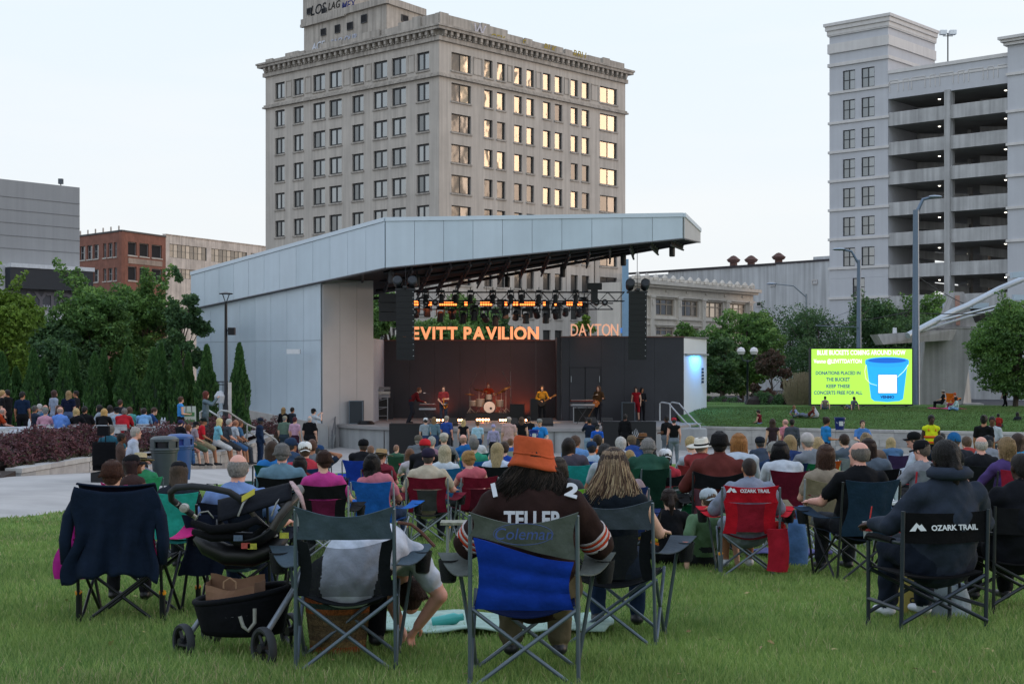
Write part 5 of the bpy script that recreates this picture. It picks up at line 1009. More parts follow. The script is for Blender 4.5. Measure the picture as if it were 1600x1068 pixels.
b = MB(); b.cbox((fx(1501), .72, Z(520 - 65, d) - 1 - .7), (.3, .1, .9)); b.cbox((fx(1501), .55, Z(498, d) - 1), (.26, .1, .8)); b.build('copper_plate', mat('copper_plate', (.40, .22, .17), .6), e)
b = MB(); b.box(fx(1447), fx(1531), -.05, 3.2, Z(513, d) - 1, Z(511.5, d) - 1 + .04); b.build('ledge', m_pc, e)
e = empty('walkway_beam', P(1372, 530, 95), 0, 'grey boat-shaped concrete beam behind the tallest pole', 'beam'); b = MB(); q0, q1, q2, q3 = P(1371, 522, 94) - P(1372, 530, 95), P(1495, 514, 96) - P(1372, 530, 95), P(1488, 531, 96) - P(1372, 530, 95), P(1380, 538, 94) - P(1372, 530, 95); sh = Vector((0, 2, 0))
b.hexa([q3, q2, q2 + sh, q3 + sh, q0, q1, q1 + sh, q0 + sh]); b.build('beam', m_pc, e); b = MB(); b.lathe([(.15, 0), (.13, .5), (.1, .5)], P(1398, 521, 95) - P(1372, 530, 95) + Vector((0, 0, -.1)), 8); b.build('post_cap', mat('white_fixture', (.65, .66, .68), .5), e)
e = empty('pipe_arch', P(1420, 524, 94), 0, 'white tubular arch rising to the right out of the picture', 'sculpture'); O = Vector(e.location); m_wp = metalm('aeb6bd')
for (pts, r) in (([(1418, 524, 94), (1445, 510, 95), (1490, 486, 96), (1512, 477, 97), (1560, 452, 98), (1640, 418, 100)], .21), ([(1440, 517, 95), (1510, 495, 97), (1600, 472, 99), (1660, 462, 101)], .09), ([(1470, 500, 95), (1540, 482, 97), (1640, 455, 100)], .07)):
    b = MB(); b.tube([P(*q) - O for q in pts], r, 10); b.build('pipe', m_wp, e, True)
m_wb = mat('pale_blue_board', (.42, .50, .58), .6, .05)
for (p0, r0, p1, r1, d0) in ((1476, 474, 1545, 473, 101), (1476, 508, 1510, 506, 98), (1585, 460, 1650, 462, 97), (1582, 425, 1650, 420, 97)):
    b = MB(); a, c = P(p0, r0, d0) - O, P(p1, r1, d0) - O; hh = Vector((0, 0, -.38)); b.hexa([a + hh, c + hh, c + hh + Vector((0, .5, 0)), a + hh + Vector((0, .5, 0)), a, c, c + Vector((0, .5, 0)), a + Vector((0, .5, 0))]); b.build('cross_board', m_wb, e)
# fence, cars, planter behind the mound
e = empty('iron_fence', (X(1140, 94), 94, 1.0), 0, 'low black iron picket fence behind the grass mound', 'fence'); b = MB(); b.rod((0, 0, .95), (X(1262, 94) - X(1140, 94), 0, .95), .02, 5); b.rod((0, 0, .2), (X(1262, 94) - X(1140, 94), 0, .2), .02, 5); b.build('rail', m_steel, e)
for k in range(36): b = MB(); b.rod((k * .145, 0, 0), (k * .145, 0, 1.08), .012, 4); b.build('picket', m_steel, e)
e = empty('planter_box', (X(1122, 92), 92, .9), 0, 'concrete planter with low green plants left of the iron fence', 'planter'); b = MB(); b.box(-1.0, 1.0, 0, 1, 0, .75); b.build('box', m_sc, e)
c = rng.uniform(-1, 1, (900, 3)) * [.9, .45, .12] + [0, .5, .85]; leafcards('plants', c, .12, LG, rng.integers(0, 4, 900), e, kind='stuff')
e = empty('utility_box', (X(1252 - 0, 93), 93, 1.), 0, 'rounded white utility box left of the ornamental grass', 'utility box'); b = MB(); b.M = Matrix.Translation((-.4, 0, 0)); b.box(-.35, .35, 0, .6, 0, 1.1); b.lathe([(.35, 0), (.3, .15), (0, .25)], (0, .3, 1.1), 12); b.build('cabinet', mat('white_fixture', (.5, .52, .55), .5), e, True)
def car(px, d, w_px, col, label, rot=0.):
    L_ = w_px * d / F; s = L_ / 4.6; e = empty('parked_car', (X(px, d), d, .97), rot, label, 'car', scale=s); m = mat('car_paint', hx(col), .3, .03, 2, spec=.6)
    prof = [(-2.3, .35), (-2.3, .85), (-1.5, .95), (-.9, 1.42), (.7, 1.45), (1.4, .98), (2.2, .85), (2.3, .4)]
    b = MB(); n = len(prof); vs = []
    for y, k in ((-.85, 1), (.85, 1)):
        vs += [(x, y * (.82 if z > 1.2 else 1), z) for x, z in prof]
    b.add(vs, [tuple(range(n)), tuple(range(2 * n - 1, n - 1, -1))] + [(i, (i + 1) % n, n + (i + 1) % n, n + i)[::-1] for i in range(n)]); b.build('body', m, e)
    b = MB(); b.add([(-1.25, -.87, 1.0), (-.05, -.87, 1.0), (-.05, -.74, 1.36), (-.8, -.74, 1.36)], [(0, 1, 2, 3)]); b.add([(.03, -.87, 1.0), (1.2, -.87, 1.0), (.62, -.74, 1.36), (.03, -.74, 1.36)], [(0, 1, 2, 3)]); b.build('side_window', GA[0], e)
    for x in (-1.45, 1.45):
        b = MB(); b.M = Matrix.Translation((x, -.8, .33)) @ Matrix.Rotation(R(90), 4, 'X'); b.lathe([(.2, -.1), (.33, -.1), (.33, .1), (.2, .1)], n=14); w_ = b.build('wheel', plastic('121212'), e); b = MB(); b.M = Matrix.Translation((x, -.8, .33)) @ Matrix.Rotation(R(90), 4, 'X'); b.lathe([(.2, .08), (0, .1)], n=10); b.build('rim', metalm('8c9094'), w_)
    for x in (-2.28, 2.24): b = MB(); b.cbox((x, -.6, .72), (.08, .3, .14)); b.build('headlight' if x > 0 else 'tail_light', mat('lamp_lens', (.7, .72, .75), .3) if x > 0 else mat('red_lens', (.4, .02, .02), .3), e)
car(1147, 108, 56, 'c9ced3', 'white parked car seen under the dark green tree'); car(1245, 112, 60, '8a1c1c', 'red parked car behind the ornamental grass'); car(1192, 116, 52, '1c1f25', 'dark parked car behind the brownish tree'); car(1218, 106, 40, 'aab4c0', 'silver parked car nearest the white utility box')
# ================================================================ PEOPLE: one continuous skin per figure, grown from a distance field
def sdf_mesh(name, prims, vox, nmats=5, relief=None):
    """prims: (kind, a, b, r1, r2, k, mat, flat, side) kind c capsule / e ellipsoid(a=centre,b=radii,side=matrix) / s subtract ellipsoid / h keep z above a"""
    lo = np.array([1e9] * 3); hi = -lo
    for p in prims:
        if p[0] in 'sh': continue
        for q, r in ((p[1], p[3]), (p[2], p[4])) if p[0] == 'c' else ((p[1], max(p[2])),):
            lo = np.minimum(lo, np.array(q) - r); hi = np.maximum(hi, np.array(q) + r)
    lo -= 4 * vox; hi += 4 * vox; n = np.ceil((hi - lo) / vox).astype(int) + 1
    D = np.full(n, .2, np.float32); Braw = np.full(n, .2, np.float32); Mi = np.zeros(n, np.int8)
    ax = [lo[i] + np.arange(n[i]) * vox for i in range(3)]
    for p in prims:
        kd = p[0]
        if kd == 'h':
            zz = ax[2][None, None, :]; D = np.maximum(D, (p[1][2] - zz).astype(np.float32)); continue
        if kd == 'c':
            a, b, r1, r2 = np.array(p[1], float), np.array(p[2], float), p[3], p[4]; pad = max(r1, r2) + .07; l_, h_ = np.minimum(a, b) - pad, np.maximum(a, b) + pad
        else: a = np.array(p[1], float); rr = np.array(p[2], float); l_, h_ = a - rr.max() - .06, a + rr.max() + .06
        i0 = np.clip(((l_ - lo) / vox).astype(int), 0, n - 1); i1 = np.clip(((h_ - lo) / vox).astype(int) + 2, 1, n)
        sl_ = tuple(slice(i0[i], i1[i]) for i in range(3))
        G_ = np.stack(np.meshgrid(*[ax[i][sl_[i]] for i in range(3)], indexing='ij'), -1).astype(np.float32)
        if kd == 'c':
            ba = (b - a).astype(np.float32); L2 = max(float(ba @ ba), 1e-9); pa = G_ - a.astype(np.float32); h = np.clip(pa @ ba / L2, 0, 1); v = pa - h[..., None] * ba; fl = p[7] if len(p) > 7 and p[7] else 1.
            if fl != 1.:
                side = np.array(p[8] if len(p) > 8 and p[8] is not None else (1, 0, 0), float); u = ba / math.sqrt(L2); side = side - u * (side @ u); side /= np.linalg.norm(side); dep = np.cross(u, side)
                t = v @ dep.astype(np.float32); d = np.sqrt(np.maximum((v * v).sum(-1) - t * t + (t / fl) ** 2, 0)) - (r1 + (r2 - r1) * h); d = d * np.where(d > 0, 1, min(1, fl)) * (.5 + .5 * fl)
            else: d = np.sqrt((v * v).sum(-1)) - (r1 + (r2 - r1) * h)
        else:
            v = G_ - a.astype(np.float32)
            if len(p) > 8 and p[8] is not None: v = v @ np.array(p[8], np.float32)
            q = v / rr.astype(np.float32); k0 = np.sqrt((q * q).sum(-1)); k1 = np.sqrt(((q / rr.astype(np.float32)) ** 2).sum(-1)) + 1e-6; d = k0 * (k0 - 1) / k1
        cur = D[sl_]
        if kd == 's': D[sl_] = np.maximum(cur, -d); continue
        br = Braw[sl_]; m = d < br; br[m] = d[m]; mm = Mi[sl_]; mm[m] = p[6]
        k = p[5]; h = np.clip(.5 + .5 * (cur - d) / k, 0, 1); D[sl_] = cur * (1 - h) + d * h - k * h * (1 - h)
    if relief is not None:
        G_ = np.stack(np.meshgrid(*ax, indexing='ij'), -1); D = D + relief(G_, Mi).astype(np.float32)
    g = openvdb.FloatGrid(.2); g.copyFromArray(D.astype(np.float32)); pts, quads = g.convertToQuads(0.)
    if len(pts) == 0: raise RuntimeError(name)
    cen = pts[quads].mean(1); ii = np.clip(np.round(cen).astype(int), 0, n - 1); mi = Mi[ii[:, 0], ii[:, 1], ii[:, 2]]
    co = pts * vox + lo
    a = co[quads]; nr = np.cross(a[:, 2] - a[:, 0], a[:, 3] - a[:, 1]); vol = (nr * a.mean(1)).sum()
    if vol < 0: quads = quads[:, ::-1]
    me = arrmesh(name, co, np.ascontiguousarray(quads), [None] * nmats if False else [], mi, smooth=True)
    base = mat('skin', hx('9a6a52'), .55, 0)
    for _ in range(nmats): me.materials.append(base)
    return me
def V(*a): return np.array(a, float)
def hand(pr, w, d, pn, s, size=1., curl=.35, k=.006):
    """palm, four unequal bent fingers and a thumb leaving the side of the palm"""
    d = d / np.linalg.norm(d); pn = pn - d * (pn @ d); pn /= np.linalg.norm(pn); sd = np.cross(d, pn) * s
    c = w + d * .045 * size; pr.append(('c', w + d * .012, w + d * .075 * size, .026 * size, .036 * size, .012, 0, .55, sd))
    for i, (o, ln) in enumerate(((-.028, .068), (-.009, .078), (.010, .073), (.028, .056))):
        a = w + d * .085 * size + sd * o * size; m = a + (d * math.cos(curl) - pn * math.sin(curl)) * ln * .5 * size; e = m + (d * math.cos(curl * 2.6) - pn * math.sin(curl * 2.6)) * ln * .5 * size
        pr.append(('c', a, m, .0092 * size, .0085 * size, k, 0)); pr.append(('c', m, e, .0085 * size, .007 * size, k, 0))
    a = w + d * .03 * size - sd * .026 * size; m = a + (d * .6 - sd * .75 - pn * .2) * .042 * size; e = m + (d * .9 - sd * .2 - pn * .3) * .034 * size
    pr.append(('c', a, m, .013 * size, .011 * size, k, 0)); pr.append(('c', m, e, .011 * size, .0085 * size, k, 0))
def J(**k): return k
def sym(d):
    o = {}
    for k, v in d.items():
        v = np.array(v, float)
        if k in ('sh', 'el', 'wr', 'hp', 'kn', 'an'):
            o[k + '0'] = v * [-1, 1, 1]; o[k + '1'] = v
        else: o[k] = v
    return o
_sit = J(pel=(0, -.03, .50), wst=(0, -.09, .63), chs=(0, -.13, .84), nk=(0, -.145, 1.00), hd=(0, -.10, 1.165), sh=(.175, -.14, .94), el=(.25, -.02, .70), wr=(.13, .2, .64), hp=(.095, -.01, .49), kn=(.14, .42, .50), an=(.14, .44, .09))
_st = J(pel=(0, 0, .95), wst=(0, .01, 1.09), chs=(0, 0, 1.29), nk=(0, -.015, 1.46), hd=(0, .02, 1.625), sh=(.175, -.01, 1.41), el=(.225, -.03, 1.13), wr=(.23, .07, .88), hp=(.09, 0, .91), kn=(.11, .02, .50), an=(.12, -.02, .09))
def mod(b, **k): d = sym(b); d.update({a: np.array(v, float) for a, v in k.items()}); return d
POSE = {
 'sit': mod(_sit), 'sitarm': mod(_sit, el0=(-.30, .0, .72), el1=(.30, .0, .72), wr0=(-.31, .24, .70), wr1=(.31, .24, .70)),
 'sitlean': mod(_sit, chs=(0, .03, .83), nk=(0, .12, .96), hd=(0, .2, 1.10), sh0=(-.17, .09, .93), sh1=(.17, .09, .93), wst=(0, -.03, .63), el0=(-.22, .28, .66), el1=(.22, .28, .66), wr0=(-.07, .46, .62), wr1=(.07, .46, .62)),
 'sittilt': mod(_sit, chs=(-.03, -.12, .84), nk=(-.06, -.13, .99), hd=(-.09, -.07, 1.145), sh0=(-.22, -.12, .91), sh1=(.12, -.12, .96), el0=(-.31, .02, .70), wr0=(-.24, .26, .70)),
 'sithead': mod(_sit, el1=(.38, -.02, 1.10), wr1=(.16, -.12, 1.16)),
 'stand': mod(_st), 'standx': mod(_st, el0=(-.22, .04, 1.15), el1=(.22, .04, 1.15), wr0=(.06, .2, 1.18), wr1=(-.06, .22, 1.22)),
 'hold': mod(_st, wr0=(-.1, .28, 1.08), wr1=(.12, .28, 1.10), el0=(-.23, .0, 1.12), el1=(.23, .0, 1.12)),
 'photo': mod(_st, el0=(-.2, .24, 1.30), el1=(.2, .24, 1.30), wr0=(-.06, .40, 1.52), wr1=(.06, .40, 1.52)),
 'walk': mod(_st, kn0=(-.09, .2, .52), an0=(-.09, .22, .10), kn1=(.1, -.05, .49), an1=(.1, -.3, .14), wr0=(-.24, -.12, .9), wr1=(.24, .2, .95), el1=(.23, .02, 1.13)),
 'bucket': mod(_st, wr1=(.3, .1, .90), el1=(.28, -.04, 1.12), el0=(-.26, .1, 1.15), wr0=(-.2, .3, 1.05)),
 'ground': mod(_sit, pel=(0, -.02, .13), wst=(0, -.04, .27), chs=(0, -.02, .47), nk=(0, .0, .63), hd=(0, .05, .78), sh0=(-.17, -.01, .57), sh1=(.17, -.01, .57), el0=(-.26, .1, .36), el1=(.26, .1, .36), wr0=(-.2, .32, .26), wr1=(.2, .32, .26), hp0=(-.1, .02, .12), hp1=(.1, .02, .12), kn0=(-.34, .34, .20), kn1=(.34, .34, .20), an0=(.1, .42, .08), an1=(-.1, .5, .08)),
 'gback': mod(_sit, pel=(0, -.02, .13), wst=(0, -.12, .26), chs=(0, -.2, .44), nk=(0, -.26, .59), hd=(0, -.24, .75), sh0=(-.17, -.24, .54), sh1=(.17, -.24, .54), el0=(-.27, -.34, .3), el1=(.27, -.34, .3), wr0=(-.28, -.4, .06), wr1=(.28, -.4, .06), hp0=(-.1, .02, .12), hp1=(.1, .02, .12), kn0=(-.14, .42, .3), kn1=(.16, .44, .14), an0=(-.14, .66, .07), an1=(.18, .86, .07)),
 'perch': mod(_st, pel=(0, -.02, .84), wst=(0, .0, .97), chs=(0, .03, 1.17), nk=(0, .05, 1.33), hd=(0, .1, 1.48), sh0=(-.175, .03, 1.28), sh1=(.175, .03, 1.28), el0=(-.25, .08, 1.02), el1=(.25, .08, 1.02), wr0=(-.12, .28, .92), wr1=(.12, .28, .92), hp0=(-.095, .02, .82), hp1=(.095, .02, .82), kn0=(-.13, .42, .62), kn1=(.13, .42, .62), an0=(-.13, .50, .16), an1=(.13, .48, .16)),
 'keys': mod(_st, chs=(0, .16, 1.24), nk=(0, .27, 1.37), hd=(0, .37, 1.50), sh0=(-.17, .24, 1.32), sh1=(.17, .24, 1.32), el0=(-.22, .32, 1.05), el1=(.22, .32, 1.05), wr0=(-.18, .56, .98), wr1=(.18, .56, .98), kn0=(-.12, .12, .5), an0=(-.14, -.08, .09), kn1=(.14, .02, .5), an1=(.16, -.2, .09)),
 'guitar': mod(_st, el0=(-.30, .03, 1.14), wr0=(-.36, .26, 1.16), el1=(.27, -.02, 1.15), wr1=(.06, .2, 1.04)), 'sax': mod(_st, wr0=(-.02, .24, 1.14), wr1=(.06, .26, .94), el0=(-.23, .02, 1.14), el1=(.24, .02, 1.10)),
 'lie': mod(_sit, pel=(0, 0, .13), wst=(0, -.14, .2), chs=(0, -.3, .34), nk=(0, -.4, .47), hd=(0, -.38, .62), sh0=(-.17, -.38, .42), sh1=(.17, -.38, .42), el0=(-.27, -.5, .2), el1=(.27, -.5, .2), wr0=(-.2, -.3, .05), wr1=(.2, -.3, .05), hp0=(-.09, .04, .12), hp1=(.09, .04, .12), kn0=(-.1, .45, .18), kn1=(.12, .45, .12), an0=(-.1, .85, .07), an1=(.12, .87, .07)),
 # seated figure folded forward over the right thigh, one forearm hanging to the ground
 'bend': mod(_sit, pel=(0, -.04, .52), wst=(.08, .08, .66), chs=(.19, .26, .65), nk=(.29, .42, .50), hd=(.35, .50, .31), sh0=(.06, .36, .64), sh1=(.38, .24, .60), el0=(.2, .52, .34), el1=(.53, .27, .35), wr0=(.28, .56, .14), wr1=(.40, .38, .15)),
}
HEADTOP = {}
def bodyprims(ps, sleeve, legs, build, fem, detail):
    j = dict(POSE[ps]); w = {'m': 1., 'f': .9, 'w': 1.3, 'x': 1.5, 'k': .9}[build]; pr = []; A = pr.append
    xw = 1 + .32 * max(0, w - 1)
    for q_ in ('sh', 'el', 'wr'):
        for s_ in '01':
            if ps != 'bend': j[q_ + s_] = j[q_ + s_] * [xw, 1, 1]
    up = j['chs'] - j['pel']; sd = j['sh1'] - j['sh0']; sd = sd / np.linalg.norm(sd); sit_ = ps.startswith('sit') or ps in ('bend',)
    # hips and torso
    A(('c', j['hp0'] * [1, 1, 1], j['hp1'], .115 * w, .115 * w, .03, 2, 1.))
    A(('c', j['pel'] + [0, 0, .0], j['wst'], .150 * w, .138 * w, .04, 2 if not sit_ else 1, .80, sd)); A(('c', j['pel'] * .3 + j['wst'] * .7, j['wst'] * .4 + j['chs'] * .6, .148 * w, .150 * w, .03, 1, .78, sd))
    A(('c', j['wst'] * .5 + j['chs'] * .5, j['chs'] * .6 + j['nk'] * .4, .155 * w, .145 * (w * .5 + .5), .05, 1, .70, sd))
    A(('c', j['sh0'] * .92 + j['chs'] * .08, j['sh1'] * .92 + j['chs'] * .08, .070, .070, .05, 1, 1.)); A(('c', j['nk'] - (j['nk'] - j['chs']) * .15 - sd * .07, j['nk'] - (j['nk'] - j['chs']) * .15 + sd * .07, .058, .058, .05, 1))
    if w > 1.2: fw_ = np.cross(sd, up / np.linalg.norm(up)); fw_ *= -1 if fw_[1] < 0 else 1; A(('e', j['wst'] + fw_ * .06, V(.19, .17, .17) * (w / 1.3), 0, 0, .05, 1))
    A(('c', j['nk'], j['hd'] + (j['nk'] - j['hd']) * .35, .056, .050, .02, 0))
    # arms
    for s in '01':
        a, e, h = j['sh' + s], j['el' + s], j['wr' + s]; ak = .5 + .5 * w
        A(('c', a, e, .052 * ak, .040 * ak, .02, 0)); A(('c', e, h, .041 * ak, .027 * ak, .01, 0))
        if sleeve == 's': A(('c', a, a + (e - a) * .62, .066 * ak, .062 * ak, .025, 1))
        elif sleeve == 'l': A(('c', a, e, .064 * ak, .054 * ak, .025, 1)); A(('c', e, h - (h - e) * .08, .054 * ak, .041 * ak, .015, 1))
        elif sleeve == 'q': A(('c', a, e, .074 * ak, .068 * ak, .025, 1)); A(('c', e, e + (h - e) * .15, .07 * ak, .064 * ak, .015, 1))
        d = h - e; pn = V(0, 0, -1) if abs(d[2]) < .8 * np.linalg.norm(d) else V(1 if s == '0' else -1, 0, 0) * -1
        if ps in ('photo', 'hold'): d = d + V(0, .1, .1)
        hand(pr, h, d, -pn, -1 if s == '1' else 1, 1., .4 if ps not in ('guitar', 'sax', 'photo', 'hold', 'bucket') else .9)
    # legs
    for s in '01':
        a, e, h = j['hp' + s], j['kn' + s], j['an' + s]; lk = .6 + .4 * w; fwd = V(0, 1, 0) if ps != 'ground' else V(-.6 if s == '1' else .6, .7, 0)
        if ps in ('lie', 'gback'): fwd = V(0, .45, .9)
        A(('c', a, e, .082 * lk, .056 * lk, .03, 0)); A(('c', e, h, .054 * lk, .038, .015, 0))
        if legs == 'p': A(('c', a, e, .094 * lk, .072 * lk, .03, 2)); A(('c', e, h + (e - h) * .10, .070 * lk, .056 * lk, .015, 2))
        elif legs == 'h': A(('c', a, a + (e - a) * .92, .096 * lk, .086 * lk, .03, 2))
        t = h + fwd * .16 - V(0, 0, .045); A(('c', h - fwd * .03 - V(0, 0, .03), t, .042, .036, .015, 3, .8, (1, 0, 0))); A(('c', h + V(0, 0, .0), h - V(0, 0, .03), .044, .046, .015, 3))
    return pr
def headprims(Hm, detail, face=True):
    T = lambda x, y, z: np.array(Hm @ Vector((x, y, z))); Rm = np.array(Hm.to_3x3()); pr = []; A = pr.append
    A(('e', T(0, -.008, .028), V(.075, .094, .090), 0, 0, .02, 0, 1, Rm)); A(('e', T(0, .022, -.050), V(.056, .066, .066), 0, 0, .03, 0, 1, Rm)); A(('e', T(0, .075, -.092), V(.024, .02, .02), 0, 0, .02, 0, 1, Rm))
    A(('c', T(0, .088, .02), T(0, .108, -.018), .010, .014, .012, 0)); A(('e', T(0, .078, .038), V(.055, .018, .012), 0, 0, .015, 0, 1, Rm))
    for s in (-1, 1): A(('e', T(s * .076, -.006, -.004), V(.010, .022, .032), 0, 0, .006, 0, 1, Rm)); A(('e', T(s * .034, .062, -.02), V(.02, .02, .02), 0, 0, .02, 0, 1, Rm)); A(('e', T(s * .029, .083, .018), V(.013, .008, .008), 0, 0, .004, 4, 1, Rm))
    A(('e', T(0, .082, -.055), V(.024, .010, .006), 0, 0, .004, 4, 1, Rm))
    return pr
BODY = {}
def body(ps, sleeve, legs, build, vox, hy=0., hp=0.):
    key = (ps, sleeve, legs, build, vox, hy, hp)
    if key in BODY: return BODY[key]
    Hm = Matrix.Translation(Vector(POSE[ps]['hd'])) @ Matrix.Rotation(R(hy), 4, 'Z') @ Matrix.Rotation(R(hp), 4, 'X')
    pr = bodyprims(ps, sleeve, legs, build, False, vox < .01) + headprims(Hm, vox < .01)
    ph = random.random() * 6
    def rel(G_, Mi):
        x, y, z = G_[..., 0], G_[..., 1], G_[..., 2]; w = np.sin(x * 31 + 2.5 * np.sin(z * 13 + ph) + y * 9) * np.sin(z * 23 + 3 * np.sin(x * 11 + y * 7 + ph)) + .6 * np.sin(z * 47 + 4 * np.sin(x * 17) + y * 21)
        return np.where((Mi == 1) | (Mi == 2), w * .0042, 0)
    BODY[key] = (sdf_mesh('person', pr, vox, 5, rel), Hm)
    return BODY[key]
HAIR = {}
def hairmesh(kind, vox):
    key = (kind, vox)
    if key in HAIR: return HAIR[key]
    pr = []; A = pr.append; g = 1.0
    cap_ = lambda r=(.086, .104, .096), z=.034: A(('e', V(0, -.014, z), V(*r), 0, 0, .02, 0))
    if kind in ('short', 'buzz'):
        if kind == 'buzz': cap_((.080, .099, .092), .031)
        else: cap_((.088, .106, .102), .036)
        A(('e', V(0, -.06, -.02), V(.066, .05, .06), 0, 0, .02, 0)); A(('s', V(0, .13, -.045), V(.13, .115, .11))); [A(('s', V(s * .092, .0, -.015), V(.022, .03, .036))) for s in (-1, 1)]; A(('h', (0, 0, -.07)))
    elif kind == 'fringe':
        A(('e', V(0, -.012, .012), V(.084, .101, .090), 0, 0, .02, 0)); A(('e', V(0, -.05, -.03), V(.062, .05, .045), 0, 0, .02, 0)); A(('s', V(0, .12, -.03), V(.13, .115, .14))); A(('s', V(0, .01, .125), V(.11, .14, .088))); A(('h', (0, 0, -.06)))
    elif kind in ('bob', 'long', 'vlong', 'pony', 'bun', 'curly', 'dread'):
        cap_((.092, .110, .104), .036); ln = {'bob': .13, 'long': .25, 'vlong': .38, 'pony': .03, 'bun': .03, 'curly': .14, 'dread': .30}[kind]; wd = 1.25 if kind in ('curly',) else 1.
        if ln > .05:
            A(('c', V(0, -.06, .0), V(0, -.085, -ln), .088 * wd, .070 * wd, .03, 0, .5, (1, 0, 0)))
            for s in (-1, 1): A(('c', V(s * .066, -.015, .02), V(s * .070, -.05, -ln * .92), .034 * wd, .030, .03, 0)); A(('c', V(s * .074, .01, .03), V(s * .08, .01, -min(ln, .15)), .022, .018, .02, 0))
        else: A(('e', V(0, -.055, -.02), V(.072, .06, .07), 0, 0, .02, 0))
        if kind == 'pony': A(('c', V(0, -.115, .05), V(0, -.145, -.05), .030, .036, .015, 0)); A(('c', V(0, -.145, -.05), V(0, -.13, -.2), .036, .012, .015, 0))
        if kind == 'bun': A(('e', V(0, -.09, .10), V(.045, .045, .04), 0, 0, .01, 0))
        A(('s', V(0, .125, -.05), V(.068, .10, .115)))
    elif kind == 'afro': A(('e', V(0, -.02, .045), V(.115, .125, .115), 0, 0, .02, 0)); A(('s', V(0, .14, -.05), V(.09, .11, .11)))
    curly = kind in ('curly', 'afro')
    def rel(G_, Mi):
        x, y, z = G_[..., 0], G_[..., 1], G_[..., 2]; th = np.arctan2(y + .02, x)
        if curly: return .006 * np.sin(x * 160) * np.sin(y * 150 + 1) * np.sin(z * 170)
        return .0022 * np.sin(th * 26 + 2.2 * np.sin(z * 28) + 9 * z) + .0016 * np.sin(th * 49 - 12 * z + 1.5 * np.sin(z * 40)) - (.0015 if kind != 'buzz' else .0005)
    me = sdf_mesh('hair', pr, vox, 1, rel if kind != 'buzz' else None); HAIR[key] = me
    return me
def strands(name, kind, n, mats, parent, Hm, ln, w=.0035, flare=.03, seed=0, pts=7, amp=.012):
    """loose locks lying over the hair mass, for the heads nearest to the camera"""
    r_ = np.random.default_rng(seed); b = MB()
    for i in range(n):
        th = r_.uniform(R(195), R(345)) if r_.random() < .85 else r_.uniform(R(160), R(380)); l_ = ln * r_.uniform(.6, 1.08); ph = r_.uniform(0, 6); q = []
        for k in range(pts):
            t = k / (pts - 1)
            if t < .4: s = t / .4; el = R(75) * (1 - s) + R(-8) * s; x, y, z = .094 * math.cos(th) * math.cos(el), .112 * math.sin(th) * math.cos(el) - .014, .036 + .106 * math.sin(el)
            else: s = (t - .4) / .6; x = math.cos(th) * (.094 + flare * s) + amp * math.sin(ph + s * 5) * s; y = math.sin(th) * (.112 - .02 * s) - .014 - .012 * s + amp * .5 * math.cos(ph + s * 4) * s; z = .022 - l_ * s
            q.append((x, y, z))
        ww = w * r_.uniform(.6, 1.5); b.tube(q, [ww * .6] + [ww] * (pts - 2) + [ww * .35], 4, int(r_.integers(0, len(mats))))
    o = b.build(name, mats, parent, 'all'); o.matrix_local = Hm; o['kind'] = 'stuff'; return o
HAT = {}
def hatmesh(kind):
    if kind in HAT: return HAT[kind]
    b = MB(); n = 22
    if kind in ('cap', 'capb'):
        b.lathe([(.093, .02), (.096, .05), (.092, .085), (.072, .118), (.035, .134), (.0, .138)], (0, -.012, 0), n, sy=1.12); s = 1 if kind == 'cap' else -1
        if kind == 'capb': b.M = Matrix.Rotation(math.pi, 4, 'Z')
        b.sheet(lambda u, v: ((u - .5) * .15 * (1 - .25 * v * v), .075 + v * .085 - abs(u - .5) ** 2 * .12, .034 - v * .014 - abs(u - .5) ** 2 * .10), 8, 4, .004)
        b.M = None; b.lathe([(.006, 0), (.007, .006), (0, .008)], (0, -.012, .137), 8)
    elif kind == 'beanie': b.lathe([(.090, .0), (.097, .01), (.098, .045), (.092, .085), (.07, .12), (.035, .142), (0, .148)], (0, -.012, 0), n, sy=1.12)
    elif kind == 'bucket':
        b.lathe([(.136, -.040), (.140, -.038), (.130, -.018), (.111, .022), (.110, .030), (.106, .10), (.102, .118), (.096, .124), (.0, .130)], (0, -.014, 0.01), 40, sy=1.08)
        b.lathe([(.136, -.041), (.110, .020)], (0, -.014, 0.01), 40, sy=1.08); b.lathe([(.1135, .026), (.1145, .028), (.1145, .034), (.111, .036)], (0, -.014, .01), 40, sy=1.08)
    elif kind in ('straw', 'panama'):
        b.lathe([(.20, .022), (.203, .026), (.15, .024), (.100, .030), (.094, .09), (.085, .125), (.05, .130), (0, .118)], (0, -.012, 0), 28, sy=1.12); b.lathe([(.20, .020), (.10, .026)], (0, -.012, 0), 28, sy=1.12)
    elif kind == 'hood': b.lathe([(.10, -.13), (.155, -.11), (.16, -.075), (.125, -.04), (.10, -.06)], (0, -.06, 0), n, sy=.9)
    if kind == 'bucket': b.v = [(x * (1 + .03 * math.sin(3 * math.atan2(y, x) + z * 30)), y * (1 + .03 * math.sin(2 * math.atan2(y, x) + 1)), z + (.010 * math.sin(2 * math.atan2(y, x)) - .012 * x * 8 + .003 * math.sin(5 * math.atan2(y, x) + z * 60)) * (1 if z < .02 else .7)) for x, y, z in b.v]
    HAT[kind] = b.mesh('hat', mat('fabric', hx('444444'), .9), 'all'); return HAT[kind]
BAND = {}
def bandmesh():
    if 'b' not in BAND: b = MB(); b.lathe([(.1025, .030), (.1025, .052), (.0985, .056)], (0, -.012, 0), 28, sy=1.12); BAND['b'] = b.mesh('hat_band', mat('fabric', hx('111114'), .9))
    return BAND['b']
SK = {'L': 'c49a84', 'P': 'c99584', 'M': '9a6a4e', 'D': '5b3a2b', 'B': '3c2820'}
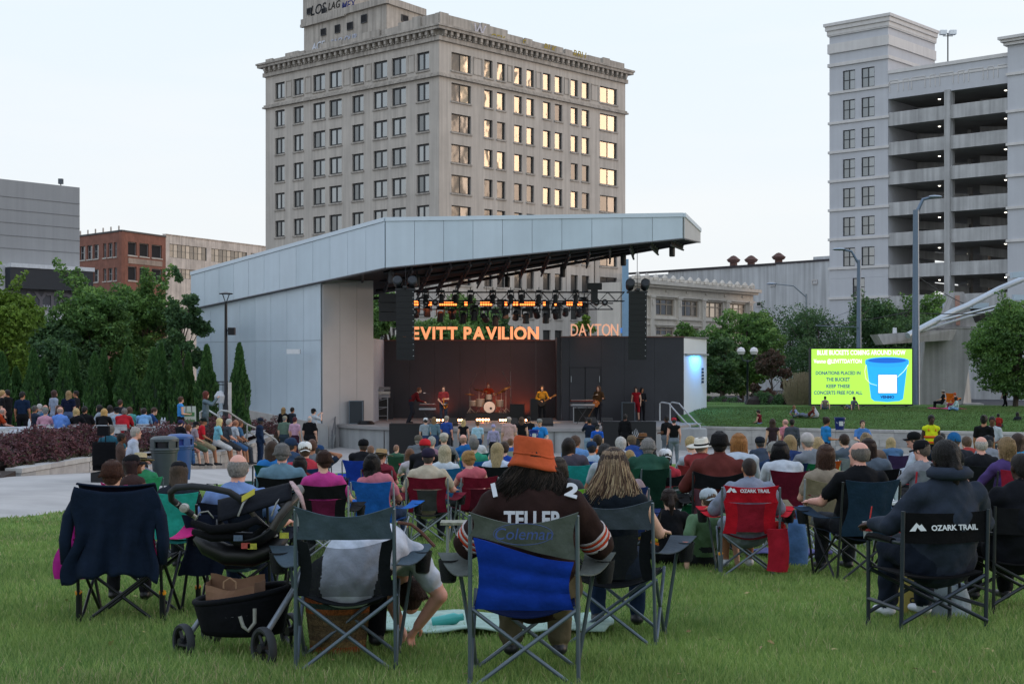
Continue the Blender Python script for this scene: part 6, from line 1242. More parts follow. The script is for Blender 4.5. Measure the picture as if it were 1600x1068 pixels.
HATZ = {'cap': .138, 'capb': .138, 'beanie': .148, 'bucket': .14, 'straw': .13, 'panama': .13, '-': 0, 'hood': .118}
def person(px, row, d, ps, build, yaw, hair, hairc, hat, hatc, sleeve, topc, legs, legc, sk, label, shoe='24262a', hy=0., hp=0., group=None, z=None, vox=None, name='person', sc=None, strict=False):
    vx = vox or (.0085 if d < 9.5 else .0125 if d < 13 else .017 if d < 24 else .022)
    me, Hm = body(ps, sleeve, legs, build, vx, hy, hp); top_h = Hm.translation.z + max(.120 + (.012 if hair not in ('buzz', 'fringe', '-') else 0), HATZ[hat]) * math.cos(R(hp)); zb = z if z is not None else (float(gz(X(px, d), d)) + .035)
    s = sc or min(1.2, max(.62 if build == 'k' else .86, (Z(row, d) - zb) / top_h))
    me_s = [skinm(SK[sk]), cloth(topc), cloth(legc), plastic(shoe) if d < 20 else cloth(shoe), skinm('2c1712')]
    hp_ = Hm.translation; ry = R(yaw); off = Vector((hp_.x * math.cos(ry) - hp_.y * math.sin(ry), 0, 0)) * s
    o = obj(name, me, None, (X(px, d) - off.x, d, zb), ry, s, me_s); tag(o, label, 'person', group)
    if hair != '-':
        hv = .006 if d < 9.5 else .008 if d < 14 else .012
        h = obj('hair', hairmesh(hair, hv), o, mats=[mat('hair', hairc, .5, .55, 25, stretch=(6, 6, 1), bump=1.0, bscale=60, spec=.3)]); h.matrix_local = Hm
    if hat not in '-':
        h = obj('hood' if hat == 'hood' else 'hat', hatmesh(hat), o, mats=[cloth(hatc)]); h.matrix_local = Hm @ Matrix.Rotation(R(-7 if hat == 'bucket' else 0), 4, 'X')
        if hat == 'panama' or hat == 'straw': q = obj('hat_band', bandmesh(), h)
    return o

# ================================================================ CHAIRS
CH = {}
def fab(b, x0, x1, fn, nu=14, nv=10, th=.006): b.sheet(fn, nu, nv, th)
def chairproto(style):
    if style in CH: return CH[style]
    P_ = []; far = style.endswith('_far'); st_ = style.replace('_far', '')
    def part(name, b, role, smooth=True): P_.append((name, b.mesh(name, m_steel, smooth), role))
    W2 = .29; rods = []
    if st_ in ('quad', 'mesh', 'gci', 'blue'):
        H_ = .96 if st_ != 'gci' else .93; bw = .27 if st_ in ('quad', 'gci') else .288; ns = 12 if far else 22
        dip = .05 if st_ in ('mesh', 'blue') else .02
        def back(u, v, zl=.43, zh=H_):
            x = (u - .5) * 2 * bw * (1 - .10 * math.sin(v * 3.14)) * (1 if st_ != 'quad' else 1 - .12 * math.sin(v * 3.1) ** 2); z = lerp(zl, zh - dip * math.sin(u * math.pi) * 1.2, v)
            return (x, lerp(-.262, -.405, (z - .43) / .53) - .035 * math.sin(u * math.pi) + .006 * math.sin(u * 19 + v * 5) * (1 - v), z)
        if st_ in ('mesh',):
            b = MB(); b.sheet(lambda u, v: back(u, v, .77), ns, 8, .006); part('head_band', b, 'main')
            b = MB(); b.sheet(lambda u, v: back(.13 + u * .74, v, .44, .78), ns, 8); part('mesh_panel', b, 'sheer')
            
            for o_ in (0, .87): b = MB(); b.sheet(lambda u, v: back(o_ + u * .13, v, .44, .775), 3, 8, .006); part('side_panel', b, 'second')
        elif st_ == 'blue':
            b = MB(); b.sheet(lambda u, v: back(u, v, lerp(.80, .73, u) + .03 * math.cos(u * 3.1)), ns, 6, .006); part('head_band', b, 'main')
            b = MB(); b.sheet(lambda u, v: tuple(np.array(back(u * .92 + .04, v, .43, lerp(.80, .73, u) + .03 * math.cos(u * 3.1) + .04 * math.sin(u * 3.14))) + [0, -.016 - .012 * abs(math.sin(v * 9.4)) + .006, 0]), ns, 18, .02); part('padded_panel', b, 'second')
        elif st_ == 'gci':
            b = MB(); b.sheet(lambda u, v: back(u, v, .76), ns, 6, .006); part('head_band', b, 'main')
            b = MB(); b.sheet(lambda u, v: back(.24 + u * .52, v, .46, .765), ns, 8, .004); part('mesh_panel', b, 'second')
            
            for o_ in (0, .76): b = MB(); b.sheet(lambda u, v: back(o_ + u * .24, v, .44, .765), 4, 8, .006); part('side_panel', b, 'main')
        else: b = MB(); b.sheet(back, ns, 12, .006); part('backrest', b, 'main')
        b = MB(); b.sheet(lambda u, v: ((u - .5) * 2 * .27, lerp(-.24, .27, v), .45 - .07 * math.sin(u * math.pi) * (1 - .5 * v)), 12, 6, .006); part('seat', b, 'seat')
        for s in (-1, 1):
            rods += [((s * W2, -.26, 0), (s * W2 * .97, -.37, H_ - .02)), ((s * W2, -.25, 0), (s * W2, .27, .45)), ((s * W2, .28, 0), (s * W2, -.24, .44)), ((s * W2, .28, 0), (s * (W2 + .10), .22, .63))]
        for y0, y1 in ((-.28, -.26), (.29, .27)): rods += [((-W2, y0, .44), (W2, y1, .0)), ((W2, y0 - .02, .44), (-W2, y1 - .02, .0))]
        for s in (-1, 1):
            b = MB(); b.sheet(lambda u, v: (s * (W2 + .0 + .13 * u + (v - .5) * .13 * (.35 + u)), lerp(-.33, .27, u), .66 - .05 * math.sin(u * 3.1) - .04 * (1 - u)), 8, 2, .006); part('armrest', b, 'main')
            b = MB(); b.lathe([(.038, -.13), (.044, -.12), (.06, 0), (.056, 0), (.04, -.12)], (s * (W2 + .15), .19, .63), 14); part('cup_holder', b, 'sheer2')
        if st_ == 'gci':
            for s in (-1, 1): b = MB(); b.rod((s * W2, -.263, .04), (s * W2 * .99, -.275, .24), .022, 8); part('shock_leg', b, 'frame'); b = MB(); b.rod((s * W2, -.272, .23), (s * W2, -.276, .25), .025, 8); part('yellow_collar', b, 'yellow')
    elif st_ == 'dir':
        bw = .30
        b = MB(); b.sheet(lambda u, v: ((u - .5) * 2 * bw, -.25 - .025 * math.sin(u * 3.14), lerp(.66, .87, v) - .012 * math.sin(u * 3.14)), 14, 5, .008); part('backrest', b, 'main')
        b = MB(); b.sheet(lambda u, v: ((u - .5) * 2 * .29, lerp(-.22, .24, v), .44 - .035 * math.sin(u * 3.14)), 10, 6, .01); part('seat', b, 'seat')
        for s in (-1, 1):
            rods += [((s * .30, -.23, 0), (s * .30, -.26, .88)), ((s * .30, .25, 0), (s * .30, .25, .62)), ((s * .30, .25, .64), (s * .30, -.24, .66)), ((s * .30, -.235, .2), (s * .30, .25, .2))]
        for y in (-.235, .25): rods += [((-.3, y, .10), (.3, y, .42)), ((.3, y - .015, .10), (-.3, y - .015, .42))]
        
        for s in (-1, 1): b = MB(); b.tube([(s * .30, -.12, .66), (s * .30, .1, .665), (s * .30, .24, .655), (s * .30, .27, .63)], .022, 8); part('arm_pad', b, 'seat')
    elif st_ == 'white':
        b = MB(); b.sheet(lambda u, v: ((u - .5) * .42, -.22 - .02 * v + .02 * abs(u - .5), .62 + .18 * v), 6, 3, .015); part('backrest', b, 'main')
        b = MB(); b.box(-.2, .2, -.2, .18, .43, .455); part('seat', b, 'main', False); rods += [((s * .21, -.05 - .20, .62 + .18), (s * .2, .26, 0)) for s in (-1, 1)] + [((s * .19, -.2, .0), (s * .2, .1, .45)) for s in (-1, 1)]
        rods += [((-.21, -.25, .82), (.21, -.25, .82)), ((-.19, -.15, .12), (.19, -.15, .12))]
    r = {'dir': .014, 'white': .012}.get(st_, .0115)
    if far:
        b = MB(); [b.rod(p, q, r * 1.1, 5) for p, q in rods]; part('frame', b, 'frame')
    else:
        for p, q in rods:
            b = MB(); b.rod(p, q, r, 9)
            if p[2] == 0: b.lathe([(.02, 0), (.021, .012), (.014, .05)], p, 9)
            elif q[2] == 0: b.lathe([(.02, 0), (.021, .012), (.014, .05)], q, 9)
            part('leg' if min(p[2], q[2]) < .05 else 'frame_tube', b, 'frame')
    CH[style] = P_; return P_
def chair(x, y, rot, style, main, second, label, frame='5a646d', group='folding camp chairs on the lawn', scale=1., z=None, d=None, seat=None, name='camp_chair', cat='chair'):
    st_ = style if (d or y) < 22 or style in ('white',) else style + '_far'
    zb = (float(gz(x, y)) + .03) if z is None else z
    e = empty(name, (x, y, zb), rot, label, cat, group, scale)
    M_ = {'main': cloth(main), 'second': cloth(second), 'seat': cloth(seat or second), 'frame': metalm(frame), 'sheer': sheer(second, .55), 'sheer2': sheer('15181b', .8), 'yellow': plastic('d08a1c')}
    if main.startswith('~'): M_['main'] = sheer(main[1:], .7)
    for n_, me, role in chairproto(st_): obj(n_, me, e, mats=[M_[role]])
    return e
def logo(par, s, x, y, z, size, col='c9ced2', rx=-8., tri=True):
    m = mat('white_print', hx(col), .7)
    if s: me = text_mesh(s, size, m, .0006, size * .03); o = obj('lettering', me, par); o.location = (x + (size * .9 if tri else 0), y, z); o.rotation_euler = (R(90 + rx), 0, 0)
    if tri:
        b = MB(); k = size; b.add([(-1.6 * k, 0, 0), (-.6 * k, 0, 1.1 * k), (-.2 * k, 0, .7 * k), (.1 * k, 0, .9 * k), (.7 * k, 0, 0), (-.1 * k, 0, 0), (-.5 * k, 0, .5 * k), (-.8 * k, 0, 0)], [(0, 1, 2, 6, 7), (2, 3, 4, 5, 6)])
        o = b.build('mountain_logo', m, par); xo = -(len(s) * size * .33) if s else 0; o.location = (x + xo, y - .002, z); o.rotation_euler = (R(rx), 0, 0)
# ================================================================ THE CROWD   px row d pose build yaw hair haircol hat hatcol sleeve top legs leg skin [opts] | label | chair style:main:second[:frame] | chair label
RV = random.Random(4)
def parse(txt, group, zf=None, defchair=None):
    for ln in txt.strip().splitlines():
        if not ln.strip() or ln.startswith('#'): continue
        f = [q.strip() for q in ln.split('|')]; a = f[0].split(); px, row, d = float(a[0]), float(a[1]), float(a[2]); ps, bd, yaw = a[3], a[4], float(a[5]); op = dict(q.split('=') for q in a[15:])
        if group.startswith('audience') and ps[0] != 'g' and px != 1168: d = float(np.interp(d, [11.3, 12, 14, 16.5, 20, 24, 27, 60], [11.3, 14, 17.3, 20, 23, 26, 28.5, 60]))
        if d > 12 and group[:3] in ('aud', 'gue'):
            yaw += RV.uniform(-9, 9); op.setdefault('hy', RV.choice((-28, 0, 0, 14, 24))); op.setdefault('hp', RV.choice((-8, 0, 0, 8)))
            if ps == 'sit': ps = RV.choice(('sit', 'sit', 'sitarm', 'sitlean' if d > 17 else 'sit', 'sittilt'))
        z = (zf(X(px, d), d) if zf else None)
        if 'z' in op: z = float(op['z'])
        o = person(px, row, d, ps, bd, yaw, a[6], a[7], a[8], a[9], a[10], a[11], a[12], a[13], a[14], f[1], hy=float(op.get('hy', 0)), hp=float(op.get('hp', 0)), shoe=op.get('sh', '24262a'), group=group, z=z)
        if len(f) > 2 and f[2]:
            c = f[2].split(':'); chair(o.location.x, o.location.y, R(yaw), c[0], c[1], c[2], f[3], frame=c[3] if len(c) > 3 else '5a646d', scale=min(1.08, max(.9, o.scale.x)), z=o.location.z - .005, d=d, group='folding camp chairs on the lawn' if c[0] != 'white' else 'white folding chairs on the terrace', name='camp_chair' if c[0] != 'white' else 'folding_chair')
parse('''
181 717 10.7 sit f 0 short 4a2c1e - 0 s a9b3b0 p 1c1c22 L sh=101010 | woman with short auburn hair and a pale floral blouse in the jacket-draped chair
208 709 13.2 sittilt f -35 dread 2a1216 cap 15161a n 3a2a28 p 1c1c22 D hy=-30 | bare-shouldered woman with dark red braids and a black cap behind the auburn-haired woman | quad:b0256a:7a1d4c | bright pink camp chair under the woman with dark red braids
222 706 16.5 sit m 25 short 6b5b4a straw a89c7c s 2f7d58 p 33363c L | person in a cream straw sun hat and green top beside the trash bins | quad:2f8d62:1c4d3a | green camp chair of the person in the straw sun hat
283 719 12.2 sit m 4 bob 4a3b30 cap 17181c s 22262e p 22262e L hp=-8 | person in a black cap sunk low in the turquoise chair | quad:2b9c92:1f6e68:2a2d30 | turquoise mesh camp chair in front of the trash bins
376 708 11.2 sitarm w 0 fringe 8d8984 - 0 s 6d86b4 p 23304a P | balding grey-haired man in a blue checked shirt behind the stroller | gci:101724:0c0d10:15171a | navy and black rocking camp chair under the man in the checked shirt
443 691 14 sitarm w 3 short 7d7b78 - 0 s 5f7d8c p 2a2d33 P | grey-haired man in a blue-grey shirt right of the man in checks | gci:111315:1a1c1f:15171a | black rocking camp chair under the man in the blue-grey shirt
428 688 21 sit f 0 curly 3b2a20 - 0 s 2c6fb0 p 22262c L | person with curly brown hair in blue behind the green chair | quad:123f33:0e2c26:2a2d30 | dark green camp chair in front of the curly-haired person
452 684 23 sitlean m -10 short 333333 cap 22344e s 31435c h 28303e M hp=10 | man in a navy cap and shorts leaning forward near the left aisle
478 688 18 sitarm w 5 short 5a4a3c capb d5d6d4 s a63440 p 2b2d33 L | man in a backwards white cap with sunglasses and a red shirt | quad:16325c:12233f | navy camp chair of the man in the backwards white cap
470 712 15.5 sit k 0 long 120f10 - 0 s 6e1e24 p 22262c L | child with long black hair between the blue-grey and magenta shirts | quad:571420:2b1015 | small maroon chair of the black-haired child
489 685 24 sit m 0 buzz 5c3d30 - 0 s 6b7076 p 2a2d33 M | man with a shaved brown head behind the white cap | quad:2a2f38:1a1e24 | charcoal chair of the shaven man behind the white cap
500 694 25 sithead m 0 short 333333 cap 1d3c63 s 1f2c3f p 2a2d33 M | man in a blue cap with one hand behind his head | quad:101c38:101c38 | dark navy chair of the man with his hand behind his head
507 702 13.2 sitarm m 0 short 3a231a - 0 s b23a82 p 22262c L | boy with short brown hair in a magenta shirt | gci:131417:5c1838:9aa0a6 | black rocking camp chair with a mountain logo under the magenta shirt
583 708 14 sit m -4 curly 14110f - 0 s b66d78 p 2a3b58 M | person with curly black hair in pink in a bright blue chair | quad:1f5fae:154a90:8b949c | bright blue camp chair with side cup holders nearest the aisle
566 686 27 sit m 0 buzz 3b3029 cap 101114 s 15161a p 22262c M | man in a black cap and black shirt in the royal blue chair | quad:1c3ca0:152e80 | royal blue camp chair with a small white tag behind the bright blue one
580 695 31 sit m 0 buzz 7b5a48 - 0 s 50555c p 22262c L | small bald head right of the black cap
597 700 22 sit f -20 short 5a4a3c straw 9c8460 s 7a2a38 p 22262c P | woman in a tan straw hat with white band and maroon top | quad:5c1a28:3b141d | maroon camp chair of the woman in the tan straw hat
670 698 16 sit w 0 buzz 4d443e cap 2a2438 s b4aa96 p 2f3238 P | big man in a dark purple cap and cream T-shirt in the maroon chair | gci:6b1428:3a3c3c:7d858c | maroon and grey rocking camp chair under the man in the cream T-shirt
663 686 24 sit m 0 buzz 333333 cap b8252c s 17181c p 22262c L | man in a bright red cap and black shirt
695 694 20.5 sit f -5 long b9ac8f - 0 l b9c2c8 p 2b3c58 L hy=15 | woman with straight platinum hair in a white cardigan | quad:1d5c8c:154a70 | teal blue camp chair of the platinum-haired woman
731 703 17 sit f 22 bun a9834f - 0 n b8606a p 22262c P hy=20 | woman with a honey blond half-up bun in a coral top | gci:6b1428:4a1020:7d858c | maroon rocking camp chair under the woman with the blond bun
777 691 21 sit f 0 long a8946c - 0 l b7c2d2 p 2b3c58 L | woman with long ash blond hair in a white blouse | quad:14161a:14161a | black-edged camp chair of the ash blond woman
741 683 26 sit m 0 short 6c6a66 - 0 s 2f8a6c p 22262c L | grey-haired man in a green shirt left of the orange hat | quad:1f5a9c:154a80 | blue camp chair of the man in the green shirt
653 676 37 sit m 0 fringe 8c8882 cap 5d584e s 5f656a p 2a2d33 L | man in a faded grey-brown cap near the black road case | quad:a0222c:6b1a20 | red camp chair of the man in the faded cap
675 681 33 sit f 0 short 9a9c98 - 0 s 8a6a78 p 2a2d33 L | short grey-haired woman in mauve near the red cap | quad:3a2026:2a181c | plum chair of the woman in mauve
694 673 35 sit m 0 short 9a9488 cap b8b0a4 s 6b7076 p 2a2d33 L | man in a cream cap in the wide black chair with white script | quad:101114:101114 | wide black camp chair with white script on the back
724 677 36 sit m 0 fringe 9a7a68 - 0 s 1f5f9a p 2a2d33 P | bald man with a fringe in a blue top | quad:1c66a4:155080 | sky blue camp chair of the bald man
740 678 38 sit m 4 short 8d8a84 - 0 s b8bcc0 p 2a2d33 L | grey-haired man in a white shirt behind the green shirt | quad:0f4c4c:0d3a3a | teal green camp chair of the man in the white shirt
788 689 26 sit m 0 short 3b2a20 - 0 s 1c3f8c p 2a2d33 L | brown-haired boy in blue left of the orange hat | quad:1c3f8c:152e70 | blue camp chair of the brown-haired boy
797 684 44 sit f 0 short 6b4a34 - 0 s 3b5c9a p 2a2d33 L | brown-haired woman just left of the orange hat | quad:a7a49c:77756c | cream camp chair left of the orange hat
836 688 34 sit f 0 short c7b990 - 0 s 6b6f76 p 2a2d33 L | short blond hair hidden behind the crown of the orange hat
872 713 12.6 sit f 10 bob 3c332c - 0 s 3b4048 p 2a2d33 L | woman with a dark brown bob right of the orange hat | quad:74b838:1c1e20:2a2d30 | lime green camp chair with a black panel beside the orange hat
888 683 21 sittilt f 8 vlong 1c1412 - 0 s 4a4550 p 22262c M | woman with long black hair and sunglasses pushed up | quad:1f8a8c:155a5c | teal camp chair of the black-haired woman
900 680 27 sitlean m -8 short 4a3426 - 0 s 5f88b8 p 2a2d33 M | brown-haired man hunched in a light blue shirt | quad:1c3fa0:152e80 | deep blue camp chair of the hunched man
924 688 26 sit m 12 short 222222 cap 1c3350 s 9fb4c4 p 2a2d33 L | man in a navy cap and pale blue shirt turned aside | quad:204a9c:152e80 | folded-over blue chair of the man in the navy cap
933 678 30 sit k 0 short 231a16 - 0 s c05a24 p 22262c L | dark-haired child in an orange hoodie
947 694 16.5 sit m 8 short 3a3836 - 0 s 9aa2aa p 2a3b58 M | man with dark greying hair in a white shirt with a pink strap | quad:144434:0e3028 | forest green camp chair of the man in the white shirt
966 707 12.3 sitarm w 0 buzz a29c94 - 0 s 8c7c80 p 22262c P | white-haired man in a patterned pink and grey shirt | quad:1b2c58:141f3c | navy blue camp chair of the man in the patterned shirt
971 683 24 sit m 0 short bdbab4 - 0 s a8adb4 p 2a3b58 P | white-haired man in a pale shirt by the aisle | quad:1c2433:141a26 | dark camp chair of the white-haired man in the pale shirt
983 702 22.5 sit k 0 short a88a5c - 0 s 3b4a9c p 22262c L | small blond child behind the white-haired man
988 668 33 sit w 0 short 5c4a38 cap 6b5c4a s 23407c p 2a2d33 L | broad man in blue with a brown cap in a blue mesh chair | quad:2b55a8:2b55a8:c9ced2 | blue mesh camp chair with a pale frame
1004 673 37 sit f 0 short 4a3426 straw 6b4a30 s 33363c p 2a2d33 L | woman in a dark brown straw hat near the wing emblem
1015 685 17 sit w 0 short 8d8a86 - 0 s 24483a p 2a2d33 P | heavy grey-haired man in a dark green shirt | quad:123026:0e2820 | dark green camp chair of the heavy grey-haired man
1038 699 17.5 sit f 0 short 2a2a2a capb d8dadc n a63440 p 2b3c58 L | person in a white cap and red top in the white-backed chair | mesh:14161a:c2c4c6:c9ced2 | white and black camp chair hung with a rainbow blanket
1078 681 23 sit k 0 short b09a6c - 0 s 9aa2aa p 22262c L | blond child deep in a navy chair | quad:131d33:10182a | navy camp chair of the blond child
1100 684 20 sit f -15 short 8c8478 panama d2cdc0 s 8c3a3c p 2a2d33 L | woman in a white panama hat with black band | quad:7a2a2c:5c2022 | brick red camp chair of the woman in the panama hat
1122 673 13.6 sitarm x 0 short 120f10 - 0 l 5c2c28 p 2a2024 D | very broad person with a black bun in a rust sweatshirt | mesh:14161a:5b3b44:2a2d30 | black-railed chair with a floral seat under the rust sweatshirt
1158 678 16.5 sit f -6 vlong a06c3a - 0 l aeb8c4 p 2f5580 L | woman with very long strawberry blond hair in a white shirt
1168 714 14.4 sitarm x 4 buzz 2c221d - 0 q 7c8494 h 8d97a4 M sh=c8ccd0 | man with a shaved dark head and grey T-shirt in the bright red chair
1102 759 15.2 gback m 0 short 5c4a38 capb aab6bc s 5d7a5c p 2a2d33 L | boy in a pale cap and sage green T-shirt sitting on the grass
1046 763 15.4 ground f 0 pony 2a1d18 - 0 s 15161a p 15161a L | girl with a dark ponytail in black sitting on the grass
1206 689 19 sit m 0 short a3a19a - 0 s 1f3350 p 2a2d33 P | grey-haired man in a navy shirt left of the maroon chair | quad:183056:12233f | navy chair of the grey-haired man in navy
1225 690 14.6 sit m 0 bob 0d0c0e - 0 l b3bac2 p 22262c L | person with a black bob in a pale jacket | quad:5c1426:7a1a2e:8b949c | tall maroon patchwork camp chair of the black-bobbed person
1286 693 13.2 sit f 0 vlong 4a3226 - 0 s 8a7f70 p 4a6f9a L | woman with long brown hair in the tan chair | mesh:7c735c:80765f:8d949a | tan canvas camp chair with a draped brown coat
1338 689 12 sitarm w 6 fringe 6c6660 - 0 s 101216 p 23262c P hy=28 | balding man with glasses in a black T-shirt looking left | quad:1e3346:16202c:2a2d30 | slate blue camp chair with silver script under the black T-shirt
1238 670 23 sit f 0 bob 9a8258 - 0 s 2a3c68 p 2a2d33 L | woman with a dark blond bob facing the lawn wall | quad:152548:101c38 | navy camp chair of the dark blond bob
1259 672 23 sit m 0 buzz 8c8882 beanie b3aca8 s 7b8088 p 2a2d33 L | man in an off-white knit cap | quad:0f5a38:0c4029 | bright dark-green camp chair of the man in the knit cap
1276 682 26 sit f 6 curly b09870 - 0 s 8a8f96 p 2a2d33 L | curly fair-haired person beside the knit cap | quad:b4501c:8c3c16 | orange camp chair near the lawn wall
1317 671 30 sit k 0 short 33231b - 0 s 55606c p 2a2d33 L | brown-haired child above the grey bag | quad:7b8288:5a6066 | grey chair of the brown-haired child
1352 669 24 sit f 0 bun 8d7a60 - 0 s 6b5a50 p 2a2d33 L | woman with blond hair twisted up near the table
1354 684 16.5 sit f 0 vlong 2f211b - 0 s 55606c p 2a2d33 L | woman with dark hair past her shoulders in a grey top | quad:0e0f12:0e0f12:2a2d30 | plain black camp chair of the dark-haired woman
1426 668 24 sit m 65 short 5c5248 cap 121316 l a9b3c0 p 2a2d33 P hy=10 | man in a black cap and white long-sleeved shirt turned left | quad:8c1c2c:5c1420 | red chair of the man turned left
1436 686 15.5 sit m 18 short 5c5248 cap 121316 s 7b7f86 p 22262c P hy=20 | man in a black baseball cap in the grey and red chair | quad:70767c:8a8f94:a02030 | grey camp chair with red edges and a white logo
1488 667 22 sit m 0 short 222222 beanie 1c5a8c s 22262e p 22262c M | person in a bright blue beanie | quad:14161a:101114 | black camp chair of the blue beanie
1473 671 26 sit m 0 short 1a1614 - 0 s 1c2636 p 22262c M | dark-haired man in navy beside the blue beanie
1478 698 11.2 sit m 14 buzz 1c1614 cap 1a1d23 s 2b2f36 p 22262c D hy=30 hp=-4 | large dark cap just behind the ponytailed woman in the hoodie
1529 681 20 sit m 0 fringe b8b0a8 - 0 s 1b1d22 p 22262c P | pink bald man in black in front of the empty black chair | quad:15171a:101114:2a2d30 | black chair with a white seat edge
1567 682 15.5 sitarm f 22 bob 8c7350 - 0 l 4a3a6c p 15161a L sh=d0d0d0 | woman with a blond bob wrapped in a purple shawl | quad:96203a:1a1b1f:2a2d30 | red and black camp chair under the purple shawl
1588 706 9.9 sitarm x 8 buzz 1a1412 - 0 l 14161c p 14161c B | man with glasses in dark clothes cut off by the right edge | dir:121316:121316:2a2d30 | dark camp chair at the right edge
1515 682 30 sit m 0 short 5c4a3c - 0 s 9a3c38 p 2a2d33 L | man in a dull red shirt between the blue beanie and the blond bob
1550 680 27 sit m 0 short 444444 cap 23262b s 7c8088 p 2a2d33 L | man in a charcoal cap and grey shirt right of the pink bald man
1586 676 24 sit f 0 long 3a2a22 - 0 s 2c8cc0 p 2a2d33 L | woman in sky blue at the right edge above the purple shawl | quad:2c8cc0:1f6a94 | sky blue camp chair at the right edge
1145 686 30 sit m 0 short 17130f - 0 s 333a44 p 2a2d33 M | dark-haired man in charcoal behind the strawberry blond woman
1190 682 30 sitlean m 10 buzz 333333 cap 20242c s 3a4454 p 2a2d33 M | man in a dark cap bending over the drinks cooler
620 694 40 sit m 0 buzz 8c6a58 - 0 s 3c5c4a p 2a2d33 L | bald man in moss green at the lawn edge | quad:2a4a3a:1d3328 | moss green chair at the lawn edge
1396 684 34 sit f 0 long a8946c - 0 s 4a6a8c p 2a2d33 L | fair-haired woman in dusty blue left of the black cap | quad:3a2a50:2a1d3c | violet camp chair near the lawn wall
640 700 28 sit f 0 bob 6b4a34 - 0 s b9b2b8 p 2a2d33 L | woman with a chestnut bob left of the purple cap
''', 'audience in camp chairs on the lawn')

TZ = lambda x, y: tz(x, y)
parse('''
4 607 60 stand f -60 pony a88a5c - 0 s 15161a p 15161a L | blond woman in black at the left edge talking to a man in black
11 604 61 standx m 60 short 15110f - 0 l 15161a p 15161a M | dark-haired man in black facing the blond woman at the left edge
35 611 56 stand m 0 short 120f0e - 0 s 13243c p 0e0f12 M | man in a navy polo standing with his back turned behind the hedge
85 606 60 stand f -45 vlong 3a2420 - 0 s 8d98ac p 8d98ac L | woman with long brown hair in a pale grey dress
107 610 59 stand f -8 long 8c7350 - 0 s 131c34 p 4a5c7c L | woman with streaked blond hair in a sleeveless navy top
118 610 61 stand m 80 short 15110f - 0 s 1a1b20 p 1a1b20 M | dark-haired person in black facing the woman in the navy top
283 619 57 hold m -60 short 4a2f20 - 0 n 3a86c8 p 15161a L | short-haired person in a bright blue tank top by the green sign board
322 610 58 photo f -80 long 5c2318 - 0 l 5f7078 p 4c5a60 L | red-haired woman in a grey cardigan taking a photo with her phone
3 631 56 sit m -70 fringe 9a8a80 - 0 s a33c1c p 2a2d33 P | bald man in an orange-red shirt at the left edge | white:c8cacc:c8cacc:b4b8bc | white folding chair under the man in orange-red
56 631 57 sit m -20 short 4c4a48 - 0 s 2a3444 p 2a2d33 M | man with cropped grey hair in dark blue right of the navy polo
63 630 60 sit m 60 short b8b4ae - 0 s 6b7580 p 2a2d33 L | white-haired man at the far side of the first table
72 630 58 sit m -50 fringe 8d7a6c - 0 s 2c5c84 p 2a2d33 P | bald man in teal blue leaning over the table
73 636 53 sit m 0 short 777777 cap 6c7470 s b88a9c p 2a2d33 L | man in a grey-green cap and pink shirt | white:c8cacc:c8cacc:b4b8bc | white folding chair under the pink shirt
92 629 58 sit f -60 curly 4a2f22 - 0 s 4a1c1c p 2a2d33 L | curly brown-haired woman in dark red
96 635 53 sit w 0 fringe a08a7c - 0 s 5f86cc p 2a2d33 P | bald man in a periwinkle blue shirt | white:c8cacc:c8cacc:b4b8bc | white folding chair under the periwinkle shirt
120 637 53 sit f -5 vlong b39c6c - 0 s 15161a p 15161a L | blond woman with very long hair in black | white:c8cacc:c8cacc:b4b8bc | white folding chair of the very long-haired blonde
134 627 54 sit w 0 short 15110f - 0 s 15161a p 15161a M | broad black-haired man in a black T-shirt
160 635 52 sit f 0 bob b8945a - 0 s 101114 p 15161a L | woman with a golden bob in a black top | white:c8cacc:c8cacc:b4b8bc | white folding chair of the golden bob
155 628 58 sit f 70 long 15110f - 0 s 8d96a0 p 2a2d33 L | pale dark-haired woman in profile behind the golden bob
173 629 58 sit f 30 long 1a1412 - 0 l a9b0b8 p 2a2d33 L | dark-haired woman in a white top
183 635 56 sit m 30 short 222222 cap 121316 s 8fa6b8 p 2a2d33 L | person in a black cap and pale blue top at the table
192 636 53 sit w 0 short 6c6864 - 0 s a3202c p 2a2d33 M | grey-haired man in a crimson shirt | white:c8cacc:c8cacc:b4b8bc | white folding chair under the crimson shirt
188 622 62 stand m 10 short 33231b - 0 s 2a2d33 p 2a2d33 M z=.85 | brown-haired man half hidden behind the crimson shirt
203 635 56 sit f -10 long 4a2f20 - 0 s 4a8c88 p 2a2d33 L | woman with chestnut hair in a sea green shirt
223 634 54 sit m 5 short 241914 - 0 s 6f9cc8 p 2a2d33 L hy=-20 | young man in a light blue T-shirt at the end table | white:c8cacc:c8cacc:b4b8bc | white folding chair of the young man in light blue
240 630 56 sit m -60 short 3a2419 - 0 s 22406c p 2a2d33 L hy=-20 | bearded man in a royal navy polo leaning on the table
283 664 50 sit m -40 short 1a1412 beanie 2a2c50 l 15161c p 31537c L | person with dark violet hair in black at the left end of the seat wall
''', 'guests at the terrace tables', TZ)
PZ = lambda x, y: float(gz(-10.5, y)) + .02
def perch(rows): parse(rows, 'people perched on the seat wall', PZ)
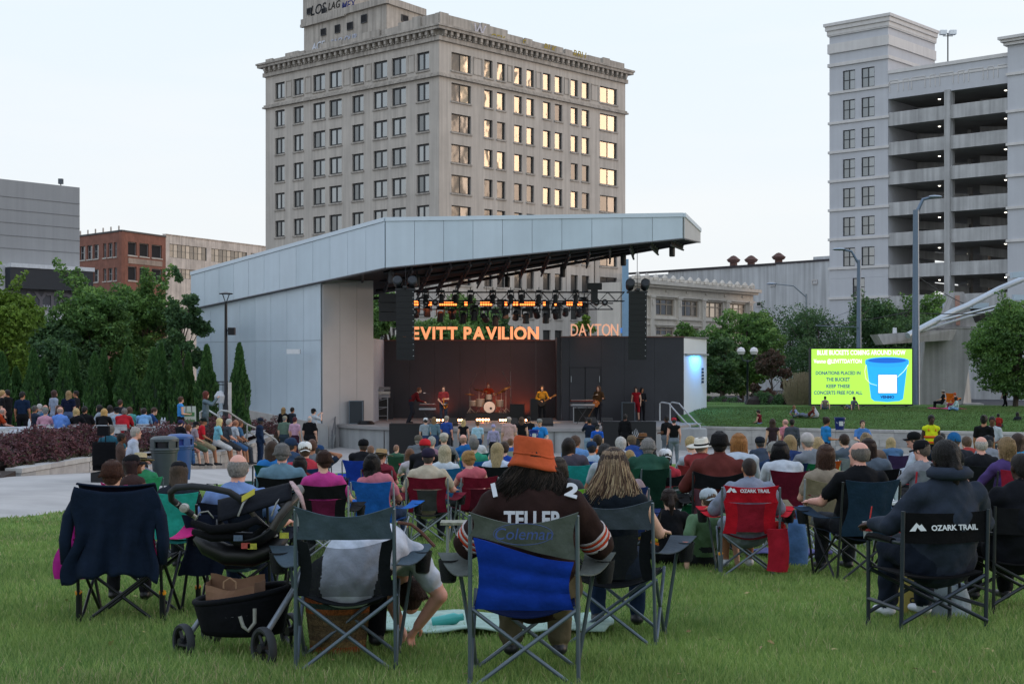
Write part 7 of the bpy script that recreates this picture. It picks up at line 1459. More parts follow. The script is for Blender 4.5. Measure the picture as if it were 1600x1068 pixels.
perch('''
284 657 51 perch f -65 long 2a2648 - 0 l 14151a p 3a5c86 L | person with long violet-black hair perched first on the wall behind the bins
295 663 51.5 perch f -70 vlong 6c4026 - 0 s b08a8c h 9a6a5c L | woman with long auburn hair and pink skirt perched behind the blue bin
306 658 52.5 perch m -60 short 333333 cap 17181c s 8c8088 h 4a5a48 L | man in a black cap and plaid shirt perched on the wall
318 652 53.5 perch m -70 short 6c5040 cap 101c1a s b3202c h 8a8068 M | man in a red sports shirt and khaki shorts perched on the wall
343 653 54.5 perch f -60 bob c8b880 - 0 s 74b4c4 h b8bcc0 M | woman with wavy blond hair in an aqua blouse and white shorts
358 649 56 perch m -60 short a3a29c - 0 s 3c434a h 33363c P | white-haired man in a charcoal print shirt with hand on chin
368 647 57 perch m -55 fringe 8c5c48 - 0 s a9b0b8 h 3a5c86 M | balding tanned man in a white T-shirt on the wall
375 648 58.5 perch m -55 short 5c4030 - 0 s 3f6484 p 3a4048 M | man in a denim blue shirt last on the seat wall
407 651 61 stand m -60 short 333333 cap 1a2434 l 1f2f48 p 1f2f48 B z=.1 | man in a dark navy suit and cap standing by the handrail
212 667 33 perch m -65 short a09a94 - 0 s a9b0c0 h 6c7488 P z=1.25 sh=c0c0c0 | grey-haired man in a white T-shirt and shorts sitting sideways left of the bins
191 676 34 sit m -70 short 15110f - 0 s 4a3a34 p 22262c D z=1.6 | dark-haired man half hidden between the wheelchair and the white T-shirt
''')
G0 = lambda x, y: 0.
parse('''
443 636 69 stand f -20 long 8c7048 - 0 l 15161a p 15161a L z=.5 | woman with blond hair in black standing by the blue wall
457 636 69 stand m -40 short 17120f - 0 s 2c323c p 2a2d33 M z=.5 | dark-haired man in a charcoal T-shirt by the blue wall
445 649 66 stand w -15 buzz 777777 cap 8c8878 s 5f7466 p 33404a L z=.05 | man in a tan cap and green checked shirt
461 651 65.5 stand f -20 short 4a1420 - 0 s c09ab0 p 3a2030 L z=.05 | woman with burgundy hair in a pale pink top
484 647 65 stand w -10 fringe b0aca8 - 0 s 121316 p 17181c L | white-haired man in a black polo near the steps
490 637 67 photo m -35 short 222222 cap 121316 s a9b0b8 p 17181c L z=.3 | man in a black cap and white shirt looking at his phone by the steps
665 652 66 stand k 0 short 333333 cap d5d6d6 s 8c98a0 p 2a3b58 L | child in a white cap and grey T-shirt at the stage front
678 651 66 stand f 0 vlong 7a6040 - 0 l 5f7884 p 2a3b58 L | girl with long light brown hair in a grey-blue sweater
698 649 67 stand m -15 short 8c8478 cap 9a9284 s 2c4c94 p 33363c P | older man in a khaki cap and blue T-shirt
724 655 66 stand f 0 long b09a68 - 0 n 15161a p 2a2a30 L | small blond woman in a black tank top
746 657 64 stand k 12 short 6b4a30 - 0 s a4c8dc p 2a3b58 L | boy in a white and sky blue football shirt
771 662 62 stand k 0 - 0 beanie 9c96b8 l 9c96b8 p 15161a L | little child in a lavender hoodie with the hood up
795 645 63 stand w 5 buzz 8c8078 cap a89c94 s b89894 p b89894 L | woman with a headscarf in a long pale pink dress
815 651 64 stand f -5 bob 4a3424 - 0 n 17181c p 17181c L | brown-haired woman in a black sleeveless top
826 650 66 stand m 0 short 15110f - 0 s 1a1c20 p 22262c M | dark-haired man beside the woman in the sleeveless top
843 643 56 bucket m 180 short 6b5a48 cap 7c7c78 s 2a7cc0 h 4a5034 L hp=6 | volunteer in a grey cap and bright blue T-shirt carrying a donation bucket
921 647 62 photo m 5 short 17120f - 0 l 1a2438 p 7a90a8 M | man in a navy jacket filming the stage with a phone
933 662 60 stand k 0 short 333333 cap 17181c s 2458b8 p 2a3b58 L | child in a black cap and cobalt blue T-shirt
977 643 67 stand m -12 short 120f0e - 0 l 101114 p 101114 D | person in black with a white waistband by the wing emblem
1041 646 65 hold w 40 short 120f0e - 0 s 121316 p 5a6068 D | bearded man in a black T-shirt at the right of the stage
1053 651 62 stand m 0 short 333333 cap a02434 n 101114 p 6b7480 P | man in a red cap and black tank top
1227 649 58 stand m 25 fringe a5807a - 0 s c07a88 p 9a7078 P hy=30 | bald man in a bubble-gum pink polo
1238 646 57 stand m -20 short 120f0e - 0 l 4a4e58 p 33363c D | dark-haired man in a slate grey sweater facing the pink polo
1207 653 56 stand f 10 vlong 33201a - 0 n 33262c p 33262c L | woman with long dark brown hair in a black strappy top
1292 645 50 hold f -75 bun 2a1a14 - 0 s 2a7cc0 p 14203c M | volunteer in a bright blue T-shirt holding out a blue bucket
1349 656 53 sit m 180 short 33231b - 0 s 4a78b4 p 2a3b58 L hp=10 z=.9 | man in a cornflower blue shirt looking down before the lawn wall
1455 646 44 stand m 180 short 120f0e - 0 n c8d020 p 17181c B | security guard in a yellow reflective vest with orange bands
1538 648 42 stand f -30 bun 120f0e - 0 s 121316 p 121316 M | woman in a black T-shirt standing at the right
1550 650 44 hold m 160 short 17120f - 0 s a9b0b8 p 3a4048 D | man in a white T-shirt behind the woman in black
1470 672 46 sit m 0 short 222222 - 0 s 4a2a2a p 2a2d33 M | man in dark brown beside the security guard
1580 690 36 sit m 10 curly 201814 cap a03028 s 1a1c20 p 2a2d33 D | person in a red cap and black top behind the blond bob
''', 'people standing in front of the stage', None)
MZ = lambda x, y: float(mzv(x, y)) + .02
parse('''
1185 640 77 perch f 55 short 2a1d18 - 0 n 5c1420 p 6480a0 L z=.42 | woman in a maroon tank top and patterned jeans sitting on the lawn wall
1288 623 82 gback m -10 short 241a15 - 0 n 8c8078 h 4a5c74 L | tattooed man in a grey tank top sitting in front of the screen
1473 609 84.5 sit m 60 short 333333 straw a09488 s 121316 p 14151a L z=1.75 | person in a beige sun hat and black top sitting by the tall pole
1493 636 79 ground m 90 afro 15100e - 0 l 9ab0ac p 6c92b8 D | person with black hair in a mint white shirt cross-legged on the mound
1491 622 83 sit f 20 short a04820 - 0 s b05c24 p 8c3a50 L z=1.7 | person in orange slumped in the orange beach chair
1570 611 88 walk m -80 short 15100e - 0 s 0f1116 p 0f1116 M z=1.6 | police officer in a dark uniform walking at the right
1270 640 78 lie m 70 buzz 6b4a3c - 0 s 5c2a24 p 6c7480 M | man lying back on the mound below the screen
1240 640 78.5 lie f -60 long 7a5a40 - 0 s 8890b0 p 5c6488 L | woman lying on a patterned blanket on the mound
1560 650 72 ground m 0 short 120f0e - 0 s 8c2420 p 22262c D z=1.2 | man in dark red sitting at the edge of the mound
1590 646 74 ground f 10 bob 120f0e - 0 s 22262e p 22262c D z=1.2 | woman in black sitting on the mound at the right edge
1333 636 81 gback f 20 pony 3b2a20 - 0 s 58606c h 58606c L | girl in grey sitting alone on the mound under the screen
''', 'people lounging on the grass mound', MZ)
# the band
BZ = lambda x, y: ZS
parse('''
655 603 77.5 keys m -78 short 5c3018 - 0 l 5a1418 p 24262e L | keyboard player in a dark red jacket bent over his keys
693 603 78 sax m 180 short 3a2a20 - 0 s 7a2c30 p 2f3a48 L hp=4 | saxophonist with a beard in a maroon shirt at the front of the stage
763 598 83 sitarm m 180 short 6b3018 - 0 s 8c3018 p 22262c L z=1.9 | drummer mostly hidden behind the drum kit
847 602 78.5 guitar m 180 curly 1c1310 - 0 l 8c6a24 p 17181c L hp=8 | bass guitarist with dark curls in a mustard patterned shirt
935 602 78 guitar m 150 curly 4a2c18 - 0 l 3a2c1c p 1c2028 L hp=8 | singer-guitarist in a brown jacket at a microphone
994 604 80 stand f 165 long 17110f - 0 n 8c1420 h 8c1420 L | singer in a short red dress at the right of the stage
1003 605 80.3 hold f 200 long 14100f - 0 l 14151a p 14151a M | backing singer in a long black dress beside the red dress
''', 'musicians on stage', BZ)
# ================================================================ FOREGROUND
def gp(px, d): return X(px, d), d, float(gz(X(px, d), d)) + .03
HM = lambda m: mat('hair', m, .5, .35, 25, stretch=(6, 6, 1), bump=.6, bscale=60, spec=.3)
# grey chair with the person bent over to the ground
x, y, z = gp(545, 8.55)
c = chair(x, y, R(3), 'mesh', '43525c', '14181c', 'grey mesh-back camp chair whose occupant is bent over to the ground', '55626c', scale=1.03, d=8.55, seat='14181c'); c.scale = (1.0, 1.03, 1.03)
o = person(545, 850, 8.6, 'bend', 'w', 3, 'short', '3a2a24', '-', '0', 's', 'b4bcc8', 'p', '14161c', 'P', 'person in a white football jersey bent double over the side of a grey chair', sc=1.03, vox=.008); o['group'] = 'audience in camp chairs on the lawn'
o.location = (x, y, z)
me = text_mesh('2', .22, mat('orange_print', hx('b83a20'), .8), .002, .012); t = obj('jersey_number', me, o); t.location = (.08, -.04, .70); t.rotation_euler = Euler((R(35), R(0), R(-20)))
b = MB(); b.tube([(.28, .2, .80), (.36, .18, .79), (.42, .2, .74), (.50, .16, .66)], .011, 6); b.build('braid', HM('5c3826'), o, True)
# blue padded chair with the woman in the orange bucket hat
x, y, z = gp(821, 8.0)
c = chair(x, y, R(-2), 'blue', '565c58', '0f3596', 'blue quilted camp chair with a grey head band, nearest to the camera', '5a6670', scale=1.02, d=8., seat='0c1f4c')
me = text_mesh('Coleman', .085, mat('blue_print', hx('34487c'), .8), .001, .0, shear=.2); t = obj('printed_script', me, c); t.location = (0, -.462, .825); t.rotation_euler = (R(83), 0, 0)
b = MB(); q = [(math.cos(a) * .155, -.46 + math.sin(a) * .006, .852 + math.sin(a) * .055) for a in np.linspace(0, 6.283, 30)]; b.tube(q, .002, 4); b.build('print_outline', mat('blue_print', hx('3a4a74'), .8), c)
o = person(833, 694, 8.12, 'sitarm', 'x', -2, 'long', '16110f', 'bucket', 'b4512f', 'q', '2a1b19', 'p', '5a5442', 'M', 'woman with frizzy black hair in an orange bucket hat and brown football jersey', sc=1.04, vox=.0075, group='audience in camp chairs on the lawn')
me_, Hm = body('sitarm', 'q', 'p', 'x', .0075, 0, 0)
strands('loose_hair', 'long', 1100, [HM('120d0c'), HM('1c1513'), HM('3a302c')], o, Hm, .25, .0017, .105, 3, amp=.05)
wht = mat('white_print', hx('b8bcc0'), .7)
me = text_mesh('TELLER', .118, wht, .002, .004, sx=.80); t = obj('name_lettering', me, o); t.location = (0, -.320, .845); t.rotation_euler = (R(80), 0, 0)
for s, n_ in ((-1, '1'), (1, '2')): me = text_mesh(n_, .13, wht, .002, .006); t = obj('shoulder_number', me, o); t.location = (s * .20, -.235, 1.0); t.rotation_euler = (R(42), R(s * 16), 0)
def cuffs(o, ps, w, cols):
    j = POSE[ps]; ak = .5 + .5 * w; xw = 1 + .32 * (w - 1)
    for s in '01':
        a, e = j['sh' + s] * [xw, 1, 1], j['el' + s] * [xw, 1, 1]; d = e - a
        for i, cc in enumerate(cols):
            b = MB(); t0 = .70 + i * .055; r0 = (.075 - .006 * t0) * ak; b.tube([a + d * t0, a + d * (t0 + .05)], [r0 + .006, r0 + .005], 20); b.build('sleeve_stripe', cloth(cc), o, 'all')
cuffs(o, 'sitarm', 1.5, ['b8b0b0', 'a8381e', 'b8b0b0', 'a8381e', 'b8b0b0'])
# right grey chair with the woman with long blond-streaked hair
x, y, z = gp(962, 9.6)
c = chair(x, y, R(-12), 'mesh', '434c54', '12161a', 'grey mesh-back camp chair with an open beer can in its cup holder', '55626c', scale=1.03, d=9.6, seat='0e1114')
for px_, r_ in ((0, 0),): b = MB(); b.lathe([(.028, -.03), (.033, -.02), (.033, .085), (.026, .095), (.0, .094)], (.44, .19, .54), 14); cn = b.build('drink_can', mat('copper_can', hx('a8604c'), .35, .2, 30, metal=.5), None, True); cn.matrix_world = c.matrix_basis @ Matrix(); cn.location = c.location; cn.rotation_euler = c.rotation_euler; tag(cn, 'copper-coloured drink can in the cup holder of the right grey chair', 'can')
o = person(957, 722, 9.65, 'sitarm', 'm', -7, 'dread', '38281f', '-', '0', 'n', '101820', 'p', '1f2f48', 'L', 'woman with a big mane of blond-streaked locks in the right grey chair', sc=1.0, vox=.0085, group='audience in camp chairs on the lawn')
me_, Hm = body('sitarm', 'n', 'p', 'm', .0085, 0, 0)
strands('locks', 'dread', 900, [HM('a48c6c'), HM('7a6250'), HM('4c382e'), HM('3c2c24'), HM('5c4436'), HM('b8a484')], o, Hm, .37, .0028, .10, 9, amp=.035)
# red chair and its bag
x, y, z = gp(1168, 14.4)
c = chair(x, y, R(-4), 'gci', 'b81828', '8f1c2e', 'bright red camp chair with a white mountain logo', '5c666e', scale=1.0, d=14.4, seat='5c0c16'); logo(c, 'OZARK TRAIL', -.01, -.440, .865, .046)
b = MB(); b.sheet(lambda u, v: (.19 + .13 * u + .02 * math.sin(v * 3), -.30 - .05 * math.sin(u * 3.14), .50 - .42 * v), 6, 8, .05); o = b.build('carry_bag', cloth('9c1c2c'), None, True); o.location = c.location; o.rotation_euler = c.rotation_euler; tag(o, 'flat red carry bag hanging on the back of the bright red chair', 'bag')
x, y, z = gp(1217, 14.6); b = MB(); b.lathe([(.10, 0), (.13, .06), (.10, .16), (.07, .30), (.09, .48), (.05, .52)], n=14, sx=.8); o = b.build('patterned_bag', cloth('a81c1c'), None, True); o.location = (x, y, z); tag(o, 'red bag with a patterned middle standing beside the bright red chair', 'bag'); b = MB(); b.lathe([(.092, .2), (.085, .30), (.092, .42)], n=14, sx=.82); b.build('print_band', mat('printed_cloth', hx('8c8a7c'), .9, .7, 22), o, True)
# black director chair with the person in the hoodie
x, y, z = gp(1448, 10.1)
c = chair(x, y, R(13), 'dir', '0b0c0f', '0b0c0f', 'black director style camp chair with OZARK TRAIL lettering across its back', '2b333c', scale=1.0, d=10.1, seat='0c0d10'); c.scale = (1.08, 1.0, 1.0); logo(c, 'OZARK TRAIL', .0, -.291, .745, .052)
o = person(1470, 706, 10.15, 'sitarm', 'x', 13, 'pony', '14100f', 'hood', '2b3340', 'l', '2b3340', 'p', '1a2230', 'B', 'person with a black ponytail in a slate blue hoodie in the black director chair', sc=1.04, vox=.0085, group='audience in camp chairs on the lawn', shoe='c0c4cc')
# auburn-haired woman: pink chair with a navy jacket over it
x, y, z = gp(205, 10.7); c = chair(x, y, R(0), 'gci', 'b0206c', '7a1a4c', 'magenta rocking camp chair hidden under a navy jacket', '1c1f24', scale=1.06, d=10.7, seat='15171b')
j = MB()
def jk(u, v):
    a = (u - .5) * 2; wd = .265 + .05 * v + (.03 * math.sin(v * 9) if abs(a) > .6 else 0); fold = .022 * math.sin(a * 9 + v * 2.2) * (.25 + v) + .012 * math.sin(a * 21 - v * 3) * v
    return (a * wd + .02 * math.sin(v * 5), -.43 - .03 * math.cos(a * 1.4) + fold - .03 * v * v, .95 + .035 * a * a - v * (.56 + .10 * a * a - .02 * a + .012 * math.sin(a * 14)))
j.sheet(jk, 46, 26, .012); j.sheet(lambda u, v: ((u - .5) * .53, -.415 + .12 * v, .985 + .015 * math.sin(v * 3) - .10 * v * v + .02 * (2 * u - 1) ** 2), 20, 5, .01)
for s in (-1, 1): j.tube([(s * .25, -.38, .93), (s * .31, -.42, .78), (s * .335, -.43, .62), (s * .325, -.44, .46)], [.035, .045, .042, .036], 10)
o = j.build('navy_jacket', cloth('0f1c2e'), None, 'all'); o.location = c.location; o.scale = c.scale; tag(o, 'navy jacket draped over the back of the magenta chair', 'jacket')
b = MB(); b.sheet(lambda u, v: ((u - .5) * (.20 + .04 * v) + .03 * math.sin(v * 6), .03 * math.sin(u * 9 + v * 3), -.45 * v), 10, 12, .05); o = b.build('pink_bag', cloth('9c1c78'), None, True); o.location = (X(128, 10.6), 10.5, z + .80); tag(o, 'hot pink fabric bag hanging at the left side of the jacket-covered chair', 'bag')
b = MB(); b.sheet(lambda u, v: ((u - .5) * .34 + .04 * math.sin(v * 4), .02 * math.sin(u * 12), -.46 * v), 12, 10, .03); o = b.build('hanging_coat', cloth('0e1626'), None, True); o.location = (X(318, 10.9), 10.9, gp(318, 10.9)[2] + .78); tag(o, 'dark navy coat hanging over the chair behind the stroller', 'coat')

# ---------------------------------------------------------------- stroller
d0 = 8.9; x0, y0, z0 = gp(372, d0); st = empty('stroller', (x0, y0, z0), 0, 'black baby stroller with a car seat on top and a paper bag in its basket', 'stroller')
def sp_(px, row, dd=0.): return P(px, row, d0 + dd) - Vector((x0, y0, z0))
m_al, m_bk, m_fb = metalm('757d85'), plastic('14161a'), cloth('0e1015')
def wheel(px, row, dd, r, yaw):
    b = MB(); b.M = Matrix.Translation(sp_(px, row, dd)) @ Matrix.Rotation(yaw, 4, 'Z') @ Matrix.Rotation(R(90), 4, 'Y'); n = 26
    b.lathe([(r * .80, -.022), (r * .94, -.026), (r, -.012), (r, .012), (r * .94, .026), (r * .80, .022), (r * .80, -.022)], n=n); w_ = b.build('wheel', mat('rubber', (.03, .034, .038), .8), st, True)
    b = MB(); b.M = Matrix.Translation(sp_(px, row, dd)) @ Matrix.Rotation(yaw, 4, 'Z') @ Matrix.Rotation(R(90), 4, 'Y'); b.lathe([(r * .72, -.016), (r * .81, -.018), (r * .81, .018), (r * .72, .016), (r * .72, -.016)], n=n)
    for k in range(5): a = k * 1.2566; b.rod((0, 0, 0), (math.cos(a) * r * .75, math.sin(a) * r * .75, 0), .012, 6)
    b.lathe([(.03, -.03), (.034, 0), (.03, .03)], n=12); b.build('rim', m_bk, w_, True)
wheel(287, 1003, 0, .118, R(38)); wheel(412, 1012, -.35, .128, R(38)); wheel(455, 985, .3, .118, R(38)); wheel(330, 985, .5, .11, R(38))
def tub(name, pts, r, m=m_al, n=10, par=st): b = MB(); b.tube([sp_(*q) for q in pts], r, n); return b.build(name, m, par, True)
tub('front_fork', [(287, 1003, 0), (300, 985, .02), (316, 962, .05)], .017); tub('fork_housing', [(280, 1006, -.02), (296, 1010, -.02), (300, 990, .0)], .024, m_bk)
tub('frame_rail', [(414, 992, -.3), (440, 950, -.2), (462, 915, -.1), (472, 888, 0)], .019); tub('frame_rail', [(316, 962, .05), (380, 975, 0), (440, 960, .1), (462, 915, 0)], .016, m_bk)
tub('frame_rail', [(330, 985, .45), (400, 950, .4), (462, 905, .2)], .016, m_al)
tub('push_bar', [(300, 803, .1), (284, 792, .05), (268, 780, -.02), (267, 768, -.1), (276, 761, -.16), (300, 759, -.2), (330, 762, -.2), (358, 768, -.16), (374, 778, -.12), (384, 788, -.08)], .021, mat('foam_grip', (.02, .022, .026), .85, .2, 60))
tub('push_bar_arm', [(384, 788, -.08), (398, 806, -.05), (425, 832, 0), (452, 858, .0)], .017, metalm('8c857e')); tub('push_bar_arm', [(276, 786, 0), (292, 798, .2), (306, 808, .3)], .015, metalm('9a9690'))
for q in ((386, 790, -.08), (288, 793, .02)):
    b = MB(); b.M = Matrix.Translation(sp_(*q)) @ Matrix.Rotation(R(90), 4, 'X'); b.lathe([(.0, -.032), (.026, -.028), (.03, 0), (.026, .028), (0, .032)], n=16); b.build('hinge', metalm('9c9a96'), st, True)
tub('lower_grip', [(452, 858, 0), (462, 868, 0), (470, 880, 0)], .026, m_bk)
b = MB(); b.M = Matrix.Translation(sp_(470, 872, 0)) @ Matrix.Rotation(R(90), 4, 'X'); b.lathe([(0, -.04), (.045, -.035), (.05, 0), (.045, .035), (0, .04)], n=18); b.build('fold_joint', m_bk, st, True)
tub('cable_loop', [(466, 880, -.03), (452, 893, -.05), (449, 910, -.05), (460, 916, -.05), (474, 910, -.03)], .011, m_bk)
# car seat: shell, cushion, canopy, carry handle, base
def shell(name, fn, nu, nv, th, m, par=st): b = MB(); b.sheet(fn, nu, nv, th); return b.build(name, m, par, 'all')
def bowl(u, v):     # side on, opening upwards; long axis along image x
    a = u * math.pi; t = (v - .5) * 2; L_ = .50; xx = -L_ / 2 + L_ * u; sag = .115 * math.sin(a) ** .6 * math.sqrt(max(0, 1 - t * t * .55)); rim = .06 + .16 * u * u
    c = sp_(398, 815, 0); return (c.x + xx + .02, c.y + t * .19 * (math.sin(a) ** .35 + .02), c.z + rim - sag * 1.75 - .04)
shell('seat_shell', bowl, 26, 16, .012, mat('seat_shell', hx('17191e'), .5, .05))
b = MB(); b.tube([sp_(300, 815, -.15), sp_(330, 827, -.19), sp_(375, 823, -.2), sp_(400, 812, -.2), sp_(415, 822, -.17), sp_(395, 838, -.17), sp_(330, 838, -.17), sp_(302, 830, -.12)], [.02, .028, .03, .026, .02, .024, .03, .02], 10); b.build('bumper_bar', cloth('0c0d11'), st, 'all')
b = MB(); b.tube([sp_(308, 836, 0), sp_(325, 852, 0), sp_(355, 866, 0), sp_(395, 868, 0), sp_(430, 855, 0), sp_(445, 838, .02)], [.05, .085, .09, .09, .08, .045], 12, flat=.75); b.build('seat_base', plastic('0c0d10'), st, 'all')
b = MB(); b.sheet(lambda u, v: tuple(sp_(lerp(340, 455, u), lerp(808, 772, u) - 34 * math.sin(v * math.pi) * (1 - .25 * u) + 6, (v - .5) * .36)), 12, 14, .014); b.build('canopy', cloth('15181f'), st, 'all')
b = MB(); b.tube([sp_(372, 806, -.2), sp_(380, 786, -.16), sp_(392, 770, -.06), sp_(398, 764, .06)], .007, 5); b.tube([sp_(424, 806, -.2), sp_(432, 785, -.18), sp_(446, 768, -.1), sp_(458, 764, .02)], .006, 5); b.tube([sp_(305, 812, -.17), sp_(313, 800, -.17), sp_(325, 798, -.17), sp_(334, 809, -.17)], .005, 5); b.build('piping', cloth('8e8e8a'), st, 'all')
b = MB(); b.sheet(lambda u, v: tuple(sp_(lerp(378, 398, u), lerp(775, 763, u) + v * 9, -.135 - .02 * v)), 3, 2, .004); b.build('yellow_label', mat('yellow_label', hx('a8a030'), .7), st)
tub('carry_handle', [(425, 826, -.2), (437, 806, -.2), (450, 790, -.18), (462, 778, -.12), (470, 766, 0), (468, 762, .15)], .024, plastic('33302c')); tub('teal_strap', [(436, 800, -.1), (452, 790, -.08), (462, 775, 0)], .02, cloth('1f5a62'))
b = MB(); b.tube([sp_(455, 752, -.05), sp_(462, 762, -.16), sp_(470, 775, -.2), sp_(476, 796, -.2)], [.014, .02, .016, .012], 6, flat=.4); b.build('pink_scarf', mat('printed_cloth', hx('a08888'), .9, .4, 40), st, 'all')
for q, c_ in (((372, 840, -.21), '4c5c70'), ((394, 853, -.2), '9c9a34'), ((384, 852, -.2), '9c4038'), ((444, 836, -.17), 'a8a838')): b = MB(); b.cbox(sp_(*q), (.055, .006, .035)); b.build('warning_sticker', mat('sticker', hx(c_), .6, .3, 60), st)
# basket
def bask(u, v):
    a = u * 2 * math.pi; rx, ry = .30 * (1 - .18 * v), .24 * (1 - .18 * v); c = sp_(380, 955, .05); zt = .065 + .05 * math.cos(a) ; return (c.x + rx * math.cos(a), c.y + ry * math.sin(a), c.z + zt * (1 - v) - .17 * v + .05)
shell('basket', bask, 36, 6, .012, m_fb); b = MB(); b.tube([bask(u, 0) for u in np.linspace(0, 1, 30)], .020, 8); b.build('basket_rim', cloth('111318'), st, 'all'); b = MB(); b.tube([tuple(np.array(bask(u, .45)) + np.array([0, -.008, 0])) for u in np.linspace(.52, .98, 20)], .004, 4); b.build('reflective_piping', cloth('9a9c9c'), st)
b = MB(); c_ = sp_(380, 955, .05); b.prism([(c_.x + .26 * math.cos(a), c_.y + .2 * math.sin(a)) for a in np.linspace(0, 6.28, 20)[:-1]], c_.z - .125, c_.z - .10); b.build('basket_floor', m_fb, st)
tub('white_strap', [(375, 962, -.25), (380, 978, -.26), (388, 985, -.26), (398, 972, -.25), (398, 950, -.24)], .012, cloth('8f9088'))
# paper bag in the basket
c_ = P(366, 940, 8.90); b = MB(); w_, dd, h_ = .155, .085, .25
def bagface(p0, p1, z0_, z1_, wob=.0): b.sheet(lambda u, v: tuple(Vector(p0).lerp(Vector(p1), u) + Vector((0, wob * math.sin(u * 6 + v * 5) * .01, lerp(z0_, z1_ + .018 * math.cos(u * 6.28) * (1 if wob else .2), v)))), 10, 6, .002)
bagface((-w_, -dd, 0), (w_, -dd, 0), 0, h_ - .03, 1); bagface((w_, -dd, 0), (w_ + .02, dd, 0), 0, h_); bagface((w_ + .02, dd, 0), (-w_ - .02, dd, 0), 0, h_ + .02, 1); bagface((-w_ - .02, dd, 0), (-w_, -dd, 0), 0, h_); b.box(-w_, w_, -dd, dd, 0, .01)
o = b.build('paper_bag', mat('kraft_paper', hx('80614c'), .85, .10, 9, bump=.3, bscale=12), None); o.location = c_ + Vector((0, 0, -.12)); o.rotation_euler = (0, 0, R(-6)); tag(o, 'open brown paper shopping bag standing in the stroller basket', 'bag')
b = MB(); b.tube([(-.04, -dd - .006, h_ - .03), (-.038, -dd - .006, h_ + .01), (0, -dd - .006, h_ + .035), (.038, -dd - .006, h_ + .01), (.04, -dd - .006, h_ - .03)], .006, 6); b.build('twisted_handle', mat('paper_cord', hx('9a7a60'), .9), o, True)

# ---------------------------------------------------------------- basket, blanket, bottle, bags
x, y, z = gp(528, 8.95); e = empty('woven_basket', (x, y, z), 0, 'striped woven basket standing under the left grey chair', 'basket'); cols_ = ['6c5236', '8c4a26', '75603c', '5a4a34', '64553c', '5c4c34', '6a583c', '594a34', '8c5024', '2a4038', '8c4a24']
for i, c_ in enumerate(cols_): b = MB(); z_ = i * .034; r_ = .17 + .04 * i / 10; b.lathe([(r_, z_), (r_ + .002, z_ + .017), (r_ + .002, z_ + .034)], n=30, sy=.8); b.build('woven_band', mat('wicker', hx(c_), .9, .5, 45, bump=1., bscale=90), e, True)
b = MB(); b.tube([(-.16, 0, .36), (-.1, 0, .47), (0, 0, .5), (.1, 0, .47), (.16, 0, .36)], .012, 6); b.build('handle', mat('leather', hx('3b2418'), .6), e, True)
def blanket(px0, px1, d_0, d_1, m, label, amp=.02, name='blanket'):
    b = MB(); b.sheet(lambda u, v: (lambda xx, yy: (xx, yy, float(gz(xx, yy)) + .10 + amp * math.sin(u * 17 + v * 5) * math.sin(v * 9 + u * 3)))(lerp(X(px0, d_0), X(px1, d_0), u) + .1 * math.sin(v * 3), lerp(d_0, d_1, v)), 40, 14, .012); return tag(b.build(name, m, None, 'all'), label, 'blanket')
blanket(560, 945, 9.6, 10.7, mat('quilt', hx('8fa89c'), .9, .25, 6, bump=.6, bscale=9), 'pale mint blanket spread on the grass between the grey chairs')
blanket(1005, 1115, 15.6, 16.3, mat('printed_blanket', hx('7c6068'), .9, .75, 9), 'red, white and blue patterned blanket edge in front of the girl in black', .01)
blanket(1180, 1300, 16.3, 17., mat('grey_cloth', hx('5c5c8c'), .9, .3, 9), 'lavender blanket bundle between the red and tan chairs', .03)
b = MB(); b.M = Matrix.Rotation(R(78), 4, 'Y'); b.lathe([(.0, -.11), (.034, -.105), (.042, -.11), (.042, .05), (.025, .08), (.025, .11), (0, .115)], n=14); o = b.build('water_bottle', mat('teal_plastic', hx('3c9c94'), .2, .1), None, True); o.location = (X(700, 9.9), 9.9, gp(700, 9.9)[2] + .10); tag(o, 'teal water bottle lying on the mint blanket', 'bottle')
def tote(px, d, w, h, dp, m, label, name='bag', rot=0., handles=True, cat='bag'):
    x, y, z = gp(px, d); e = empty(name, (x, y, z), rot, label, cat); b = MB(); b.sheet(lambda u, v: ((w / 2 + .02 * math.sin(v * 4)) * math.cos(u * 6.283) ** 1 * (1 - .1 * v), dp / 2 * math.sin(u * 6.283) * (1 - .35 * v), h * v * (1 + .04 * math.sin(u * 12))), 24, 8, .008); b.build('body', m, e, 'all')
    b = MB(); b.prism([(w * .48 * math.cos(a), dp * .48 * math.sin(a)) for a in np.linspace(0, 6.28, 16)[:-1]], .004, .03); b.build('base', m, e)
    if handles: b = MB(); b.tube([(-w * .25, -dp * .3, h * .9), (-w * .2, -dp * .3, h * 1.3), (w * .2, -dp * .3, h * 1.3), (w * .25, -dp * .3, h * .9)], .012, 6); b.build('handle', cloth('17181b'), e, True)
    return e
t = tote(1428, 10.9, .22, .34, .16, mat('yellow_tote', hx('a09048'), .8, .1, 6), 'mustard yellow shopping bag with dark lettering under the director chair'); me = text_mesh('OW', .06, mat('black_print', hx('15151a'), .8), .001, .003); q = obj('lettering', me, t); q.location = (.0, -.085, .12); q.rotation_euler = (R(90), 0, 0)
t = tote(1478, 10.8, .36, .26, .2, mat('printed_tote', hx('7c8890'), .7, .45, 8), 'grey and white printed cooler bag under the director chair')
b = MB(); b.lathe([(.032, 0), (.045, .12), (.047, .125), (0, .126)], n=16); o = b.build('red_cup', plastic('9c1620'), None, True); o.location = (X(1516, 10.6), 10.6, gp(1516, 10.6)[2] + .42); tag(o, 'red plastic cup beside the right leg of the director chair', 'cup')
b = MB(); b.lathe([(.030, 0), (.040, .12), (.043, .125), (0, .126)], n=16); b.build
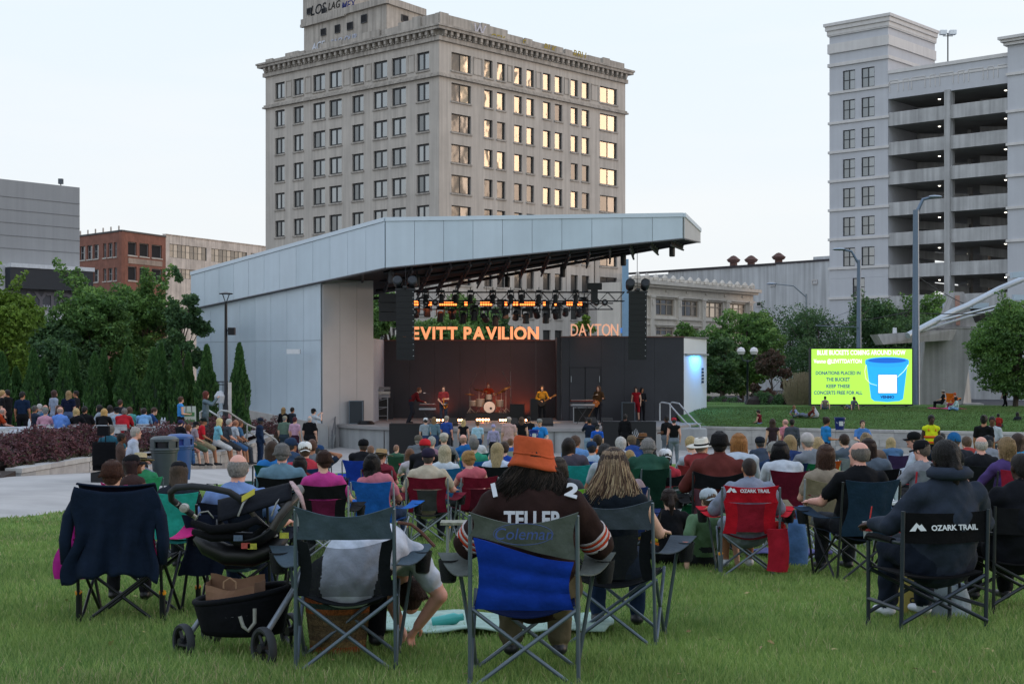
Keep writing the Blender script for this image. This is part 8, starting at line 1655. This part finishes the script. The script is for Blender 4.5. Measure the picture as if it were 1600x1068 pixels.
o = b.build('plastic_cup', mat('clear_plastic', hx('9aa0a4'), .2), None, True); o.location = (X(1356, 10.6), 10.6, gp(1356, 10.6)[2] + .62); tag(o, 'clear drink cup with a red straw in the director chair arm holder', 'cup'); b = MB(); b.rod((0, 0, .05), (.03, 0, .24), .005, 6); b.build('straw', plastic('c02c28'), o); b = MB(); b.lathe([(.041, .06), (.0425, .1)], n=14); b.build('label', plastic('a03030'), o)
tote(345, 21, .5, .62, .3, cloth('1a48a8'), 'royal blue folded chair bag behind the seated man in checks', handles=False); tote(333, 20.5, .35, .6, .25, cloth('33373c'), 'dark grey backpack leaning on the blue chair bag')
tote(1245, 15.2, .22, .5, .15, cloth('4a6a94'), 'denim coat bundle hanging down beside the tan chair', handles=False)
t = tote(1080, 17, .3, .55, .22, cloth('b0b8b8'), 'white and green plastic bag on the grass right of the white-backed chair'); b = MB(); b.lathe([(.14, 0), (.1, .1), (0, .12)], (0, -.05, .5), 10, sy=.6); b.build('green_print', cloth('0f5a38'), t)
x, y, z = gp(1037, 17.3); b = MB()
rb = ['5a2a8c', '2a4ab0', '2f8c4a', 'b8a82c', 'b8601c', 'a82028']
e = empty('rainbow_blanket', (x, y - .38, z + .50), 0, 'rainbow striped blanket hanging from the white-backed chair', 'blanket')
for i, c_ in enumerate(rb): b = MB(); b.sheet(lambda u, v: ((u - .5) * (.62 + .03 * i), -.03 - .012 * i + .02 * math.sin(u * 14), -(i + v) * .055 - .10 * math.cos((u - .5) * 2.2)), 16, 2, .008); b.build('stripe', cloth(c_), e, 'all')
# cup table between the maroon chairs
def table(name, label, px, d, w, dp, h, top, legs='8f959a', rot=0., z=None, cloth_=False, cat='table', group=None):
    x, y = X(px, d), d; zz = z if z is not None else gp(px, d)[2]; e = empty(name, (x, y, zz), rot, label, cat, group); b = MB(); b.box(-w / 2, w / 2, -dp / 2, dp / 2, h - .03, h); b.build('tabletop', top, e)
    for sx_ in (-1, 1):
        for sy_ in (-1, 1): b = MB(); b.rod((sx_ * (w / 2 - .08), sy_ * (dp / 2 - .05), 0), (sx_ * (w / 2 - .08), sy_ * (dp / 2 - .05), h - .03), .014, 7); b.build('leg', metalm(legs), e)
    return e
wt = mat('white_tabletop', (.55, .56, .57), .5, .05)
table('folding_table', 'long white folding table with snacks behind the woman in the tan chair', 1268, 18.5, 1.3, .6, .66, wt); table('folding_table', 'white folding table corner in front of the man in the black cap', 1410, 18, 1.0, .6, .62, wt); table('side_table', 'small camp table between the two maroon chairs', 714, 16.6, .38, .3, .42, mat('printed_top', hx('7c7c6c'), .6, .6, 14))
for i, (p, d, c_, h_, lab) in enumerate(((1250, 18.4, 'b8a878', .06, 'small tan snack tub on the long folding table'), (1262, 18.4, '6c4a30', .07, 'brown snack cup on the long folding table'), (1275, 18.4, 'c0b090', .05, 'pale bowl at the right of the long folding table'), (1401, 17.9, '9aa8a8', .24, 'clear water bottle on the right folding table'), (1391, 17.9, '2f9c84', .2, 'mint green tumbler on the right folding table'))):
    b = MB(); b.lathe([(.03, 0), (.04, h_ * .1), (.04, h_ * .7), (.02, h_ * .9), (.02, h_), (0, h_)], n=12); o = b.build('container', plastic(c_), None, True); o.location = (X(p, d), d, gp(p, d)[2] + (.665 if i < 3 else .625)); tag(o, lab, 'container')
# ---------------------------------------------------------------- bins, wheelchair, terrace things
def bin_(px, d, zb, col, label, s=1., slot='2a3c8c'):
    e = empty('trash_bin', (X(px, d), d, zb), 0, label, 'trash bin', scale=s); b = MB(); b.lathe([(.26, 0), (.31, .78), (.33, .80), (.33, .84)], n=28); b.build('barrel', plastic(col), e, True)
    b = MB(); b.lathe([(.345, .84), (.355, .86), (.345, .90)], n=28); b.lathe([(.345, 1.06), (.34, 1.12), (.26, 1.17), (.0, 1.19)], n=28); b.build('lid', plastic(col), e, True)
    for k in range(4): a = R(45 + 90 * k); b = MB(); b.box(-.09, .09, -.02, .02, .88, 1.08); o = b.build('lid_post', plastic(col), e); o.location = (.325 * math.cos(a), .325 * math.sin(a), 0); o.rotation_euler = (0, 0, a + R(90))
    b = MB(); b.lathe([(.27, .86), (.27, 1.07)], n=20); b.build('liner', plastic(slot), e, True); return e
bin_(257, 34.5, 1.62, '3c464a', 'large grey-green trash bin with four openings in its lid', 1.0, '10131c'); bin_(281, 37.5, 1.5, '2c4f86', 'blue recycling bin just behind the grey-green one', 1.02)
d = 36.; x = X(170, d); e = empty('power_wheelchair', (x, d, 1.25), R(-8), 'black power wheelchair with a headrest seen from behind', 'wheelchair')
b = MB(); b.sheet(lambda u, v: ((u - .5) * .62 * (1 - .12 * (v - .5) ** 2), -.30 - .04 * math.sin(u * 3.14), .72 + .62 * v), 10, 8, .07); b.build('backrest', cloth('0c0d11'), e, 'all'); b = MB(); b.box(-.15, .15, -.36, -.27, 1.50, 1.74); b.rod((-.06, -.33, 1.3), (-.06, -.33, 1.5), .012); b.rod((.06, -.33, 1.3), (.06, -.33, 1.5), .012); b.build('headrest', cloth('121318'), e)
b = MB(); b.box(-.3, .3, -.3, .3, .62, .74); b.build('seat', cloth('0c0d11'), e); b = MB(); b.box(-.28, .28, -.45, .25, .18, .58); b.build('motor_base', plastic('101216'), e)
for s in (-1, 1):
    for yy, r_ in ((-.1, .2), (.35, .12)): b = MB(); b.M = Matrix.Translation((s * .33, yy, r_)) @ Matrix.Rotation(R(90), 4, 'Y'); b.lathe([(.05, -.04), (r_, -.04), (r_, .04), (.05, .04)], n=20); b.build('wheel', plastic('0c0c0e'), e, True)
    b = MB(); b.box(s * .34 - .04, s * .34 + .04, -.25, .2, .98, 1.04); b.build('armrest', plastic('121318'), e)
person(175, 660, 36.2, 'sitarm', 'w', -8, 'short', '6c6864', '-', '0', 's', '2a5a6c', 'p', '22262c', 'L', 'grey-haired man in a teal shirt and glasses in the power wheelchair', z=1.25 + .30, group=None, sc=1.12)
def ttable(px, d, w, label):
    x = X(px, d); z_ = tz(x, d); e = table('banquet_table', label, px, d, w, .75, .74, wt, z=z_, group='white clothed tables on the terrace'); b = MB(); hw, hd = w / 2 + .02, .40; rng2 = [0]
    q = [(-hw, -hd), (hw, -hd), (hw, hd), (-hw, hd)]
    for i in range(4):
        a, c = Vector((*q[i], 0)), Vector((*q[(i + 1) % 4], 0)); n_ = Vector((c - a).normalized()); n_ = Vector((n_.y, -n_.x, 0)); b.sheet(lambda u, v: tuple(a.lerp(c, u) + n_ * (.02 + .03 * v * (1 + math.sin(u * 22))) + Vector((0, 0, .75 - .5 * v))), 24, 5, .006)
    b.box(-hw, hw, -hd, hd, .742, .752); o = b.build('tablecloth', cloth('b8bcc4'), None, 'all'); o.location = (x, d, z_); tag(o, 'white cloth over the ' + label, 'tablecloth', 'white tablecloths on the terrace'); return e
for p, d, w, l_ in ((20, 54.2, 2.4, 'long table at the far left of the terrace'), (95, 54.8, 3.2, 'long table in front of the woman in the grey dress'), (165, 54.5, 2.4, 'middle table by the golden bob'), (232, 55.6, 2.2, 'end table with the bearded man'), (55, 50, 1.6, 'short empty table near the hedge')): ttable(p, d, w, l_)
def wchair(px, d, rot, lab): x = X(px, d); chair(x, d, R(rot), 'white', 'c8cacc', 'c8cacc', lab, frame='b4b8bc', z=tz(x, d), d=d, group='white folding chairs on the terrace', name='folding_chair')
for p, d, r_, lab in ((8, 49.5, 0, 'empty white folding chair at the left edge in front of the hedge'), (18, 51.5, 20, 'second empty white folding chair from the left edge'), (48, 49.5, -30, 'empty white folding chair turned aside by the man in the navy polo'), (60, 51, 15, 'empty white folding chair behind the hedge, left of the draped denim'), (78, 49.8, 0, 'empty white folding chair with blue denim draped over it'), (104, 51, 0, 'empty white folding chair right of the draped denim'), (128, 50.8, -10, 'empty white folding chair left of the golden bob'), (146, 50.6, 10, 'empty white folding chair with open back near the hedge top'), (181, 51, 0, 'empty white folding chair between the golden bob and the crimson shirt'), (216, 52, 10, 'white folding chair left of the end table'), (238, 52.2, -5, 'white folding chair against the end table'), (272, 55, -20, 'white folding chair near the woman in the tank top'), (294, 56, 30, 'white folding chair beside the green sign board')): wchair(p, d, r_, lab)
b = MB(); b.sheet(lambda u, v: ((u - .5) * .5, -.26 - .03 * math.sin(u * 9), .84 - .42 * v), 10, 6, .03); o = b.build('denim_jacket', cloth('2c4460'), None, 'all'); x = X(78, 49.8); o.location = (x, 49.8, tz(x, 49.8)); tag(o, 'blue denim jacket draped over a white folding chair', 'jacket')
for i, (p, d, lab) in enumerate(((144, 54.4, 'clear water bottle in front of the golden bob'), (146.5, 54.6, 'second water bottle in front of the golden bob'), (234, 55.4, 'water bottle in front of the bearded man'), (253, 57, 'left water bottle of the pair on the end table'), (257.5, 57, 'right water bottle of the pair on the end table'), (46, 54.2, 'water bottle near the navy polo'))):
    x = X(p, d); b = MB(); b.lathe([(.05, 0), (.055, .02), (.055, .2), (.025, .27), (.025, .32), (0, .32)], n=10); o = b.build('water_bottle', mat('clear_plastic', hx('b4bcc4'), .2), None, True); o.location = (x, d, tz(x, d) + .755); tag(o, lab, 'bottle')
ttable(256, 57, 1.0, 'small table holding the pair of bottles')
x = X(296, 57.5); e = empty('sign_board', (x, 57.5, tz(x, 57.5)), R(20), 'leaning white and green printed sign board on an easel', 'sign'); b = MB(); b.hexa([(-.28, -.02, .35), (.28, -.02, .35), (.28, .02, .35), (-.28, .02, .35), (-.28, .2, 1.5), (.28, .2, 1.5), (.28, .24, 1.5), (-.28, .24, 1.5)]); b.build('board', mat('white_board', hx('a8b0a4'), .7), e)
for k in range(3): b = MB(); z_ = .5 + k * .3; yy = -.024 + (z_ - .35) * .19; b.hexa([(-.22, yy - .004, z_), (.22, yy - .004, z_), (.22, yy, z_), (-.22, yy, z_), (-.22, yy + .03, z_ + .16), (.22, yy + .03, z_ + .16), (.22, yy + .036, z_ + .16), (-.22, yy + .036, z_ + .16)]); b.build('printed_block', mat('green_print', hx('3c6c3c'), .7, .3, 20), e)
for s in (-1, 1): b = MB(); b.rod((s * .2, 0, 0), (s * .1, .2, 1.6), .015, 6); b.build('leg', m_steel, e)
# buckets of the volunteers
def bucket(px, row, d, col, label, s=1.): e = empty('bucket', P(px, row, d), 0, label, 'bucket', scale=s); b = MB(); b.lathe([(.0, .01), (.12, 0), (.155, .33), (.165, .34), (.165, .36), (.15, .36), (.12, .04)], n=20); b.build('pail', plastic(col), e, True); b = MB(); b.tube([(-.16, 0, .34), (-.1, -.1, .2), (0, -.14, .16), (.1, -.1, .2), (.16, 0, .34)], .008, 5); b.build('handle', metalm('b0b4b8'), e); b = MB(); b.sheet(lambda u, v: (.146 * math.cos(R(250 + 50 * u)), .146 * math.sin(R(250 + 50 * u)), .12 + .14 * v), 4, 1, .003); b.build('label', mat('white_print', hx('b8bcc0'), .7), e)
bucket(834, 689, 55.5, '1a2c8c', 'blue donation bucket held by the volunteer facing the camera', 1.25); bucket(1312, 671, 49.8, '14246c', 'dark blue bucket held out by the second volunteer', 1.2)
# vest stripes, mound furniture
for k, (z0_, z1_) in enumerate(((1.02, 1.08), (1.18, 1.24))): pass
x, d = X(1455, 44), 44.; e_z = float(gz(x, d)); b = MB(); b.lathe([(.19, 1.02), (.195, 1.07), (.19, 1.08)], n=20, sy=.75); b.lathe([(.19, 1.16), (.2, 1.2), (.19, 1.22)], n=20, sy=.75)
for s in (-1, 1): b.tube([(s * .08, -.17, 1.0), (s * .09, -.165, 1.3), (s * .1, -.06, 1.47), (s * .09, .12, 1.35)], .018, 5)
o = b.build('vest_band', mat('orange_band', hx('d05a1c'), .8), None, 'all'); o.location = (x, d, e_z + .035); o.rotation_euler = (0, 0, math.pi)
for q in bpy.data.objects:
    if q.get('label', '').startswith('security guard'): o.parent = q; o.location = (0, 0, 0); o.rotation_euler = (0, 0, 0); o['kind'] = 'stuff'; break
x, y = X(1487, 83.5), 83.5; chair(x, y, R(-30), 'quad', 'c86a1c', 'c8981c', 'orange and yellow beach chair on the mound', frame='c0c4c8', z=1.82, d=83.5, group=None)
b = MB(); x0_, y0_ = X(1455, 82), 81.5; b.sheet(lambda u, v: (x0_ + 1.9 * u, y0_ + 1.4 * v, mz(x0_ + 1.9 * u, y0_ + 1.4 * v) + .06 + .02 * math.sin(u * 11)), 14, 6, .02); tag(b.build('pink_blanket', cloth('b0386c'), None, 'all'), 'bright pink blanket under the beach chair on the mound', 'blanket')
b = MB(); b.lathe([(.25, 0), (.28, .2), (.12, .45), (.04, .6), (0, .62)], n=10); o = b.build('plastic_bag', cloth('a8adb2'), None, 'all'); o.location = (X(1272, 78), 78, mz(X(1272, 78), 78)); tag(o, 'white plastic bag tied at the top on the lawn wall', 'bag')

# ---------------------------------------------------------------- band gear
def cyl(b, p, q, r, n=16): b.rod(p, q, r, n)
x, d = X(764, 82), 82.; e = empty('drum_riser', (x, d + .3, ZS), 0, 'low black riser under the drum kit', 'riser'); b = MB(); b.box(-1.3, 1.3, -.9, 1.1, 0, .42); b.build('deck', plastic('15161a'), e)
e = empty('drum_kit', (x, d, ZS + .42), 0, 'drum kit with white bass drum head and brass cymbals', 'drum kit', scale=1.15); shell_ = mat('sparkle_shell', hx('8a7c70'), .3, .3, 60, metal=.4); hd_ = mat('drum_head', hx('cfc4ba'), .6, .03); br = mat('brass', hx('b87828'), .3, .1, 20, metal=.9)
b = MB(); b.rod((.03, -.35, .30), (.03, .1, .30), .30, 26); k_ = b.build('bass_drum', shell_, e, True); b = MB(); b.rod((.03, -.365, .30), (.03, -.352, .30), .285, 26); b.build('head', hd_, k_); b = MB(); b.rod((.10, -.372, .24), (.10, -.366, .24), .06, 14); b.build('port_hole', m_dk, k_); b = MB(); b.tube([(.03 + .3 * math.cos(a), -.36, .3 + .3 * math.sin(a)) for a in np.linspace(0, 6.283, 26)], .016, 5); b.build('hoop', m_trs, k_)
for (p, q, r_, nm) in (((-.42, .0, .30), (-.42, .02, .68), .22, 'floor_tom'), ((.0, -.05, .64), (.0, -.0, .90), .17, 'rack_tom'), ((-.78, .1, .35), (-.78, .1, .6), .2, 'snare_drum'), ((.55, .1, .3), (.55, .1, .62), .2, 'floor_tom')): b = MB(); b.rod(p, q, r_, 20); t_ = b.build(nm, shell_, e, True); b = MB(); b.rod(q, (q[0], q[1], q[2] + .01), r_ * .96, 20); b.build('head', hd_, t_)
for (cx_, cy_, cz_, r_, tx, ty) in ((-.95, 0, .92, .26, .1, .1), (-.5, .1, 1.12, .27, -.2, .25), (-.15, .3, 1.05, .22, 0, .2), (.62, .1, 1.05, .24, .2, -.35), (.85, .0, 1.22, .28, .2, -.4), (.35, .25, .9, .2, 0, 0)):
    b = MB(); b.M = Matrix.Translation((cx_, cy_, cz_)) @ Matrix.Rotation(tx, 4, 'X') @ Matrix.Rotation(ty, 4, 'Y'); b.lathe([(r_, 0), (r_ * .3, .02), (r_ * .12, .05), (0, .055)], n=22); b.build('cymbal', br, e, True)
    b = MB(); b.rod((cx_, cy_, -.1), (cx_, cy_, cz_), .012, 6); [b.rod((cx_, cy_, .25), (cx_ + .25 * math.cos(a), cy_ + .25 * math.sin(a), 0), .01, 5) for a in (0, 2.1, 4.2)]; b.build('stand', metalm('b0a8a0'), e)
b = MB(); b.tube([(-1.0, .4, 0), (-1.0, .4, 1.2), (-.6, .1, 2.0)], .012, 5); b.tube([(1.1, .3, 0), (1.1, .3, 1.3), (.65, .1, 2.1)], .012, 5); b.build('boom_stand', metalm('6a6460'), e)
def keys(px, d, w, z_, label, n=2, rot=0., col='8a8c90'):
    e = empty('keyboard', (X(px, d), d, ZS), rot, label, 'keyboard')
    for i in range(n): b = MB(); zz = z_ + i * .22; b.box(-w / 2, w / 2, -.18, .18, zz, zz + .09); kb_ = b.build('keybed', plastic(col if i == 0 else '55201c'), e); b = MB(); b.box(-w / 2 + .05, w / 2 - .05, .02, .15, zz + .091, zz + .1); b.build('key_row', mat('ivory_keys', hx('c0bcb4'), .4), kb_)
    for s in (-1, 1): b = MB(); b.rod((s * .35, -.2, 0), (-s * .35, .1, z_), .018, 6); b.build('stand_leg', m_trs, e)
keys(668, 76.6, .9, .78, 'keyboard on a crossed stand played by the man in the dark red jacket'); keys(910, 77.2, 1.3, .98, 'two-tier keyboard left of the singer-guitarist', 2, R(8))
def mic(px, d, h_, dx, label):
    e = empty('microphone_stand', (X(px, d), d, ZS), 0, label, 'microphone'); b = MB(); b.rod((0, 0, 0), (0, 0, h_), .012, 6); [b.rod((0, 0, .1), (.25 * math.cos(a), .25 * math.sin(a), 0), .01, 5) for a in (.5, 2.6, 4.7)]; b.rod((0, 0, h_), (dx, .05, h_ + .06), .009, 5); b.build('stand', m_trs, e); b = MB(); b.rod((dx, .05, h_ + .06), (dx + .12 * (1 if dx > 0 else -1), .05, h_ + .07), .022, 8, .03); b.build('capsule', mat('mic_grille', (.3, .3, .3), .4, metal=.6), e)
mic(672, 77, 1.6, -.25, 'microphone on a boom in front of the keyboard player'); mic(925, 77.6, 1.5, .2, 'microphone at the mouth of the singer-guitarist'); mic(700, 76.8, 1.0, -.12, 'low microphone in front of the saxophone')
def guitar(px, d, z_, rot, body_c, neck_c, label, s=1.):
    e = empty('guitar', (X(px, d), d - .24, ZS + z_), 0, label, 'guitar', scale=s); M_ = Matrix.Rotation(rot, 4, 'Y'); b = MB(); b.M = M_; q = [(.0, .16), (.12, .18), (.2, .1), (.17, .0), (.2, -.1), (.12, -.19), (-.05, -.2), (-.17, -.15), (-.21, 0), (-.17, .15), (-.06, .2)]
    b.add([(a, -.03, c_) for a, c_ in q] + [(a, .03, c_) for a, c_ in q], [tuple(range(11)), tuple(range(21, 10, -1))] + [(i, (i + 1) % 11, 11 + (i + 1) % 11, 11 + i) for i in range(11)]); b.build('body', mat('guitar_lacquer', hx(body_c), .3, .2, 8), e); b = MB(); b.M = M_; b.box(.15, .75, -.025, .01, -.025, .025); b.build('neck', mat('maple', hx(neck_c), .5), e); b = MB(); b.M = M_; b.box(.75, .92, -.02, .0, -.04, .05); b.build('headstock', mat('maple', hx(neck_c), .5), e)
guitar(846, 78.5, 1.12, R(-28), '20140f', '8c5c28', 'dark bass guitar held by the mustard-shirted musician'); guitar(931, 78, 1.08, R(120), '8c5018', '6c4420', 'amber guitar hanging from the singer with the orange strap', .9)
e = empty('saxophone', (X(694, 77.7), 77.66, ZS + 1.0), 0, 'gold saxophone held by the bearded man in maroon', 'saxophone'); b = MB(); b.tube([(.0, 0, .42), (-.03, -.03, .36), (-.02, -.02, 0), (.0, -.02, -.14), (.06, -.04, -.18), (.12, -.06, -.12), (.15, -.08, .06)], [.012, .018, .03, .035, .04, .05, .085], 12); b.build('tube', br, e, True); b = MB(); [b.rod((-.05 + .02 * k, -.05, -.1 + .06 * k), (.02, -.05, -.08 + .06 * k), .012, 6) for k in range(6)]; b.build('key_work', br, e)
# loose locks on the nearest heads, fallen leaves on the lawn
for o in [q for q in bpy.data.objects if q.name.startswith('person') and 8 < q.location.y < 23 and not q.get('kind')]:
    h = next((c for c in o.children if c.name.startswith('hair')), None)
    if h is None or any(c.name.startswith(('loose_hair', 'locks', 'hood')) for c in o.children): continue
    k = next((kk for kk, v in HAIR.items() if v == h.data), ('', 0))[0]; m = h.material_slots[0].material
    ln = {'bob': .13, 'long': .25, 'vlong': .36, 'short': .035, 'pony': .03, 'bun': .03, 'curly': .12, 'dread': .28}.get(k)
    if ln and not any(c.name.startswith('hat') for c in o.children): strands('loose_hair', k, (260 if ln > .1 else 200) if o.location.y < 18 else 110, [m], o, h.matrix_local.copy(), ln, .0028 if o.location.y < 18 else .004, .02, int(o.location.y * 10), 6, .014 if ln > .1 else .005)
n = 260; y = rng.uniform(7, 30, n); x = rng.uniform(-.35, .35, n) * y; x = np.maximum(x, [xleft(v) + .3 for v in y]); tag(leafcards('fallen_leaves', np.stack([x, y, gz(x, y) + .075], 1), .05, [mat('dry_leaf', c, .8, .3, 9) for c in ((.22, .15, .06), (.28, .24, .09))], rng.integers(0, 2, n), up=3.), kind='stuff')
